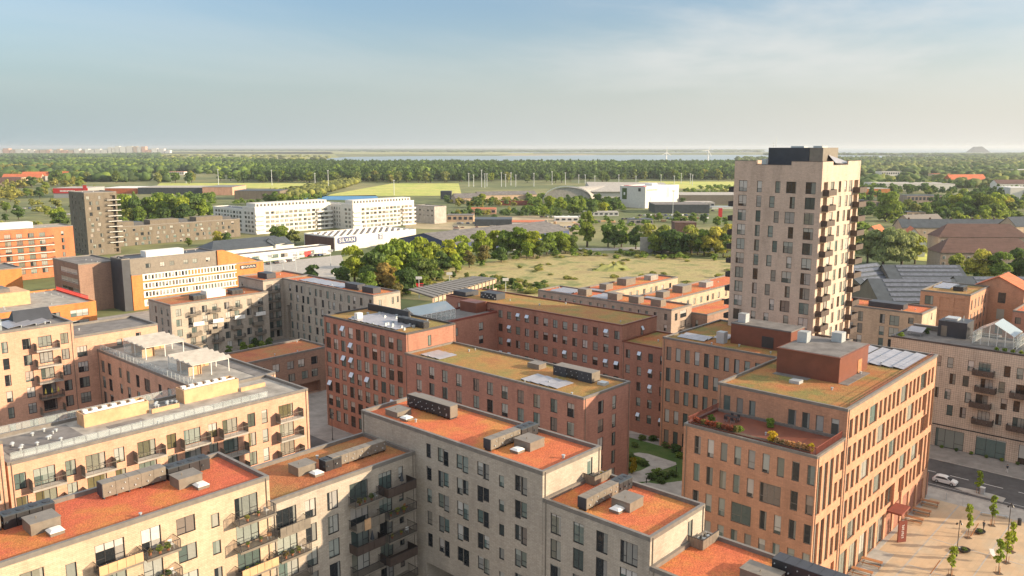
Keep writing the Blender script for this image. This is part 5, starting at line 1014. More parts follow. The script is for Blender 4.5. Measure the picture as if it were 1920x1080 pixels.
vbox('apartment_house', 'pale stacked building among the far trees right of the tower', 'building', 1652, 1690, 322, 336, 30, 'white_render', 'concrete', bands=2); vbox('warehouse', 'white flat building far away at the right edge', 'warehouse', 1908, 1935, 318, 330, 30, 'white_render', 'white_paint')
# dark-roofed market halls with solar strips
for i, (px, yb, L, yaw, lab) in enumerate(((1722, 548, 34, -.03, 'dark pitched market hall with solar strips, upper of the two right of the tower'), (1703, 580, 34, -.03, 'dark pitched market hall with solar strips, just behind the small orange-roofed block'), (1890, 575, 46, -.03, 'dark pitched market hall with solar strips at the right edge'), (1606, 548, 26, .55, 'dark pitched market hall mostly hidden behind the tower'))):
    shed('market_hall', lab, 'hall', tuple(U(px, yb, 0)), VY+yaw, L, 26, 5, 12.5, 'dark_brick', 'slate', strips=[(-L*.34, L*.46, a, a+.12) for a in (.06, .26, .46, .66, .84)])
# far town on the horizon at the left
r = random.Random(5)
x = -5
names = ['cream', 'pale pink', 'white', 'light grey', 'brick red']; mats_ = ['white_render', 'sand_brick', 'white_paint', 'white_render', 'salmon_brick']
while x < 312:
    w = r.uniform(6, 14); k = r.randrange(5); big = 200 < x < 270
    vbox('tower_block' if big else 'apartment_house', 'tiny %s block in the far town on the left horizon' % names[k], 'building', x, x+w*.8, (r.uniform(274, 277) if big else r.uniform(278, 282)), 287, 60, mats_[k], 'concrete', group='%s blocks of the far town' % names[k]); x += w
for (a, b, y0, y1, l) in ((0, 30, 300, 303, 'thin white roof far left above the woods'), (52, 128, 299, 302.5, 'long thin pale roof in the woods, left'), (132, 188, 298.5, 302, 'long thin pale roof in the woods, right of the longer one')): vbox('warehouse', l, 'warehouse', a, b, y0, y1, 40, 'white_render', 'white_paint')
# domed hill building far right
c = U(1838, 286, 0); t = thing('power_station', 'faint blue sloping power station on the horizon at the right', 'power station', tuple(c), VY); m = MB(); m.hexa([(-120, 0, 0), (130, 0, 0), (130, 120, 0), (-120, 120, 0)], [(-45, 30, 70), (35, 30, 74), (35, 90, 74), (-45, 90, 70)]); part('hull', m.mesh('hull', M['slate']), t)
# ================================================================ TREES
def crown(seed, n=1100, R=1.0, H=1.5, lobes=14, leaf=.085, kind='round'):
    r = np.random.default_rng(seed); L = []
    for i in range(lobes):
        a = r.uniform(0, 2*math.pi); zz = r.uniform(-.85, .95)
        rad = R*math.sqrt(max(.05, 1-zz*zz))*r.uniform(.25, .72)
        if kind == 'tall': rad *= .7
        L.append((math.cos(a)*rad, math.sin(a)*rad, H*.5+zz*H*.40, R*r.uniform(.26, .48)))
    L.append((0, 0, H*.5, R*.5)); L = np.array(L)
    k = r.integers(0, len(L), n); d = r.normal(size=(n, 3)); d /= np.linalg.norm(d, axis=1)[:, None]; d[:, 2] = np.abs(d[:, 2])*.85-.12*(r.random(n) < .5)
    rr = L[k, 3]*r.uniform(.55, 1.08, n)**.6; c = L[k, :3]+d*rr[:, None]*np.array([1, 1, .85])
    nrm = d+r.normal(size=(n, 3))*.55; nrm /= np.linalg.norm(nrm, axis=1)[:, None]
    t = np.cross(nrm, r.normal(size=(n, 3))); t /= np.linalg.norm(t, axis=1)[:, None]; b = np.cross(nrm, t); s = (leaf*r.uniform(.6, 1.5, n))[:, None]
    V = np.stack([c-t*s-b*s*.7, c+t*s-b*s*.5, c+t*s*.8+b*s, c-t*s*.7+b*s*.8], 1).reshape(-1, 3); return V
def quadmesh(name, V, mat):
    me = bpy.data.meshes.new(name); n = len(V)//4; me.vertices.add(len(V)); me.vertices.foreach_set('co', V.astype(np.float32).ravel()); me.loops.add(len(V)); me.loops.foreach_set('vertex_index', np.arange(len(V), dtype=np.int32))
    me.polygons.add(n); me.polygons.foreach_set('loop_start', np.arange(n, dtype=np.int32)*4); me.materials.append(mat); me.update(); me.validate(); return me
def trunkmesh(h, r0, seed):
    rr = random.Random(seed); m = MB(); m.tube((0, 0, 0), (0, 0, h*.55), r0, r0*.6, 7)
    for i in range(5): a = i*1.3+rr.random(); z = h*(.32+.06*i); m.tube((0, 0, z), (math.cos(a)*h*.2, math.sin(a)*h*.2, z+h*.25), r0*.4, r0*.12, 5)
    return m.mesh('trunk', M['bark'])
CR = {}
def crownmesh(f, v, q='m'):
    k = (f, v, q)
    if k not in CR:
        kind = 'tall' if v == 3 else 'round'; n, lf = {'h': (7500, .045), 'm': (3000, .066), 'l': (700, .13), 'y': (330, .12), 'b': (1300, .075)}[q]
        V = crown(10+v*7+(0 if q != 'y' else 3), n, 1.0, {'round': 1.75, 'tall': 2.9}[kind], 16 if q != 'y' else 9, lf, kind); V[:, 2] -= V[:, 2].min(); CR[k] = quadmesh('crown', V, FOL[f])
    return CR[k]
TR = {}
NT = [0]
def tree(px, yt, yb, f, label, group=None, q='m', v=None, pos_=None, h=None, rad=None, name='tree'):
    c = U(px, yb, 0) if pos_ is None else Vector((*pos_, 0)); h = hz(c, yt) if h is None else h; v = random.randrange(3) if v is None else v
    t = thing(name, label, 'shrub' if name == 'shrub' else 'tree', tuple(c), random.uniform(0, 6.28), group); cm = crownmesh(f, v, q); k = 'tr%d' % (v % 3)
    if k not in TR: TR[k] = trunkmesh(1.0, .035, v)
    ch = cm.get('H')
    if ch is None: z = [w.co.z for w in cm.vertices]; ch = max(z); cm['H'] = ch
    base = h*(.14 if name == 'tree' and q != 'y' else (.34 if q == 'y' else 0)); R = rad or (h-base)*.52*random.uniform(.88, 1.15)
    o = part('crown', cm, t, (0, 0, base)); o.scale = (R, R, (h-base)/ch)
    if name == 'tree': o = part('trunk', TR[k], t); o.scale = (h*.9 if q != 'y' else h*.6,)*2+(h,)
    NT[0] += 1; return t
KN = {'b': 'bright green', 'g': 'green', 'd': 'dark green', 'y': 'yellowing', 'o': 'olive', 'r': 'rust tinted', 's': 'silvery'}
ORD = ['first', 'second', 'third', 'fourth', 'fifth', 'sixth', 'seventh', 'eighth', 'ninth', 'tenth', 'eleventh', 'twelfth', 'thirteenth', 'fourteenth', 'fifteenth', 'sixteenth', 'seventeenth', 'eighteenth', 'nineteenth', 'twentieth']
def rowof(items, where, group, q='m', name='tree'):
    items = sorted(items); cnt = {}
    for it in items:
        k = it[3]; cnt[k] = cnt.get(k, 0)+1
        tree(*it[:4], '%s %s %s from the left %s' % (ORD[cnt[k]-1], KN[k], name, where), group, q, name=name)
tree(665, 459, 531, 'b', 'largest bright green tree, standing left of the vacant lot by the road', 'trees left of the vacant lot', 'h')
rowof([(718, 455, 532, 'g'), (748, 446, 525, 'b'), (700, 470, 545, 'd'), (788, 442, 505, 'b'), (815, 452, 503, 'g'), (843, 448, 500, 'b'), (868, 440, 490, 'b'), (900, 430, 482, 'b'), (926, 430, 478, 'b'), (950, 430, 480, 'g'), (880, 468, 502, 'r'), (907, 458, 497, 'r'), (940, 462, 492, 'd'), (975, 424, 480, 'b'), (1000, 432, 482, 'b'), (1025, 435, 478, 'g'), (1047, 432, 474, 'b'), (1072, 440, 472, 'd'), (722, 492, 548, 'r'), (762, 500, 552, 'd'), (800, 482, 532, 'd'), (640, 498, 540, 'd'), (690, 508, 556, 'g'), (735, 478, 540, 'b'), (775, 470, 525, 'g'), (830, 470, 512, 'd'), (855, 475, 512, 'b'), (988, 452, 486, 'b'), (1060, 448, 476, 'g'), (585, 495, 532, 'd'), (1012, 450, 484, 'd')], 'in the belt beside the vacant lot', 'trees left of the vacant lot')
rowof([(1140, 418, 463, 'g'), (1165, 419, 464, 'g'), (1192, 421, 467, 'd'), (1215, 417, 470, 'y'), (1240, 420, 475, 'y'), (1256, 428, 480, 'd'), (1273, 434, 478, 'd'), (1296, 420, 476, 'y'), (1320, 428, 480, 'g'), (1341, 424, 482, 'y'), (1356, 436, 482, 'd'), (1363, 418, 474, 'y'), (1152, 430, 465, 'd'), (1226, 440, 476, 'g'), (1308, 440, 478, 'd')], 'along the road beyond the vacant lot', 'trees along the road beyond the vacant lot')
rowof([(1010, 372, 395, 'g'), (1030, 366, 398, 'b'), (1050, 368, 400, 'b'), (1075, 372, 402, 'g'), (1090, 372, 398, 'b'), (1110, 375, 404, 'd'), (1130, 378, 402, 'b'), (1150, 372, 396, 'd'), (985, 385, 402, 'g'), (1065, 364, 384, 'd'), (1120, 362, 385, 'g'), (1020, 385, 408, 'b'), (1045, 388, 410, 'd'), (905, 362, 382, 'g'), (895, 368, 390, 'd'), (1270, 395, 416, 'd'), (1300, 398, 418, 'g'), (1320, 400, 420, 'd'), (1345, 405, 425, 'g'), (920, 370, 385, 'g'), (870, 392, 408, 'd'), (1235, 398, 415, 'b'), (1215, 400, 412, 'd'), (880, 385, 398, 'g'), (1280, 370, 385, 'd')], 'in the green patch before the arched hall', 'trees before the arched hall')
rowof([(235, 363, 410, 'b'), (255, 370, 412, 'd'), (278, 368, 410, 'g'), (300, 360, 408, 'b'), (322, 362, 412, 'g'), (342, 366, 414, 'b'), (362, 362, 412, 'd'), (380, 372, 412, 'b'), (312, 388, 415, 'd'), (240, 390, 418, 'y'), (345, 380, 418, 'd'), (262, 385, 418, 'g'), (408, 432, 460, 'y'), (354, 445, 462, 'd'), (425, 435, 462, 'd')], 'between the dark tower and the white blocks', 'trees between the dark tower and the white blocks')
rowof([(35, 383, 412, 'd'), (110, 388, 428, 'b'), (118, 396, 430, 'd'), (90, 385, 405, 'y'), (12, 378, 398, 'g'), (60, 372, 388, 'o'), (20, 360, 378, 'o'), (50, 352, 370, 'g'), (75, 350, 372, 'd'), (108, 318, 348, 'd'), (60, 330, 352, 'd'), (130, 345, 362, 'o'), (150, 330, 352, 'g'), (25, 345, 362, 'd'), (85, 340, 358, 'g'), (140, 410, 430, 'd'), (10, 400, 415, 'd')], 'at the left edge before the orange block', 'trees at the left edge')
rowof([(518, 423, 455, 'd'), (532, 422, 458, 'g'), (553, 430, 458, 'o'), (500, 362, 384, 'd'), (515, 358, 384, 'g'), (530, 362, 385, 'g'), (485, 372, 386, 'd')], 'around the white apartment pair', 'trees around the white apartment pair')
rowof([(142, 522, 545, 'b'), (125, 525, 545, 'g'), (113, 530, 548, 'b'), (140, 498, 518, 'd')], 'on the lawn by the orange office', 'trees by the orange office')
tree(1101, 394, 463, 'g', 'tallest lone tree with a bare trunk at the far edge of the vacant lot', None, 'h', rad=6.6)
tree(1661, 357, 416, 'g', 'large solitary round green tree right of the tower', None, 'h'); tree(1655, 424, 500, 's', 'large silvery green tree below the solitary round one', None, 'h'); tree(1690, 428, 500, 's', 'silvery green tree left of the glowing orange roof', None, 'h'); tree(1838, 466, 530, 'y', 'broad tree with yellow tips in front of the hipped brown houses', None, 'h'); tree(1868, 470, 532, 'g', 'broad green tree right of the yellow-tipped one', None, 'h'); tree(1910, 463, 528, 'd', 'dark green tree at the right edge before the brown hipped house', None, 'h')
rowof([(1790, 474, 516, 'y'), (1626, 430, 495, 's'), (1715, 440, 495, 'y'), (1738, 418, 445, 'y'), (1735, 378, 408, 'g'), (1700, 372, 402, 'o'), (1715, 380, 408, 'o'), (1752, 376, 402, 'g'), (1770, 368, 400, 'd'), (1790, 362, 402, 'b'), (1812, 366, 405, 'g'), (1830, 360, 404, 'd'), (1850, 364, 406, 'g'), (1868, 360, 404, 'b'), (1885, 368, 402, 'y'), (1895, 378, 404, 'd'), (1910, 395, 422, 'd'), (1830, 402, 420, 'b'), (1855, 404, 422, 'y'), (1875, 408, 424, 'y'), (1770, 505, 520, 'd'), (1635, 380, 402, 'd'), (1805, 380, 410, 'd'), (1845, 384, 412, 'b'), (1915, 436, 456, 'g'), (1765, 385, 410, 'b'), (1860, 380, 410, 'd'), (1600, 430, 480, 'o')], 'in the suburb right of the tower', 'trees in the suburb right of the tower')
print('near trees', NT[0])
# shrubs along the vacant lot and the parking deck
rowof([(850, 508, 520, 'd'), (875, 510, 522, 'o'), (800, 530, 545, 'd'), (825, 512, 526, 'd'), (760, 515, 545, 'r'), (745, 530, 558, 'r'), (790, 515, 535, 'g'), (905, 512, 524, 'd'), (930, 514, 528, 'o'), (960, 520, 534, 'd'), (985, 524, 538, 'o'), (1010, 528, 544, 'd'), (975, 530, 545, 'g'), (735, 545, 560, 'g'), (945, 524, 540, 'd'), (1150, 490, 505, 'o')], 'at the near edge of the vacant lot', 'shrubs at the edge of the vacant lot', 'm', 'shrub')
c = U(1150, 505, 0); t = thing('mound', 'low heap of overgrown soil on the vacant lot', 'mound', tuple(c)); V = []; m = MB(); N = 14
for i in range(N):
    for j in range(10):
        def pt(i, j): a = 2*math.pi*(i % N)/N; q = j/10; rr = 1+.18*math.sin(a*3)+.1*math.cos(a*5); return (math.cos(a)*13*q*rr, math.sin(a)*8*q*rr, 3.1*(1-q*q)**1.3*(1+.25*math.sin(a*4+q*7)))
        m.face([pt(i, j), pt(i, j+1), pt(i+1, j+1), pt(i+1, j)])
part('soil', m.mesh('soil', M['meadow'], smooth=True), t)
# low scrub on the lot and the verge: one mass of leaf clumps
V = []; r = np.random.default_rng(3)
base = crown(99, 90, 1.0, 1.2, 6, .3)
for i in range(520):
    px = r.uniform(690, 1370); py = r.uniform(470, 560)
    edge = (py < 484) or (px < 1010 and py > 495+(px-760)*.14 and py < 530+(px-760)*.1) or (px < 800)
    if not edge and r.random() > .12: continue
    p = U(px, py, 0); s = r.uniform(.8, 2.2); V.append(base*s*np.array([1.3, 1.3, .8])+np.array([p.x, p.y, -.2]))
V = np.concatenate(V); link('scrub', quadmesh('scrub', V, FOL['o']), kind='stuff')
# ---- woods: the 120 nearest trees of the far wood as trees, the rest one mass
r = random.Random(11)
for i in range(110):
    px = r.uniform(150, 1375) if i % 4 else r.uniform(480, 900); f = r.choice('ddggo'); left = px < 440
    if left: px = r.uniform(150, 470); yb = r.uniform(330, 345)
    else: yb = r.uniform(339, 343.5)
    if px > 1180: yb -= 4
    c = U(px, yb, 0); tree(px, 0, yb, f, '%s tree in the front row of the far wood behind the playing fields' % KN[f], '%s trees of the far wood edge' % KN[f], 'l', h=r.uniform(15, 23))
def ico():
    t = (1+5**.5)/2; v = np.array([(-1, t, 0), (1, t, 0), (-1, -t, 0), (1, -t, 0), (0, -1, t), (0, 1, t), (0, -1, -t), (0, 1, -t), (t, 0, -1), (t, 0, 1), (-t, 0, -1), (-t, 0, 1)], float); v /= np.linalg.norm(v[0])
    f = [(0, 11, 5), (0, 5, 1), (0, 1, 7), (0, 7, 10), (0, 10, 11), (1, 5, 9), (5, 11, 4), (11, 10, 2), (10, 7, 6), (7, 1, 8), (3, 9, 4), (3, 4, 2), (3, 2, 6), (3, 6, 8), (3, 8, 9), (4, 9, 5), (2, 4, 11), (6, 2, 10), (8, 6, 7), (9, 8, 1)]
    vs = [tuple(x) for x in v]; c = {}; F = []
    def mid(a, b):
        k = (min(a, b), max(a, b))
        if k not in c: q = np.array(vs[a])+np.array(vs[b]); vs.append(tuple(q/np.linalg.norm(q))); c[k] = len(vs)-1
        return c[k]
    for a, b, d in f: x, y, z = mid(a, b), mid(b, d), mid(d, a); F += [(a, x, z), (b, y, x), (d, z, y), (x, y, z)]
    return np.array(vs), np.array(F)
IV, IF = ico()
def mass(name, pts, fm, hh, rr_):
    n = len(pts); r = np.random.default_rng(len(pts)); nv = len(IV)
    S = rr_*r.uniform(.7, 1.35, n); Hh = hh*r.uniform(.7, 1.25, n)
    V = IV[None]*(1+r.normal(size=(n, nv, 1))*.2); V = V*np.stack([S, S*r.uniform(.8, 1.2, n), Hh*.5], 1)[:, None, :]+np.stack([pts[:, 0], pts[:, 1], Hh*.52], 1)[:, None, :]
    F = (IF[None]+np.arange(n)[:, None, None]*nv).reshape(-1, 3); me = bpy.data.meshes.new(name); V = V.reshape(-1, 3)
    me.vertices.add(len(V)); me.vertices.foreach_set('co', V.astype(np.float32).ravel()); me.loops.add(len(F)*3); me.loops.foreach_set('vertex_index', F.astype(np.int32).ravel()); me.polygons.add(len(F)); me.polygons.foreach_set('loop_start', np.arange(len(F), dtype=np.int32)*3); me.materials.append(fm); me.update(); me.validate()
    return link(name, me, kind='stuff')
LM = [crown(200+i, 150, 1.0, 1.5, 9, .17) for i in range(5)]
def leafmass(name, pts, fm, hh, rr_):
    r = np.random.default_rng(len(pts)+1); out = []
    for i, p in enumerate(pts):
        b = LM[i % 5]; a = r.uniform(0, 6.28); c, s = math.cos(a), math.sin(a); k = rr_*r.uniform(.7, 1.3); h = hh*r.uniform(.65, 1.3)
        out.append(np.stack([(b[:, 0]*c-b[:, 1]*s)*k+p[0], (b[:, 0]*s+b[:, 1]*c)*k+p[1], b[:, 2]*h/1.5], 1))
    return link(name, quadmesh(name, np.concatenate(out), fm), kind='stuff')
def scatter(poly_px, spacing, seed=1, dens=1.0, clump=0):
    P = [U(*p, 0) for p in poly_px]; xs = [p.x for p in P]; ys = [p.y for p in P]; r = np.random.default_rng(seed); area = (max(xs)-min(xs))*(max(ys)-min(ys)); n = int(min(area/spacing**2, 400000)*dens)
    q = np.stack([r.uniform(min(xs), max(xs), n), r.uniform(min(ys), max(ys), n)], 1); ins = np.zeros(n, bool); j = len(P)-1
    for i in range(len(P)):
        xi, yi, xj, yj = P[i].x, P[i].y, P[j].x, P[j].y
        ins ^= ((yi > q[:, 1]) != (yj > q[:, 1])) & (q[:, 0] < (xj-xi)*(q[:, 1]-yi)/(yj-yi+1e-9)+xi); j = i
    q = q[ins]
    if clump: w = np.sin(q[:, 0]/clump+seed)+np.sin(q[:, 1]/clump*1.3+2*seed)+np.sin((q[:, 0]+q[:, 1])/clump*.6); q = q[w+r.normal(size=len(q))*.4 > .1]
    return q
W_ = [('wood', [(470, 341), (480, 308), (640, 311), (700, 312), (1375, 312), (1420, 338), (1180, 336), (735, 341)], 15, 'd', 19, 9, 1, 0),
      ('wood', [(440, 336), (470, 316), (1375, 316), (1375, 334)], 24, 'g', 20, 9, 1, 120),
      ('wood', [(100, 342), (110, 300), (480, 300), (480, 341), (290, 341)], 24, 'g', 15, 9, 1, 150), ('wood', [(100, 342), (110, 303), (480, 303), (480, 341)], 26, 'd', 16, 9, 1, 90),
      ('wood', [(-10, 335), (-10, 291), (300, 289), (300, 320), (160, 335)], 34, 'd', 15, 12, .9, 200), ('wood', [(-10, 345), (-10, 310), (160, 310), (160, 360), (100, 368), (-10, 380)], 22, 'o', 11, 8, .8, 60),
      ('wood', [(300, 301), (300, 291), (620, 294), (610, 304), (470, 306)], 60, 'o', 12, 18, .5, 200),
      ('wood', [(1590, 352), (1590, 299), (1930, 296), (1930, 345)], 30, 'd', 15, 11, .9, 140), ('wood', [(1590, 358), (1590, 302), (1930, 300), (1930, 350)], 30, 'o', 14, 10, .8, 100), ('wood', [(1600, 440), (1600, 350), (1930, 350), (1930, 420), (1720, 420)], 20, 'g', 9, 6, .55, 45),
      ('wood', [(1380, 310), (1380, 300), (1640, 299), (1640, 312)], 34, 'd', 16, 11, 1, 0),
      ('wood', [(1430, 291.5), (1440, 290), (1800, 290.5), (1930, 290), (1930, 297), (1830, 294), (1640, 291.5)], 60, 'd', 16, 24, .8, 0), ('wood', [(1830, 297), (1700, 300), (1930, 300), (1930, 288)], 50, 'd', 16, 18, .8, 0),
      ('wood', [(-10, 285.5), (-10, 279.5), (300, 279), (940, 279), (1430, 281), (1430, 285), (900, 286), (600, 284.5)], 170, 'd', 16, 60, .8, 1500),
      ('wood', [(0, 470), (0, 350), (230, 362), (225, 400), (130, 420)], 18, 'o', 8, 5, .4, 40), ('wood', [(780, 412), (860, 375), (1020, 380), (1020, 400), (860, 408)], 12, 'o', 6, 4, .5, 25)]
W_ += [('scrub', [(985, 408), (985, 372), (1165, 370), (1165, 398)], 9, 'g', 7, 4.5, .6, 0), ('scrub', [(1180, 372), (1200, 358), (1370, 360), (1370, 372)], 14, 'o', 5, 5, .5, 30), ('scrub', [(690, 548), (640, 500), (1080, 470), (1080, 478), (860, 505), (760, 545)], 7, 'g', 3.6, 2.8, .55, 0), ('scrub', [(690, 556), (790, 520), (1030, 532), (1010, 552)], 6, 'd', 2.6, 2.4, .55, 0), ('scrub', [(780, 500), (900, 478), (1380, 490), (1380, 545), (1000, 545)], 13, 'o', 1.3, 2.2, .35, 14), ('scrub', [(1010, 440), (1010, 412), (1380, 416), (1380, 452)], 11, 'g', 5, 3.5, .4, 30), ('scrub', [(830, 412), (835, 372), (1000, 366), (1000, 412)], 12, 'd', 6, 4, .45, 25), ('scrub', [(1170, 372), (1260, 352), (1380, 352), (1380, 380)], 12, 'g', 6, 4.5, .5, 30), ('scrub', [(430, 388), (440, 366), (600, 356), (600, 376)], 13, 'g', 6, 4.5, .45, 30), ('wood', [(1600, 425), (1600, 340), (1930, 338), (1930, 400), (1760, 425)], 15, 'd', 11, 6.5, .45, 35), ('wood', [(1395, 470), (1370, 345), (1640, 345), (1640, 480)], 19, 'g', 10, 6, .5, 40), ('wood', [(1930, 560), (1930, 320), (2250, 320), (2250, 520)], 24, 'g', 10, 7, .5, 50), ('scrub', [(1075, 482), (1090, 474), (1375, 486), (1375, 494)], 7, 'g', 3, 2.6, .5, 0), ('scrub', [(1600, 540), (1600, 440), (1760, 440), (1760, 500), (1930, 510), (1930, 536), (1700, 520)], 11, 'g', 5.5, 4, .55, 25), ('scrub', [(230, 425), (230, 372), (400, 370), (400, 410)], 12, 'g', 7, 4.5, .5, 0)]
TV = {}
for (nm, poly, sp, f, hh, rr_, dn, cl) in W_:
    q = scatter(poly, sp, int(sp), dn, cl)
    if len(q) and sp <= 22 and len(q) < 9000: leafmass(nm, q, FOL[f], hh, rr_); TV[nm] = TV.get(nm, 0)+len(q)
    elif len(q): mass(nm, q, FOL[f], hh, rr_); TV[nm] = TV.get(nm, 0)+len(q)
print('mass trees', TV)
# hedge of poplars etc: low hedge line running down to the pitch
mass('hedge', scatter([(500, 368), (560, 360), (668, 336), (672, 344), (600, 366), (540, 374)], 7, 9), FOL['o'], 8, 4.5)
# ================================================================ MASTS, TURBINES
def mast(px, yb, yt, lab, grp):
    c = U(px, yb, 0); h = hz(c, yt); t = thing('floodlight_mast', lab, 'mast', tuple(c), VY, grp); m = MB(); r0 = max(.22, PX(c)[2]*.0004); m.tube((0, 0, 0), (0, 0, h), r0, r0*.7, 6); part('pole', m.mesh('pole', M['galv']), t); m = MB(); m.box(-1.3, -.3, h-.6, 1.3, .3, h+.5); part('lamp_bank', m.mesh('lamp_bank', M['white_paint']), t)
for px, yb, yt in ((510, 348, 319), (591, 351, 325), (616, 358, 320), (739, 366, 338), (903, 351, 319), (909, 352, 326), (913, 350, 326), (940, 350, 324), (948, 350, 327), (958, 348, 324), (967, 350, 328), (1001, 350, 325), (1035, 346, 322), (1060, 346, 324), (1085, 344, 328), (1097, 345, 328), (1115, 344, 330), (1160, 342, 328), (1192, 345, 330), (1239, 345, 328), (1264, 345, 330), (1277, 344, 325), (1294, 345, 326), (1298, 348, 328), (410, 350, 318), (349, 344, 324), (888, 350, 328), (879, 350, 325)):
    mast(px, yb, yt, 'slim pale floodlight mast around the playing fields', 'floodlight masts around the playing fields')
for px, yb, yt in ((1261, 410, 358),): mast(px, yb, yt, 'tall street light mast right of the white box warehouse', None)
for i, (px, yb, yt) in enumerate(((485, 515, 496), (508, 510, 480), (531, 520, 490), (555, 508, 478), (620, 500, 470), (706, 508, 478), (786, 560, 521), (843, 545, 513), (948, 560, 524))): mast(px, yb, yt, '%s slim street lamp from the left in front of the vacant lot and car yard' % ORD[i], 'street lamps by the car yard and lot')
for i, (px, yh, yb, side) in enumerate(((1249, 286, 303, 'left'), (1327, 282, 302.5, 'right'))):
    c = U(px, yb, 0); h = hz(c, yh); t = thing('wind_turbine', 'white wind turbine by the water, %s one of the pair' % side, 'wind turbine', tuple(c), VY+.2, 'pair of wind turbines'); m = MB(); m.tube((0, 0, 0), (0, 0, h), 3.2, 2, 10); part('mast', m.mesh('mast', M['white_paint']), t); m = MB(); m.box(-2, -4, h-2, 2, 5, h+2); part('nacelle', m.mesh('nacelle', M['white_paint']), t)
    for k in range(3):
        a = 2*math.pi*k/3+(.05 if i == 0 else .5); m = MB(); d = Vector((math.sin(a), 0, math.cos(a))); s = Vector((math.cos(a), 0, -math.sin(a))); o = Vector((0, -5, h)); L = h*.62; m.hexa([o-s*1.6, o+s*1.6, o+s*1.6+Vector((0, .8, 0)), o-s*1.6+Vector((0, .8, 0))], [o+d*L-s*.7, o+d*L+s*.7, o+d*L+s*.7+Vector((0, .5, 0)), o+d*L-s*.7+Vector((0, .5, 0))]); part('blade', m.mesh('blade', M['white_paint']), t)
# ================================================================ ROOF HOUSES AND PAVILIONS
def slat_pavilion(x0, y0, x1, y1, z, label):
    t = thing('pavilion', label, 'pavilion', ((x0+x1)/2, y0, z)); off = t.location; H = 2.5
    m = MB()
    for x in (x0, (x0+x1)/2, x1):
        for y in (y0, (y0+y1)/2, y1): m.box(x-.06, y-.06, z, x+.06, y+.06, z+H)
    m.box(x0, y0-.05, z+H-.12, x1, y0+.05, z+H); m.box(x0, y1-.05, z+H-.12, x1, y1+.05, z+H); m.box(x0-.05, y0, z+H-.12, x0+.05, y1, z+H); m.box(x1-.05, y0, z+H-.12, x1+.05, y1, z+H)
    part('frame', m.mesh('frame', M['white_paint'], off), t); m = MB(); n = 5
    for i in range(n):
        a = y0-.3+(y1-y0+.6)*i/n; b = a+(y1-y0+.6)/n*.45
        m.hexa([(x0-.5, a, z+H+.05), (x1+.5, a, z+H+.05), (x1+.5, b, z+H+.5), (x0-.5, b, z+H+.5)], [(x0-.5, a, z+H+.1), (x1+.5, a, z+H+.1), (x1+.5, b, z+H+.56), (x0-.5, b, z+H+.56)])
    rf = part('slatted_roof', m.mesh('slatted_roof', M['concrete'], off), t); m = MB()
    m.box(x0+.3, y1-2.8, z, x1-.4, y1-2.7, z+2.2); m.box(x0+2.5, y0+2, z, x0+2.6, y1-2.9, z+2.2); m.box(x0+.2, y0+2.2, z, x0+2.4, y0+2.3, z+1.6); part('timber_screens', m.mesh('timber_screens', M['plywood'], off), t)
    m = MB(); m.box(x0-.02, y0+.1, z+.1, x0+.01, y1-.1, z+H-.2); part('glass_side', m.mesh('glass_side', M['glass'], off), t)
    return t
slat_pavilion(69.2, 161.4, 76.9, 171.5, 23.38, 'farther slatted white pavilion with timber screens on the salmon wing roof'); slat_pavilion(69.0, 141.6, 76.0, 151.3, 23.38, 'nearer slatted white pavilion with timber screens on the salmon wing roof')
def glasshouse(x0, y0, x1, y1, z, h, hr, label, axis='X'):
    t = thing('glasshouse', label, 'greenhouse', ((x0+x1)/2, (y0+y1)/2, z)); off = t.location; m = MB(); g = MB(); ym = (y0+y1)/2; r = .045
    n = max(3, int((x1-x0)/1.5))
    for i in range(n+1):
        x = x0+(x1-x0)*i/n
        for y in (y0, y1): m.box(x-r, y-r, z, x+r, y+r, z+h)
        m.tube((x, y0, z+h), (x, ym, z+hr), r*.9, n=4); m.tube((x, y1, z+h), (x, ym, z+hr), r*.9, n=4)
    for y in (y0, ym, y1): q = z+(hr if y == ym else h); m.tube((x0, y, q), (x1, y, q), r, n=4)
    for y in (y0, y1): m.tube((x0, y, z+h*.5), (x1, y, z+h*.5), r*.8, n=4); m.tube((x0, y, z+.1), (x1, y, z+.1), r, n=4)
    for i in range(1, 5): y = y0+(y1-y0)*i/5; top = z+h+(hr-h)*(1-abs(y-ym)/(ym-y0)); [m.box(x-r, y-r, z, x+r, y+r, top) for x in (x0, x1)]
    part('frame', m.mesh('frame', M['white_paint'], off), t)
    g.box(x0, y0-.01, z+.1, x1, y0+.01, z+h-.05); g.box(x0, y1-.01, z+.1, x1, y1+.01, z+h-.05)
    for x in (x0, x1): g.face([(x, y0+.03, z+.1), (x, y1-.03, z+.1), (x, y1-.03, z+h), (x, ym, z+hr-.05), (x, y0+.03, z+h)])
    part('glass_walls', g.mesh('glass_walls', M['glass'], off), t); g = MB()
    for s in (y0, y1): g.hexa([(x0, s, z+h+.02), (x1, s, z+h+.02), (x1, ym, z+hr+.02), (x0, ym, z+hr+.02)], [(x0, s, z+h+.05), (x1, s, z+h+.05), (x1, ym, z+hr+.05), (x0, ym, z+hr+.05)])
    part('glass_roof', g.mesh('glass_roof', M['roofglass'], off), t); return t
m_, n_, l_, b_ = nmat('roofglass'); b_.inputs['Base Color'].default_value = (.42, .52, .58, 1); b_.inputs['Roughness'].default_value = .12; b_.inputs['Alpha'].default_value = .62; M['roofglass'] = m_
glasshouse(197.5, 36.8, 205, 44.6, 22.9, 2.6, 4.9, 'nearer glasshouse with a pale roof on the beige lattice-brick block'); glasshouse(197.5, 28.2, 205, 36.2, 22.9, 2.6, 4.9, 'glasshouse cut by the right edge on the beige lattice-brick block')
glasshouse(129.5, 149.5, 142.5, 156.5, 22.28, 2.4, 4.0, 'blue-roofed glasshouse on the low red link behind the gridded block')
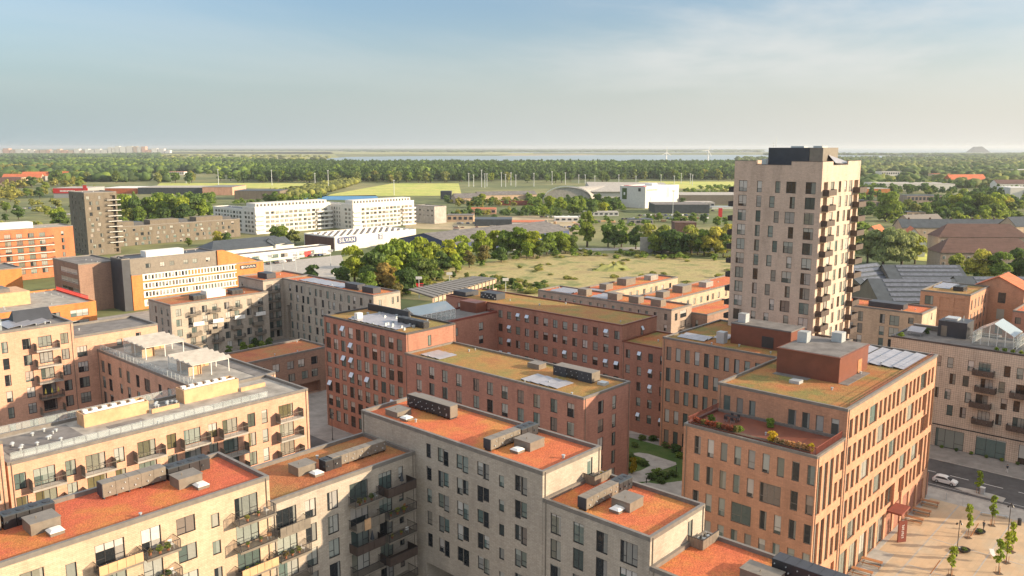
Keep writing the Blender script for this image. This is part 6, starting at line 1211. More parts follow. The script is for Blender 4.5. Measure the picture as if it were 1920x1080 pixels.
def bush(x, y, z, r, h, f, label, group=None, name='shrub', q='b', cat=None):
    t = thing(name, label, cat or 'shrub', (x, y, z), random.uniform(0, 6), group); cm = crownmesh(f, random.randrange(3), q); o = part('foliage', cm, t); hh = max(w.co.z for w in cm.vertices) if cm.get('H') is None else cm['H']; cm['H'] = hh; o.scale = (r, r, h/hh); return t
# ---- planted terrace of the corner office
TZ = TERR
t = thing('planter', 'low steel planter along the outer edge of the office roof terrace', 'planter', (108.7, 52, TZ)); m = MB(); m.box(-.45, -9, 0, .45, 9.6, .5); part('trough', m.mesh('trough', M['rust_panel']), t); m = MB(); m.box(-.38, -8.9, .5, .38, 9.5, .52); part('soil', m.mesh('soil', M['bark']), t)
for i in range(11): bush(108.75+random.uniform(-.1, .1), 55.2+i*.6, TZ+.5, .5, .7+.3*random.random(), 'h' if i % 3 else 'r', '%s tuft of russet grass from the right at the far corner of the terrace planter' % ORD[i], 'russet grass tufts on the terrace planter', 'plant', 'l', 'plant')if 0 else None
FOL['h'] = foliage('leaf_heather', (.34, .10, .055)); FOL['gold'] = foliage('leaf_gold', (.62, .46, .03)); FOL['tan'] = foliage('leaf_tan', (.50, .33, .17))
for i in range(11): bush(108.75+random.uniform(-.1, .1), 54.6+i*.66, TZ+.5, .55, .75+.3*random.random(), 'h' if i % 4 else 'r', '%s russet plant from the right in the terrace planter' % ORD[i], 'russet plants in the terrace planter', 'plant', 'l', 'plant')
for i in range(7): bush(108.75, 43.4+i*.78, TZ+.5, .5, .7+.3*random.random(), 'tan', '%s buff grass clump from the right in the terrace planter' % ORD[i], 'buff grass clumps in the terrace planter', 'plant', 'l', 'plant')
bush(109.2, 49.0, TZ+.4, 1.0, 1.5, 'gold', 'big golden yellow shrub in the middle of the terrace planter'); bush(109.0, 43.3, TZ+.4, .6, 1.2, 'gold', 'small golden shrub at the right end of the terrace planter'); bush(115.9, 52.5, TZ, .95, 1.4, 'g', 'green shrub against the upper wall of the office terrace'); bush(112.0, 60.4, TZ, .7, 1.2, 'g', 'green shrub at the far left corner of the office terrace'); bush(109.6, 54.4, TZ+.3, .7, 1.1, 'g', 'green shrub left of the golden one on the office terrace')
t = thing('table', 'dark outdoor table on the office roof terrace', 'table', (114.5, 58.2, TZ)); m = MB(); m.box(-.45, -1.1, .7, .45, 1.1, .76); part('tabletop', m.mesh('tabletop', M['dark_metal']), t)
for sx in (-.4, .4):
    for sy in (-1, 1): m = MB(); m.box(sx-.03, sy-.03, 0, sx+.03, sy+.03, .7); part('leg', m.mesh('leg', M['dark_metal']), t)
def chair(x, y, z, rz, label, mat='dark_metal', grp=None):
    t = thing('chair', label, 'chair', (x, y, z), rz, grp); m = MB(); m.box(-.23, -.23, .42, .23, .23, .47); part('seat', m.mesh('seat', M[mat]), t); m = MB(); m.box(-.23, .19, .5, .23, .23, .9); part('backrest', m.mesh('backrest', M[mat]), t)
    for sx in (-.2, .2):
        for sy in (-.2, .2): m = MB(); m.box(sx-.02, sy-.02, 0, sx+.02, sy+.02, .42); part('leg', m.mesh('leg', M['galv']), t)
    return t
for i in range(4): chair(113.6 if i % 2 else 115.4, 57.6+(i//2)*1.1, TZ, math.pi/2 if i % 2 else -math.pi/2, '%s dark chair round the terrace table' % ORD[i], grp='chairs round the terrace table')
# roof plants on the beige block
for i in range(9): bush(193.4, 27+i*1.5, 22.9, .6, .9, 'g', '%s green bush from the right along the roof edge before the glasshouses' % ORD[i], 'bushes before the glasshouses', q='l')
bush(193.3, 58.0, 22.9, .9, 1.2, 'b', 'bright green shrub at the left corner of the beige roof'); bush(201.0, 55.0, 22.9, 1.0, 1.6, 'd', 'dark shrub behind the tilted solar panel')
# grey middle step terrace enclosure with plants
def enclosure(x0, y0, x1, y1, z, label):
    t = thing('terrace_screen', label, 'screen', ((x0+x1)/2, (y0+y1)/2, z)); off = t.location; m = MB(); n = 5
    for i in range(n): a = x0+(x1-x0)*i/n; m.box(a+.02, y0, z+.05, a+(x1-x0)/n-.02, y0+.05, z+1.2); b = y0+(y1-y0)*i/n; m.box(x0, b+.02+(.06 if i == 0 else 0), z+.05, x0+.05, b+(y1-y0)/n-.02, z+1.2)
    part('panel', m.mesh('panel', M['duct'], off), t); m = MB(); m.box(x0-.03, y0-.03, z+1.2, x1, y0+.08, z+1.26); m.box(x0-.03, y0+.08, z+1.2, x0+.08, y1, z+1.26); part('handrail', m.mesh('handrail', M['dark_metal'], off), t)
    m = MB(); m.box(x0+.1, y0+.1, z-.02, x1, y1, z+.04); part('decking', m.mesh('decking', M['duct'], off), t); return t
enclosure(79.0, 58.2, 82.6, 60.0, 23.42, 'small terrace enclosure with plants against the tallest grey block'); enclosure(78.9, 42.9, 82.6, 44.9, 20.12, 'small bare terrace enclosure above the bottom edge, on the lowest grey roof')
for i, (x, y, f) in enumerate(((79.6, 58.9, 'g'), (80.6, 58.6, 'tan'), (81.5, 58.8, 'gold'), (82.2, 58.7, 'gold'))): bush(x, y, 23.46, .38, 1.0, f, '%s potted plant from the left in the grey block terrace' % ORD[i], q='l', name='potted_plant', cat='plant')
for i in range(3): chair(80.0+i*.9, 43.9, 20.16, .4*i, '%s chair in the bare terrace enclosure' % ORD[i], 'galv', 'chairs in the bare terrace enclosure')
# ---- courtyard planting
for i, (px, py, s, f) in enumerate(((1182, 862, 1.6, 'd'), (1195, 868, 1.3, 'g'), (1208, 872, 1.2, 'd'), (1178, 880, 1.3, 'd'), (1232, 890, 1.5, 'g'), (1245, 896, 1.4, 'd'), (1222, 898, 1.3, 'd'), (1262, 892, 1.2, 'd'), (1250, 838, 1.4, 'd'), (1268, 846, 1.8, 'd'), (1275, 858, 1.3, 'g'), (1225, 826, 1.3, 'd'), (1205, 824, 1.2, 'd'), (1190, 838, 1.1, 'd'), (1240, 905, 1.2, 'd'))):
    p = U(px, py, 0); bush(p.x, p.y, 0, s, s*.9, f, '%s dark bush of the shaded courtyard between the brick blocks' % ORD[i], 'bushes of the shaded courtyard')
for i, (px, py) in enumerate(((1212, 906), (1268, 885))):
    p = U(px, py, 0); t = thing('bollard', 'dark bollard light beside the courtyard path, %s one' % ('left', 'right')[i], 'bollard', (p.x, p.y, 0)); m = MB(); m.tube((0, 0, 0), (0, 0, 1.0), .09, n=8); part('post', m.mesh('post', M['dark_metal']), t); m = MB(); m.tube((0, 0, 1.0), (0, 0, 1.12), .11, n=8); part('cap', m.mesh('cap', M['dark_metal']), t)
p = U(1176, 893, 0); bush(p.x+2, p.y, 0, .9, 3.6, 'gold', 'tall yellow shrub at the foot of the low red block')
for i, (px, py) in enumerate(((455, 648), (478, 640), (492, 646), (430, 655), (520, 622), (545, 618), (470, 652), (505, 640))):
    p = U(px, py, 2); bush(p.x, p.y, 0, 1.5, 3.4, 'gd'[i % 2], '%s bush in the court behind the dark brown brick building' % ORD[i], 'bushes in the rear court')
# ================================================================ PLAZA
def youngtree(x, y, h, label, lean=0):
    t = thing('young_tree', label, 'tree', (x, y, .05), random.uniform(0, 6), 'young trees on the plaza'); m = MB(); m.tube((0, 0, 0), (0, 0, h*.8), .06, .025, 6)
    for i in range(6): a = i*1.05; z = h*(.35+.08*i); m.tube((0, 0, z), (math.cos(a)*.55, math.sin(a)*.55, z+.5), .022, .01, 4)
    part('trunk', m.mesh('trunk', M['bark']), t); cm = crownmesh('b', 3, 'y'); o = part('crown', cm, t, (0, 0, h*.28)); hh = max(w.co.z for w in cm.vertices); s = .95; o.scale = (s, s, h*.72/hh)
    m = MB(); m.box(-.5, -.5, 0, .5, .5, .04); part('tree_pit', m.mesh('tree_pit', M['bark']), t); m = MB(); [m.tube((math.cos(a)*.35, math.sin(a)*.35, 0), (math.cos(a)*.35, math.sin(a)*.35, 1.1), .035, n=5) for a in (0, 2.1, 4.2)]; part('stakes', m.mesh('stakes', M['wood']), t)
for i, (x, y, h, l) in enumerate(((148.5, 31.4, 6.1, 'slim young tree near the wall of picnic racks, left of the round bowls'), (156.4, 29.6, 5.7, 'slim young tree beside the long low bench on the plaza'), (138.6, 24.7, 5.6, 'slim young tree at the bottom right of the plaza'), (143.2, 24.6, 5.4, 'yellow-green young tree just behind the one at the bottom right'), (147.8, 24.8, 5.3, 'slim young tree closest to the right edge of the plaza'), (132.8, 29.9, 5.0, 'slim young tree cut by the bottom edge of the plaza'), (169.7, 34.8, 4.6, 'small dusky tree on the traffic island'))): youngtree(x, y, h, l)
def bowl(x, y, l):
    t = thing('bowl_planter', l, 'planter', (x, y, .04), 0, 'round black bowls on the plaza'); m = MB(); n = 16; pr = [(.25, 0), (.6, .12), (.88, .35), (.95, .55), (.86, .55), (.72, .38), (0.01, .3)]
    for (r0, z0), (r1, z1) in zip(pr[:-1], pr[1:]):
        for i in range(n): a, b = 2*math.pi*i/n, 2*math.pi*(i+1)/n; m.face([(r0*math.cos(a), r0*math.sin(a), z0), (r0*math.cos(b), r0*math.sin(b), z0), (r1*math.cos(b), r1*math.sin(b), z1), (r1*math.cos(a), r1*math.sin(a), z1)])
    part('bowl', m.mesh('bowl', M['dark_metal']), t); cm = crownmesh('d', 1, 'l'); o = part('plants', cm, t, (0, 0, .3)); o.scale = (.6, .6, .3)
bowl(142.6, 30.5, 'round black bowl beside the nearer plaza lamp'); bowl(151.6, 30.4, 'round black bowl beside the person on the plaza')
def lamp(x, y, h, l):
    t = thing('street_lamp', l, 'street lamp', (x, y, .04), 0, 'plaza lamps'); m = MB(); m.tube((0, 0, 0), (0, 0, h), .07, .05, 8); m.tube((0, 0, 0), (0, 0, .5), .13, .13, 8); pl = part('pole', m.mesh('pole', M['dark_metal']), t)
    for i, (a, z) in enumerate(((0, h-.2), (2.1, h-.5), (4.2, h-.35))): m = MB(); d = Vector((math.cos(a), math.sin(a), 0)); m.tube(Vector((0, 0, z)), Vector((0, 0, z))+d*.3, .03, n=5); m.tube(Vector((0, 0, z))+d*.3, Vector((0, 0, z-.3))+d*.45, .12, .15, 8); part('spotlight', m.mesh('spotlight', M['dark_metal']), t)
lamp(140.2, 31.0, 6.2, 'dark plaza lamp with clustered spotlights, nearer to the office'); lamp(152.1, 26.3, 6.6, 'dark plaza lamp with clustered spotlights, nearer to the right edge')
def rack(x, y, l):
    t = thing('picnic_bench', l, 'picnic bench', (x, y, .06), -math.pi/2+.12, 'folding wooden benches along the office wall'); m = MB()
    for i in range(5): m.box(0, -.42+i*.17, .86, 3.1, -.28+i*.17, .92)
    part('tabletop', m.mesh('tabletop', M['wood']), t); m = MB()
    for xx in (.25, 2.85): m.tube((xx, -.4, 0), (xx, .3, .86), .03, n=5); m.tube((xx, .4, 0), (xx, -.3, .86), .03, n=5)
    m.tube((.25, 0, .4), (2.85, 0, .4), .03, n=5); part('frame', m.mesh('frame', M['dark_metal']), t)
    for s in (-.75, .75): m = MB(); m.box(.1, s-.14, .42, 3.0, s+.14, .47); m.box(.3, s-.03, 0, .36, s+.03, .42); m.box(2.7, s-.03, 0, 2.76, s+.03, .42); part('seat', m.mesh('seat', M['wood']), t)
for i, (x, y) in enumerate(((157.6, 41.6), (152.8, 41.6), (148.4, 41.6), (127.8, 41.6), (123.6, 41.6))): rack(x, y, '%s wooden picnic bench from the far end of the sunlit office wall' % ORD[i])
# sign pillar
t = thing('sign', 'tall dark red sign pillar with upright white lettering at the office entrance', 'sign', (139.4, 39.2, .05), -.62); m = MB(); m.box(-.78, -.12, 0, .78, .12, 3.7); pn = part('pillar', m.mesh('pillar', M['rust_red']), t)
m = MB()
for i in range(7):      # upright lettering, read from bottom to top; too small in the photo to spell
    z = .75+i*.36; m.box(-.2, -.15, z, .2, -.125, z+.06); m.box(-.2 if i % 2 else .13, -.15, z+.06, -.13 if i % 2 else .2, -.125, z+.22)
    if i % 3: m.box(-.13, -.15, z+.17, .13, -.125, z+.22)
part('lettering', m.mesh('lettering', M['white_paint']), pn)
t = thing('canopy', 'rusty red entrance canopy projecting over the office door', 'canopy', (141.3, 41.8, 4.6)); m = MB(); m.box(-2.2, -2.4, 0, 2.2, -.02, .3); part('slab', m.mesh('slab', M['rust_red']), t)
# bin, bench, leaning poles, cones
t = thing('litter_bin', 'dark cylindrical litter bin near the right edge of the plaza', 'bin', (159.9, 26.1, .05)); m = MB(); m.tube((0, 0, 0), (0, 0, 1.1), .32, n=12); part('drum', m.mesh('drum', M['dark_metal']), t); m = MB(); m.tube((0, 0, 1.1), (0, 0, 1.22), .36, .2, n=12); part('lid', m.mesh('lid', M['dark_metal']), t)
t = thing('bench', 'long low pale bench on the plaza beside the young trees', 'bench', (160.6, 30.2, .05), -math.pi/2+.35); m = MB(); m.box(-2.2, -.22, .42, 2.2, .22, .48); part('seat', m.mesh('seat', M['galv']), t)
for x in (-1.9, 0, 1.9): m = MB(); m.box(x-.05, -.2, 0, x+.05, .2, .42); part('leg', m.mesh('leg', M['galv']), t)
for i, (x, y, dx, dy) in enumerate(((149.6, 31.2, 3.4, -1.2), (131.4, 32.4, 3.2, -1.6))): t = thing('timber_pole', 'wooden pole slanting up from the plaza paving, %s one' % ('farther', 'nearer')[i], 'pole', (x, y, .04)); m = MB(); m.tube((0, 0, 0), (dx*.5, dy*.5, 1.9), .08, n=6); part('shaft', m.mesh('shaft', M['wood']), t)
for i, (x, y) in enumerate(((162.7, 38.6), (161.9, 35.6))): t = thing('bollard', 'thin grey bollard on the pale paving band, %s one' % ('left', 'right')[i], 'bollard', (x, y, .05)); m = MB(); m.tube((0, 0, 0), (0, 0, 1.3), .05, n=6); part('post', m.mesh('post', M['galv']), t)
t = thing('cabinet', 'white and grey utility cabinet on the traffic island', 'cabinet', (170.0, 34.3, .14)); m = MB(); m.box(-.35, -.4, 0, .35, .4, 1.2); part('casing', m.mesh('casing', M['galv']), t); m = MB(); m.box(-.4, -.45, 1.2, .4, .45, 1.3); part('lid', m.mesh('lid', M['white_paint']), t)
t = thing('deck_chair', 'white reclining seat in the shadow left of the rightmost trees', 'seat', (144.2, 26.6, .05), .6); m = MB(); m.hexa([(-.9, -.35, .25), (.3, -.35, .2), (.3, .35, .2), (-.9, .35, .25)], [(-.9, -.35, .31), (.3, -.35, .26), (.3, .35, .26), (-.9, .35, .31)]); m.hexa([(.3, -.35, .2), (.95, -.35, .75), (.95, .35, .75), (.3, .35, .2)], [(.3, -.35, .27), (.92, -.35, .82), (.92, .35, .82), (.3, .35, .27)]); part('seat', m.mesh('seat', M['white_paint']), t)
for i in range(10):   # planting along the shops
    y = 53-i*2.9; bush(191.2, y, .14, .5, .7, 'd' if i % 2 else 'g', '%s low shrub from the left at the foot of the beige block' % ORD[i], 'low shrubs at the foot of the beige block', q='l')
# ---- people: one continuous skinned body, clothing by material
def person(x, y, z, rz, label, top, legs, hair, stride=.25, sit=False):
    V = [(0, 0, .95), (0, 0, 1.15), (0, .0, 1.38), (0, .0, 1.5), (0, -.02, 1.66), (.19, 0, 1.42), (.25, -.05, 1.15), (.24, -.16, .92), (-.19, 0, 1.42), (-.25, .05, 1.15), (-.24, .12, .92), (.1, 0, .9), (.1, -stride*.5, .5), (.1, -stride*.6, .08), (.1, -stride*.6-.15, .04), (-.1, 0, .9), (-.1, stride*.4, .5), (-.1, stride, .09), (-.1, stride-.14, .04)]
    E_ = [(0, 1), (1, 2), (2, 3), (3, 4), (2, 5), (5, 6), (6, 7), (2, 8), (8, 9), (9, 10), (0, 11), (11, 12), (12, 13), (13, 14), (0, 15), (15, 16), (16, 17), (17, 18)]
    Rr = [.15, .13, .15, .055, .105, .065, .045, .035, .065, .045, .035, .095, .065, .045, .04, .095, .065, .045, .04]
    me = bpy.data.meshes.new('body'); me.from_pydata(V, E_, []); ob = bpy.data.objects.new('tmp', me); COL.objects.link(ob); ob.modifiers.new('s', 'SKIN'); ob.modifiers.new('u', 'SUBSURF').levels = 1
    for i, q in enumerate(me.skin_vertices[0].data): q.radius = (Rr[i], Rr[i]*.8); q.use_root = i == 0
    ev = bpy.data.meshes.new_from_object(ob.evaluated_get(bpy.context.evaluated_depsgraph_get())); bpy.data.objects.remove(ob)
    for mt in (top, legs, 'skin', 'rubber'): ev.materials.append(M[mt])
    for pl in ev.polygons: c = pl.center; pl.material_index = 3 if c.z < .1 else 1 if c.z < .93 and abs(c.x) < .2 else 2 if c.z > 1.47 or (c.z < 1.1 and abs(c.x) > .19) else 0; pl.use_smooth = True
    ev.name = 'person'; t = link('person', ev, None, (x, y, z), rz, label=label, category='person'); m = MB()
    n = 8
    for j in range(3):
        for i in range(n):
            P = lambda i, j: (math.cos(2*math.pi*i/n)*.1*math.cos(j*.52), .01+math.sin(2*math.pi*i/n)*.115*math.cos(j*.52), 1.68+.125*math.sin(j*.52)); m.face([P(i, j), P(i+1, j), P(i+1, j+1), P(i, j+1)])
    part('hair', m.mesh('hair', M[hair], smooth=True), t)
M['skin'] = flat('skin', (.45, .28, .20), .6, .05, 3); M['shirt_white'] = flat('shirt_white', (.6, .6, .58), .8, .05, 3); M['shirt_dark'] = flat('shirt_dark', (.04, .05, .07), .8, .05, 3); M['trousers_dark'] = flat('trousers_dark', (.05, .05, .06), .8, .1, 3)
person(153.4, 30.2, .05, 1.2, 'person in dark clothes walking past the round bowl on the plaza', 'shirt_dark', 'trousers_dark', 'dark_metal')
person(184.9, 33.3, .14, 2.0, 'person in a dark top and pale trousers walking below the beige block', 'shirt_dark', 'shirt_white', 'bark')
# ================================================================ CARS
WHL = None
def wheelmeshes():
    a = MB(); a.tube((0, -.11, 0), (0, .11, 0), .33, n=14); b = MB(); b.tube((0, -.125, 0), (0, .125, 0), .2, n=10); return a.mesh('wheel', M['rubber']), b.mesh('rim', M['galv'])
def car_proto(mat, label, loc, rz, van=False, grp=None):
    global WHL
    WHL = WHL or wheelmeshes()
    t = thing('car', label, 'car', loc, rz, grp); m = MB(); w = .88
    low = [(-2.1, .32), (-2.15, .55), (-2.12, .85), (-1.95, .98), (1.0, .95), (1.75, .86), (2.08, .68), (2.12, .42), (2.05, .28)]
    top = [(-1.95, .98), (-1.75, 1.3), (-1.2, 1.47), (-.1, 1.5), (.35, 1.40), (1.08, .95)] if not van else [(-2.05, .98), (-2.02, 1.75), (-1.6, 1.92), (.9, 1.9), (1.2, 1.75), (1.75, .95)]
    def ext(poly, w0, w1, zs):
        L = [(x, -(w0+(w1-w0)*max(0, (z-zs)/.6)), z) for x, z in poly]; Rr = [(x, -y, z) for x, y, z in L]; k = len(poly); m.face(list(reversed(L))); m.face(Rr)
        for i in range(k): j = (i+1) % k; m.face([L[i], L[j], Rr[j], Rr[i]])
    ext(low, w, w, 9); ext(top, w-.03, w-.2, .95); body = part('body', m.mesh('body', M[mat]), t)
    g = MB(); s = .012
    if not van: q = [(-1.62, 1.02), (-1.5, 1.27), (-1.15, 1.38), (-.1, 1.4), (.3, 1.3), (.85, 1.02)]
    else: q = [(-.2, 1.15), (-.2, 1.7), (1.0, 1.7), (1.4, 1.15)]
    for sd in (-1, 1): g.face([(x, sd*(w-.03+(-.17)*max(0, (z-.95)/.6)+s), z) for x, z in q])
    a, b = (top[4], top[5]); g.face([(a[0]+.03, -.62, a[1]-.02), (a[0]+.03, .62, a[1]-.02), (b[0]+.02, .78, b[1]+.03), (b[0]+.02, -.78, b[1]+.03)]); a, b = top[1], top[0]; g.face([(a[0]-.03, -.62, a[1]-.03), (a[0]-.03, .62, a[1]-.03), (b[0]-.03, .72, b[1]+.05), (b[0]-.03, -.72, b[1]+.05)])
    part('windows', g.mesh('windows', M['dark_metal']), t)
    for x in (-1.35, 1.32):
        for y in (-.78, .78): o = part('wheel', WHL[0], t, (x, y, .33)); part('rim', WHL[1], o)
    for y in (-.66, .66): m = MB(); m.box(1.98, y-.14, .6, 2.13, y+.14, .74); part('headlight', m.mesh('headlight', M['lamp_glass']), t); m = MB(); m.box(-2.17, y-.12, .7, -2.1, y+.12, .86); part('tail_light', m.mesh('tail_light', M['red_paint']), t)
    return t
c1 = car_proto('white_car', 'white hatchback driving past the plaza at the right', (170.9, 41.0, .05), -math.pi/2)
protos = {k: car_proto(v, l, tuple(U(px, py, 0)+Vector((0, 0, .06))), rz) for k, v, l, px, py, rz in (('s', 'silver_car', 'silver car parked in front of the red garage door', 555, 487, .2), ('d', 'dark_car', 'dark car parked before the white garage building, leftmost', 503, 496, 1.4), ('b', 'blue_car', 'blue car on the car yard beside the blue container', 480, 503, 1.0), ('w', 'white_car', 'white car parked left of the largest bright green tree', 628, 514, .1))}
van = car_proto('red_car', 'red van parked beyond the slatted parking deck', tuple(U(788, 541, 0)+Vector((0, 0, .06))), VY+.1, True)
van.scale = (1.25, 1.25, 1.25)
cc = 0
def copycar(k, px, py, rz, label, grp):
    p = U(px, py, 0); c = ctree(protos[k]); c.location = (p.x, p.y, .08); c.rotation_euler = (0, 0, rz); c['label'] = label; c['group'] = grp
CN = {'s': 'silver', 'd': 'dark', 'b': 'blue', 'w': 'white'}
def carrow(px0, px1, py0, py1, n, rz, where, grp, seed):
    r = random.Random(seed); cnt = {}
    for i in range(n):
        k = r.choice('sdbwsw'); cnt[k] = cnt.get(k, 0)+1; f = (i+.5)/n; copycar(k, px0+(px1-px0)*f+r.uniform(-1, 1), py0+(py1-py0)*f, rz+r.uniform(-.06, .06), '%s %s car from the left %s' % (ORD[cnt[k]-1], CN[k], where), grp)
carrow(512, 552, 495, 489, 5, 1.4, 'in the row before the garage doors', 'cars before the garage building', 1); carrow(584, 612, 481, 479, 4, .3, 'by the end of the garage building', 'cars by the garage end', 2)
carrow(1010, 1100, 408, 407, 9, 1.3, 'in the lot before the white box warehouse', 'cars in the lot before the box warehouse', 3); carrow(1195, 1330, 405, 404, 14, 1.2, 'in the lot right of the box warehouse', 'cars in the lot right of the box warehouse', 4); carrow(1225, 1340, 398, 396, 12, 1.2, 'in the back row right of the box warehouse', 'cars in the back row', 5)
carrow(22, 110, 393, 389, 9, .8, 'on the lot at the left edge', 'cars on the left lot', 6); carrow(1752, 1790, 462, 462, 5, 1.2, 'by the lawn between the suburb houses', 'cars by the suburb lawn', 7); carrow(1165, 1190, 412, 411, 4, 1.2, 'near the base of the white box warehouse', 'cars near the box warehouse', 8); carrow(1638, 1662, 560, 520, 5, .7, 'in the lane beside the dark market halls', 'cars in the market lane', 9)
t = thing('container', 'blue container beside the white garage yard', 'container', tuple(U(470, 505, 0)), .2); m = MB(); m.box(-3, -1.25, 0, 3, 1.25, 2.6); part('box', m.mesh('box', M['blue_panel']), t)
# ================================================================ LIFE ON THE BALCONIES
def pot(x, y, z, f, label, s=.32, grp=None):
    t = thing('potted_plant', label, 'plant', (x, y, z), random.uniform(0, 6), grp); m = MB(); m.tube((0, 0, 0), (0, 0, .3), .13, .18, 8); part('pot', m.mesh('pot', M['terracotta']), t); cm = crownmesh(f, 1, 'l'); o = part('foliage', cm, t, (0, 0, .25)); o.scale = (s, s, s*.9)
names = {'g': 'green', 'b': 'bright green', 'y': 'yellow-green', 'd': 'dark green', 'r': 'rusty'}
where = [('on the top right balcony of the sand-coloured block', 44.6, 82.2, 23.12, 3.2), ('on the second right balcony of the sand-coloured block', 44.6, 82.2, 19.9, 3.4), ('on the third right balcony of the sand-coloured block', 44.6, 82.2, 16.68, 3.2), ('on the top middle balcony of the sand-coloured block', 33.8, 82.2, 23.12, 2.6), ('on the second middle balcony of the sand-coloured block', 33.8, 82.2, 19.9, 2.6), ('on the second balcony of the low grey wing', 49.6, 82.2, 16.65, 2.8), ('on the top balcony of the low grey wing', 60.4, 82.0, 19.87, 3), ('on the third corner balcony of the low grey wing', 65.4, 81.9, 13.43, 3), ('on the second corner balcony of the low grey wing', 65.4, 81.9, 16.65, 3)]
rr = random.Random(4)
for w_, x, y, z, L in where:
    k = rr.choice((2, 3)); fs = rr.sample('gbydr', k)
    for i in range(k): pot(x+L*(i+.3)/k, y-rr.uniform(0, .5), z, fs[i], '%s potted plant %s' % (names[fs[i]], w_), rr.uniform(.25, .5))
    ch = chair(x+L*.95, y-.2, z, rr.uniform(0, 3), 'small chair %s' % w_, rr.choice(('galv', 'white_paint', 'wood')))
for i in range(3):
    t = thing('parasol', '%s closed yellow parasol from the left on the fourth balcony of the tall salmon block' % ORD[i], 'parasol', (54.8+i*1.15, 174.9, 28.25-2.55-9.75), 0, 'closed yellow parasols'); m = MB(); m.tube((0, 0, 0), (0, 0, 1.0), .025, n=5); part('pole', m.mesh('pole', M['galv']), t); m = MB(); m.tube((0, 0, .9), (0, 0, 2.0), .22, .03, 8); part('canopy', m.mesh('canopy', M['yellow_cloth']), t) if 'yellow_cloth' in M else part('canopy', m.mesh('canopy', FOL['gold']), t)
t = thing('towel', 'pale yellow towel hanging over a balcony rail of the low grey wing', 'towel', (61.6, 81.34, 16.7)); m = MB(); m.box(-.55, -.06, -.35, .45, -.02, 1.15); part('cloth', m.mesh('cloth', M['plywood']), t)
for i, (x, z) in enumerate(((62.8, 13.45), (50.6, 10.25), (68.0, 19.9))): t = thing('parasol', 'dark closed parasol on the %s balcony of the low grey wing' % ('third', 'fourth', 'corner')[i], 'parasol', (x, 82.1, z)); m = MB(); m.tube((0, 0, 0), (0, 0, 2.1), .03, n=5); part('pole', m.mesh('pole', M['dark_metal']), t); m = MB(); m.tube((0, 0, .9), (0, 0, 2.05), .3, .06, 8); part('canopy', m.mesh('canopy', M['charcoal']), t)

# ================================================================ YARDS, SHEDS AND CLUTTER OF THE MIDDLE DISTANCE
KW = {'felt': 'dark flat-roofed', 'concrete': 'grey', 'white_paint': 'white', 'tile_red': 'orange-roofed', 'slate': 'slate-roofed', 'sand_brick': 'sand-coloured'}
for (p0, p1, yt, yb, dp, w, r_, wh) in ((838, 888, 404, 416, 16, 'sand_brick', 'felt', 'at the left end of the timber yard'), (1040, 1085, 408, 416, 14, 'white_render', 'white_paint', 'behind the lone tall tree'), (1095, 1160, 398, 405, 16, 'white_render', 'concrete', 'beneath the white box warehouse'), (1180, 1225, 412, 421, 14, 'concrete', 'slate', 'right of the lone tall tree'), (1290, 1340, 380, 390, 24, 'concrete', 'concrete', 'left of the tower beside the trading hall'),
    (880, 930, 392, 402, 18, 'salmon_brick', 'tile_red', 'in the bushes behind the timber yard'), (1000, 1050, 424, 433, 12, 'white_render', 'felt', 'by the road past the pavilion'), (1700, 1735, 398, 410, 14, 'sand_brick', 'slate', 'left among the right-hand suburb trees'), (1770, 1812, 388, 400, 14, 'taupe_brick', 'tile_red', 'in the middle of the right-hand suburb trees'), (1840, 1880, 392, 403, 14, 'white_render', 'slate', 'right among the suburb trees'), (1668, 1700, 330, 340, 20, 'white_render', 'concrete', 'low in the far right-hand woods'), (1750, 1790, 326, 334, 24, 'sand_brick', 'tile_red', 'high in the far right-hand woods'), (1860, 1905, 330, 338, 24, 'white_render', 'tile_red', 'near the right edge of the far woods'), (1605, 1650, 376, 392, 14, 'taupe_brick', 'slate', 'just right of the tower'), (1690, 1716, 415, 428, 12, 'sand_brick', 'tile_brown', 'beside the round solitary tree'), (300, 345, 322, 328, 20, 'white_render', 'tile_red', 'in the far woods left of centre'), (210, 240, 312, 317, 20, 'white_render', 'concrete', 'in the far left woods')):
    vbox('building', '%s low building %s' % (KW.get(r_, 'brown-roofed'), wh), 'building', p0, p1, yt, yb, dp, w, r_, bands=1)
r = random.Random(21); cnt = {}
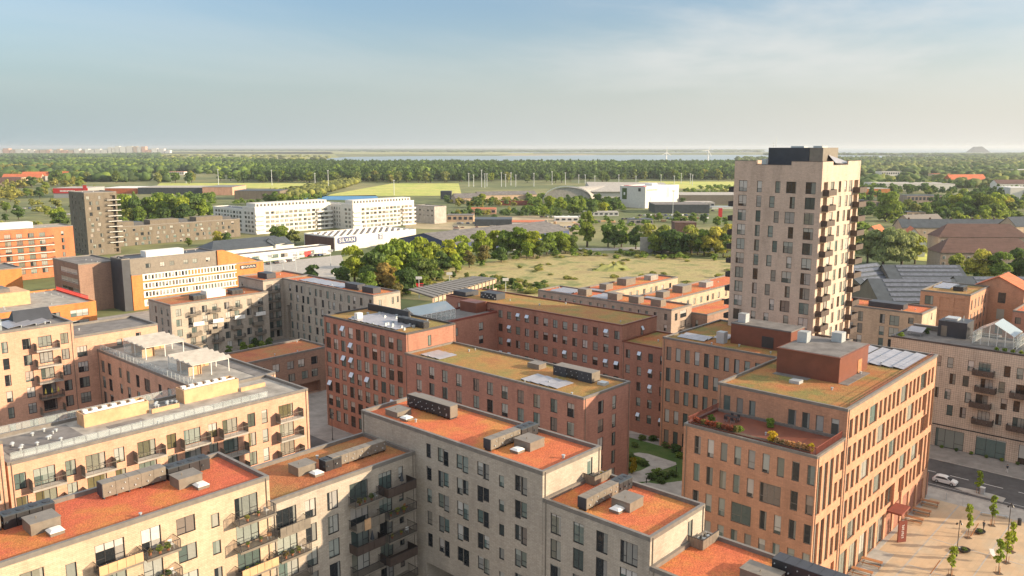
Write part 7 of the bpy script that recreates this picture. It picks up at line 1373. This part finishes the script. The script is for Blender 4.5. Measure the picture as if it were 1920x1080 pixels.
for i in range(46):
    k = r.choice(('timber', 'pallet', 'gravel')); px = r.uniform(850, 1090) if i % 3 else r.uniform(1100, 1330); py = r.uniform(414, 438) if px < 1100 else r.uniform(406, 418); c = U(px, py, 0); cnt[(k, px < 1100)] = cnt.get((k, px < 1100), 0)+1
    lab = '%s in the %s' % ({'timber': 'stack of yellow timber', 'pallet': 'grey covered pallet stack', 'gravel': 'brown heap of material'}[k], 'timber yard behind the roadside trees' if px < 1100 else 'yard right of the box warehouse')
    t = thing('%s_stack' % k, lab, 'stack', (c.x, c.y, .06), VY+r.uniform(-.3, .3), lab); m = MB(); L, D, H = r.uniform(2, 6), r.uniform(1.2, 3), r.uniform(.8, 2.4)
    if k == 'gravel': m.hexa([(-L/2, -D, 0), (L/2, -D, 0), (L/2, D, 0), (-L/2, D, 0)], [(-L/7, -D/4, H), (L/6, -D/5, H), (L/7, D/4, H*.9), (-L/6, D/4, H*.95)])
    else:
        for j in range(3): m.box(-L/2+.1*(j % 2), -D/2, H*j/3+.04, L/2-.15*(j % 2), D/2, H*(j+1)/3)
    part('load', m.mesh('load', M[{'timber': 'plywood', 'pallet': 'light_felt', 'gravel': 'tile_brown'}[k]]), t)
carrow(860, 1000, 420, 418, 12, 1.3, 'in the timber yard lot', 'cars in the timber yard lot', 12); carrow(1030, 1100, 428, 426, 8, .3, 'by the road behind the lone tree', 'cars by the road behind the lone tree', 13); carrow(120, 136, 404, 402, 3, .8, 'before the dark tower', 'cars before the dark tower', 14); carrow(655, 740, 500, 492, 6, .4, 'on the road through the tree belt', 'cars on the road through the tree belt', 15); carrow(1205, 1330, 411, 410, 12, 1.2, 'in the front row right of the box warehouse', 'cars in the front row right of the box warehouse', 16)
lamp(97.5+7, 150, 6.5, 'dark street lamp in the street between the salmon and the gridded block')
for i, (x, y) in enumerate(((86, 118), (86, 128), (105.5, 118), (105.5, 140))): bush(x, y, 0, 1.1, 1.3, 'g', '%s bush along the street between the salmon and red blocks' % ORD[i], 'bushes along the inner street')
# ================================================================ AIR
m, n, l, b = nmat('haze'); n.remove(b); pv = n.new('ShaderNodeVolumePrincipled'); pv.inputs['Density'].default_value = 5.5e-5; pv.inputs['Color'].default_value = (.80, .87, .93, 1); pv.inputs['Anisotropy'].default_value = .25
l.new(pv.outputs[0], n['Material Output'].inputs['Volume'])
hb = MB(); hb.box(-31000, -31000, -1, 31000, 31000, 100); link('haze', hb.mesh('haze', m), kind='stuff')
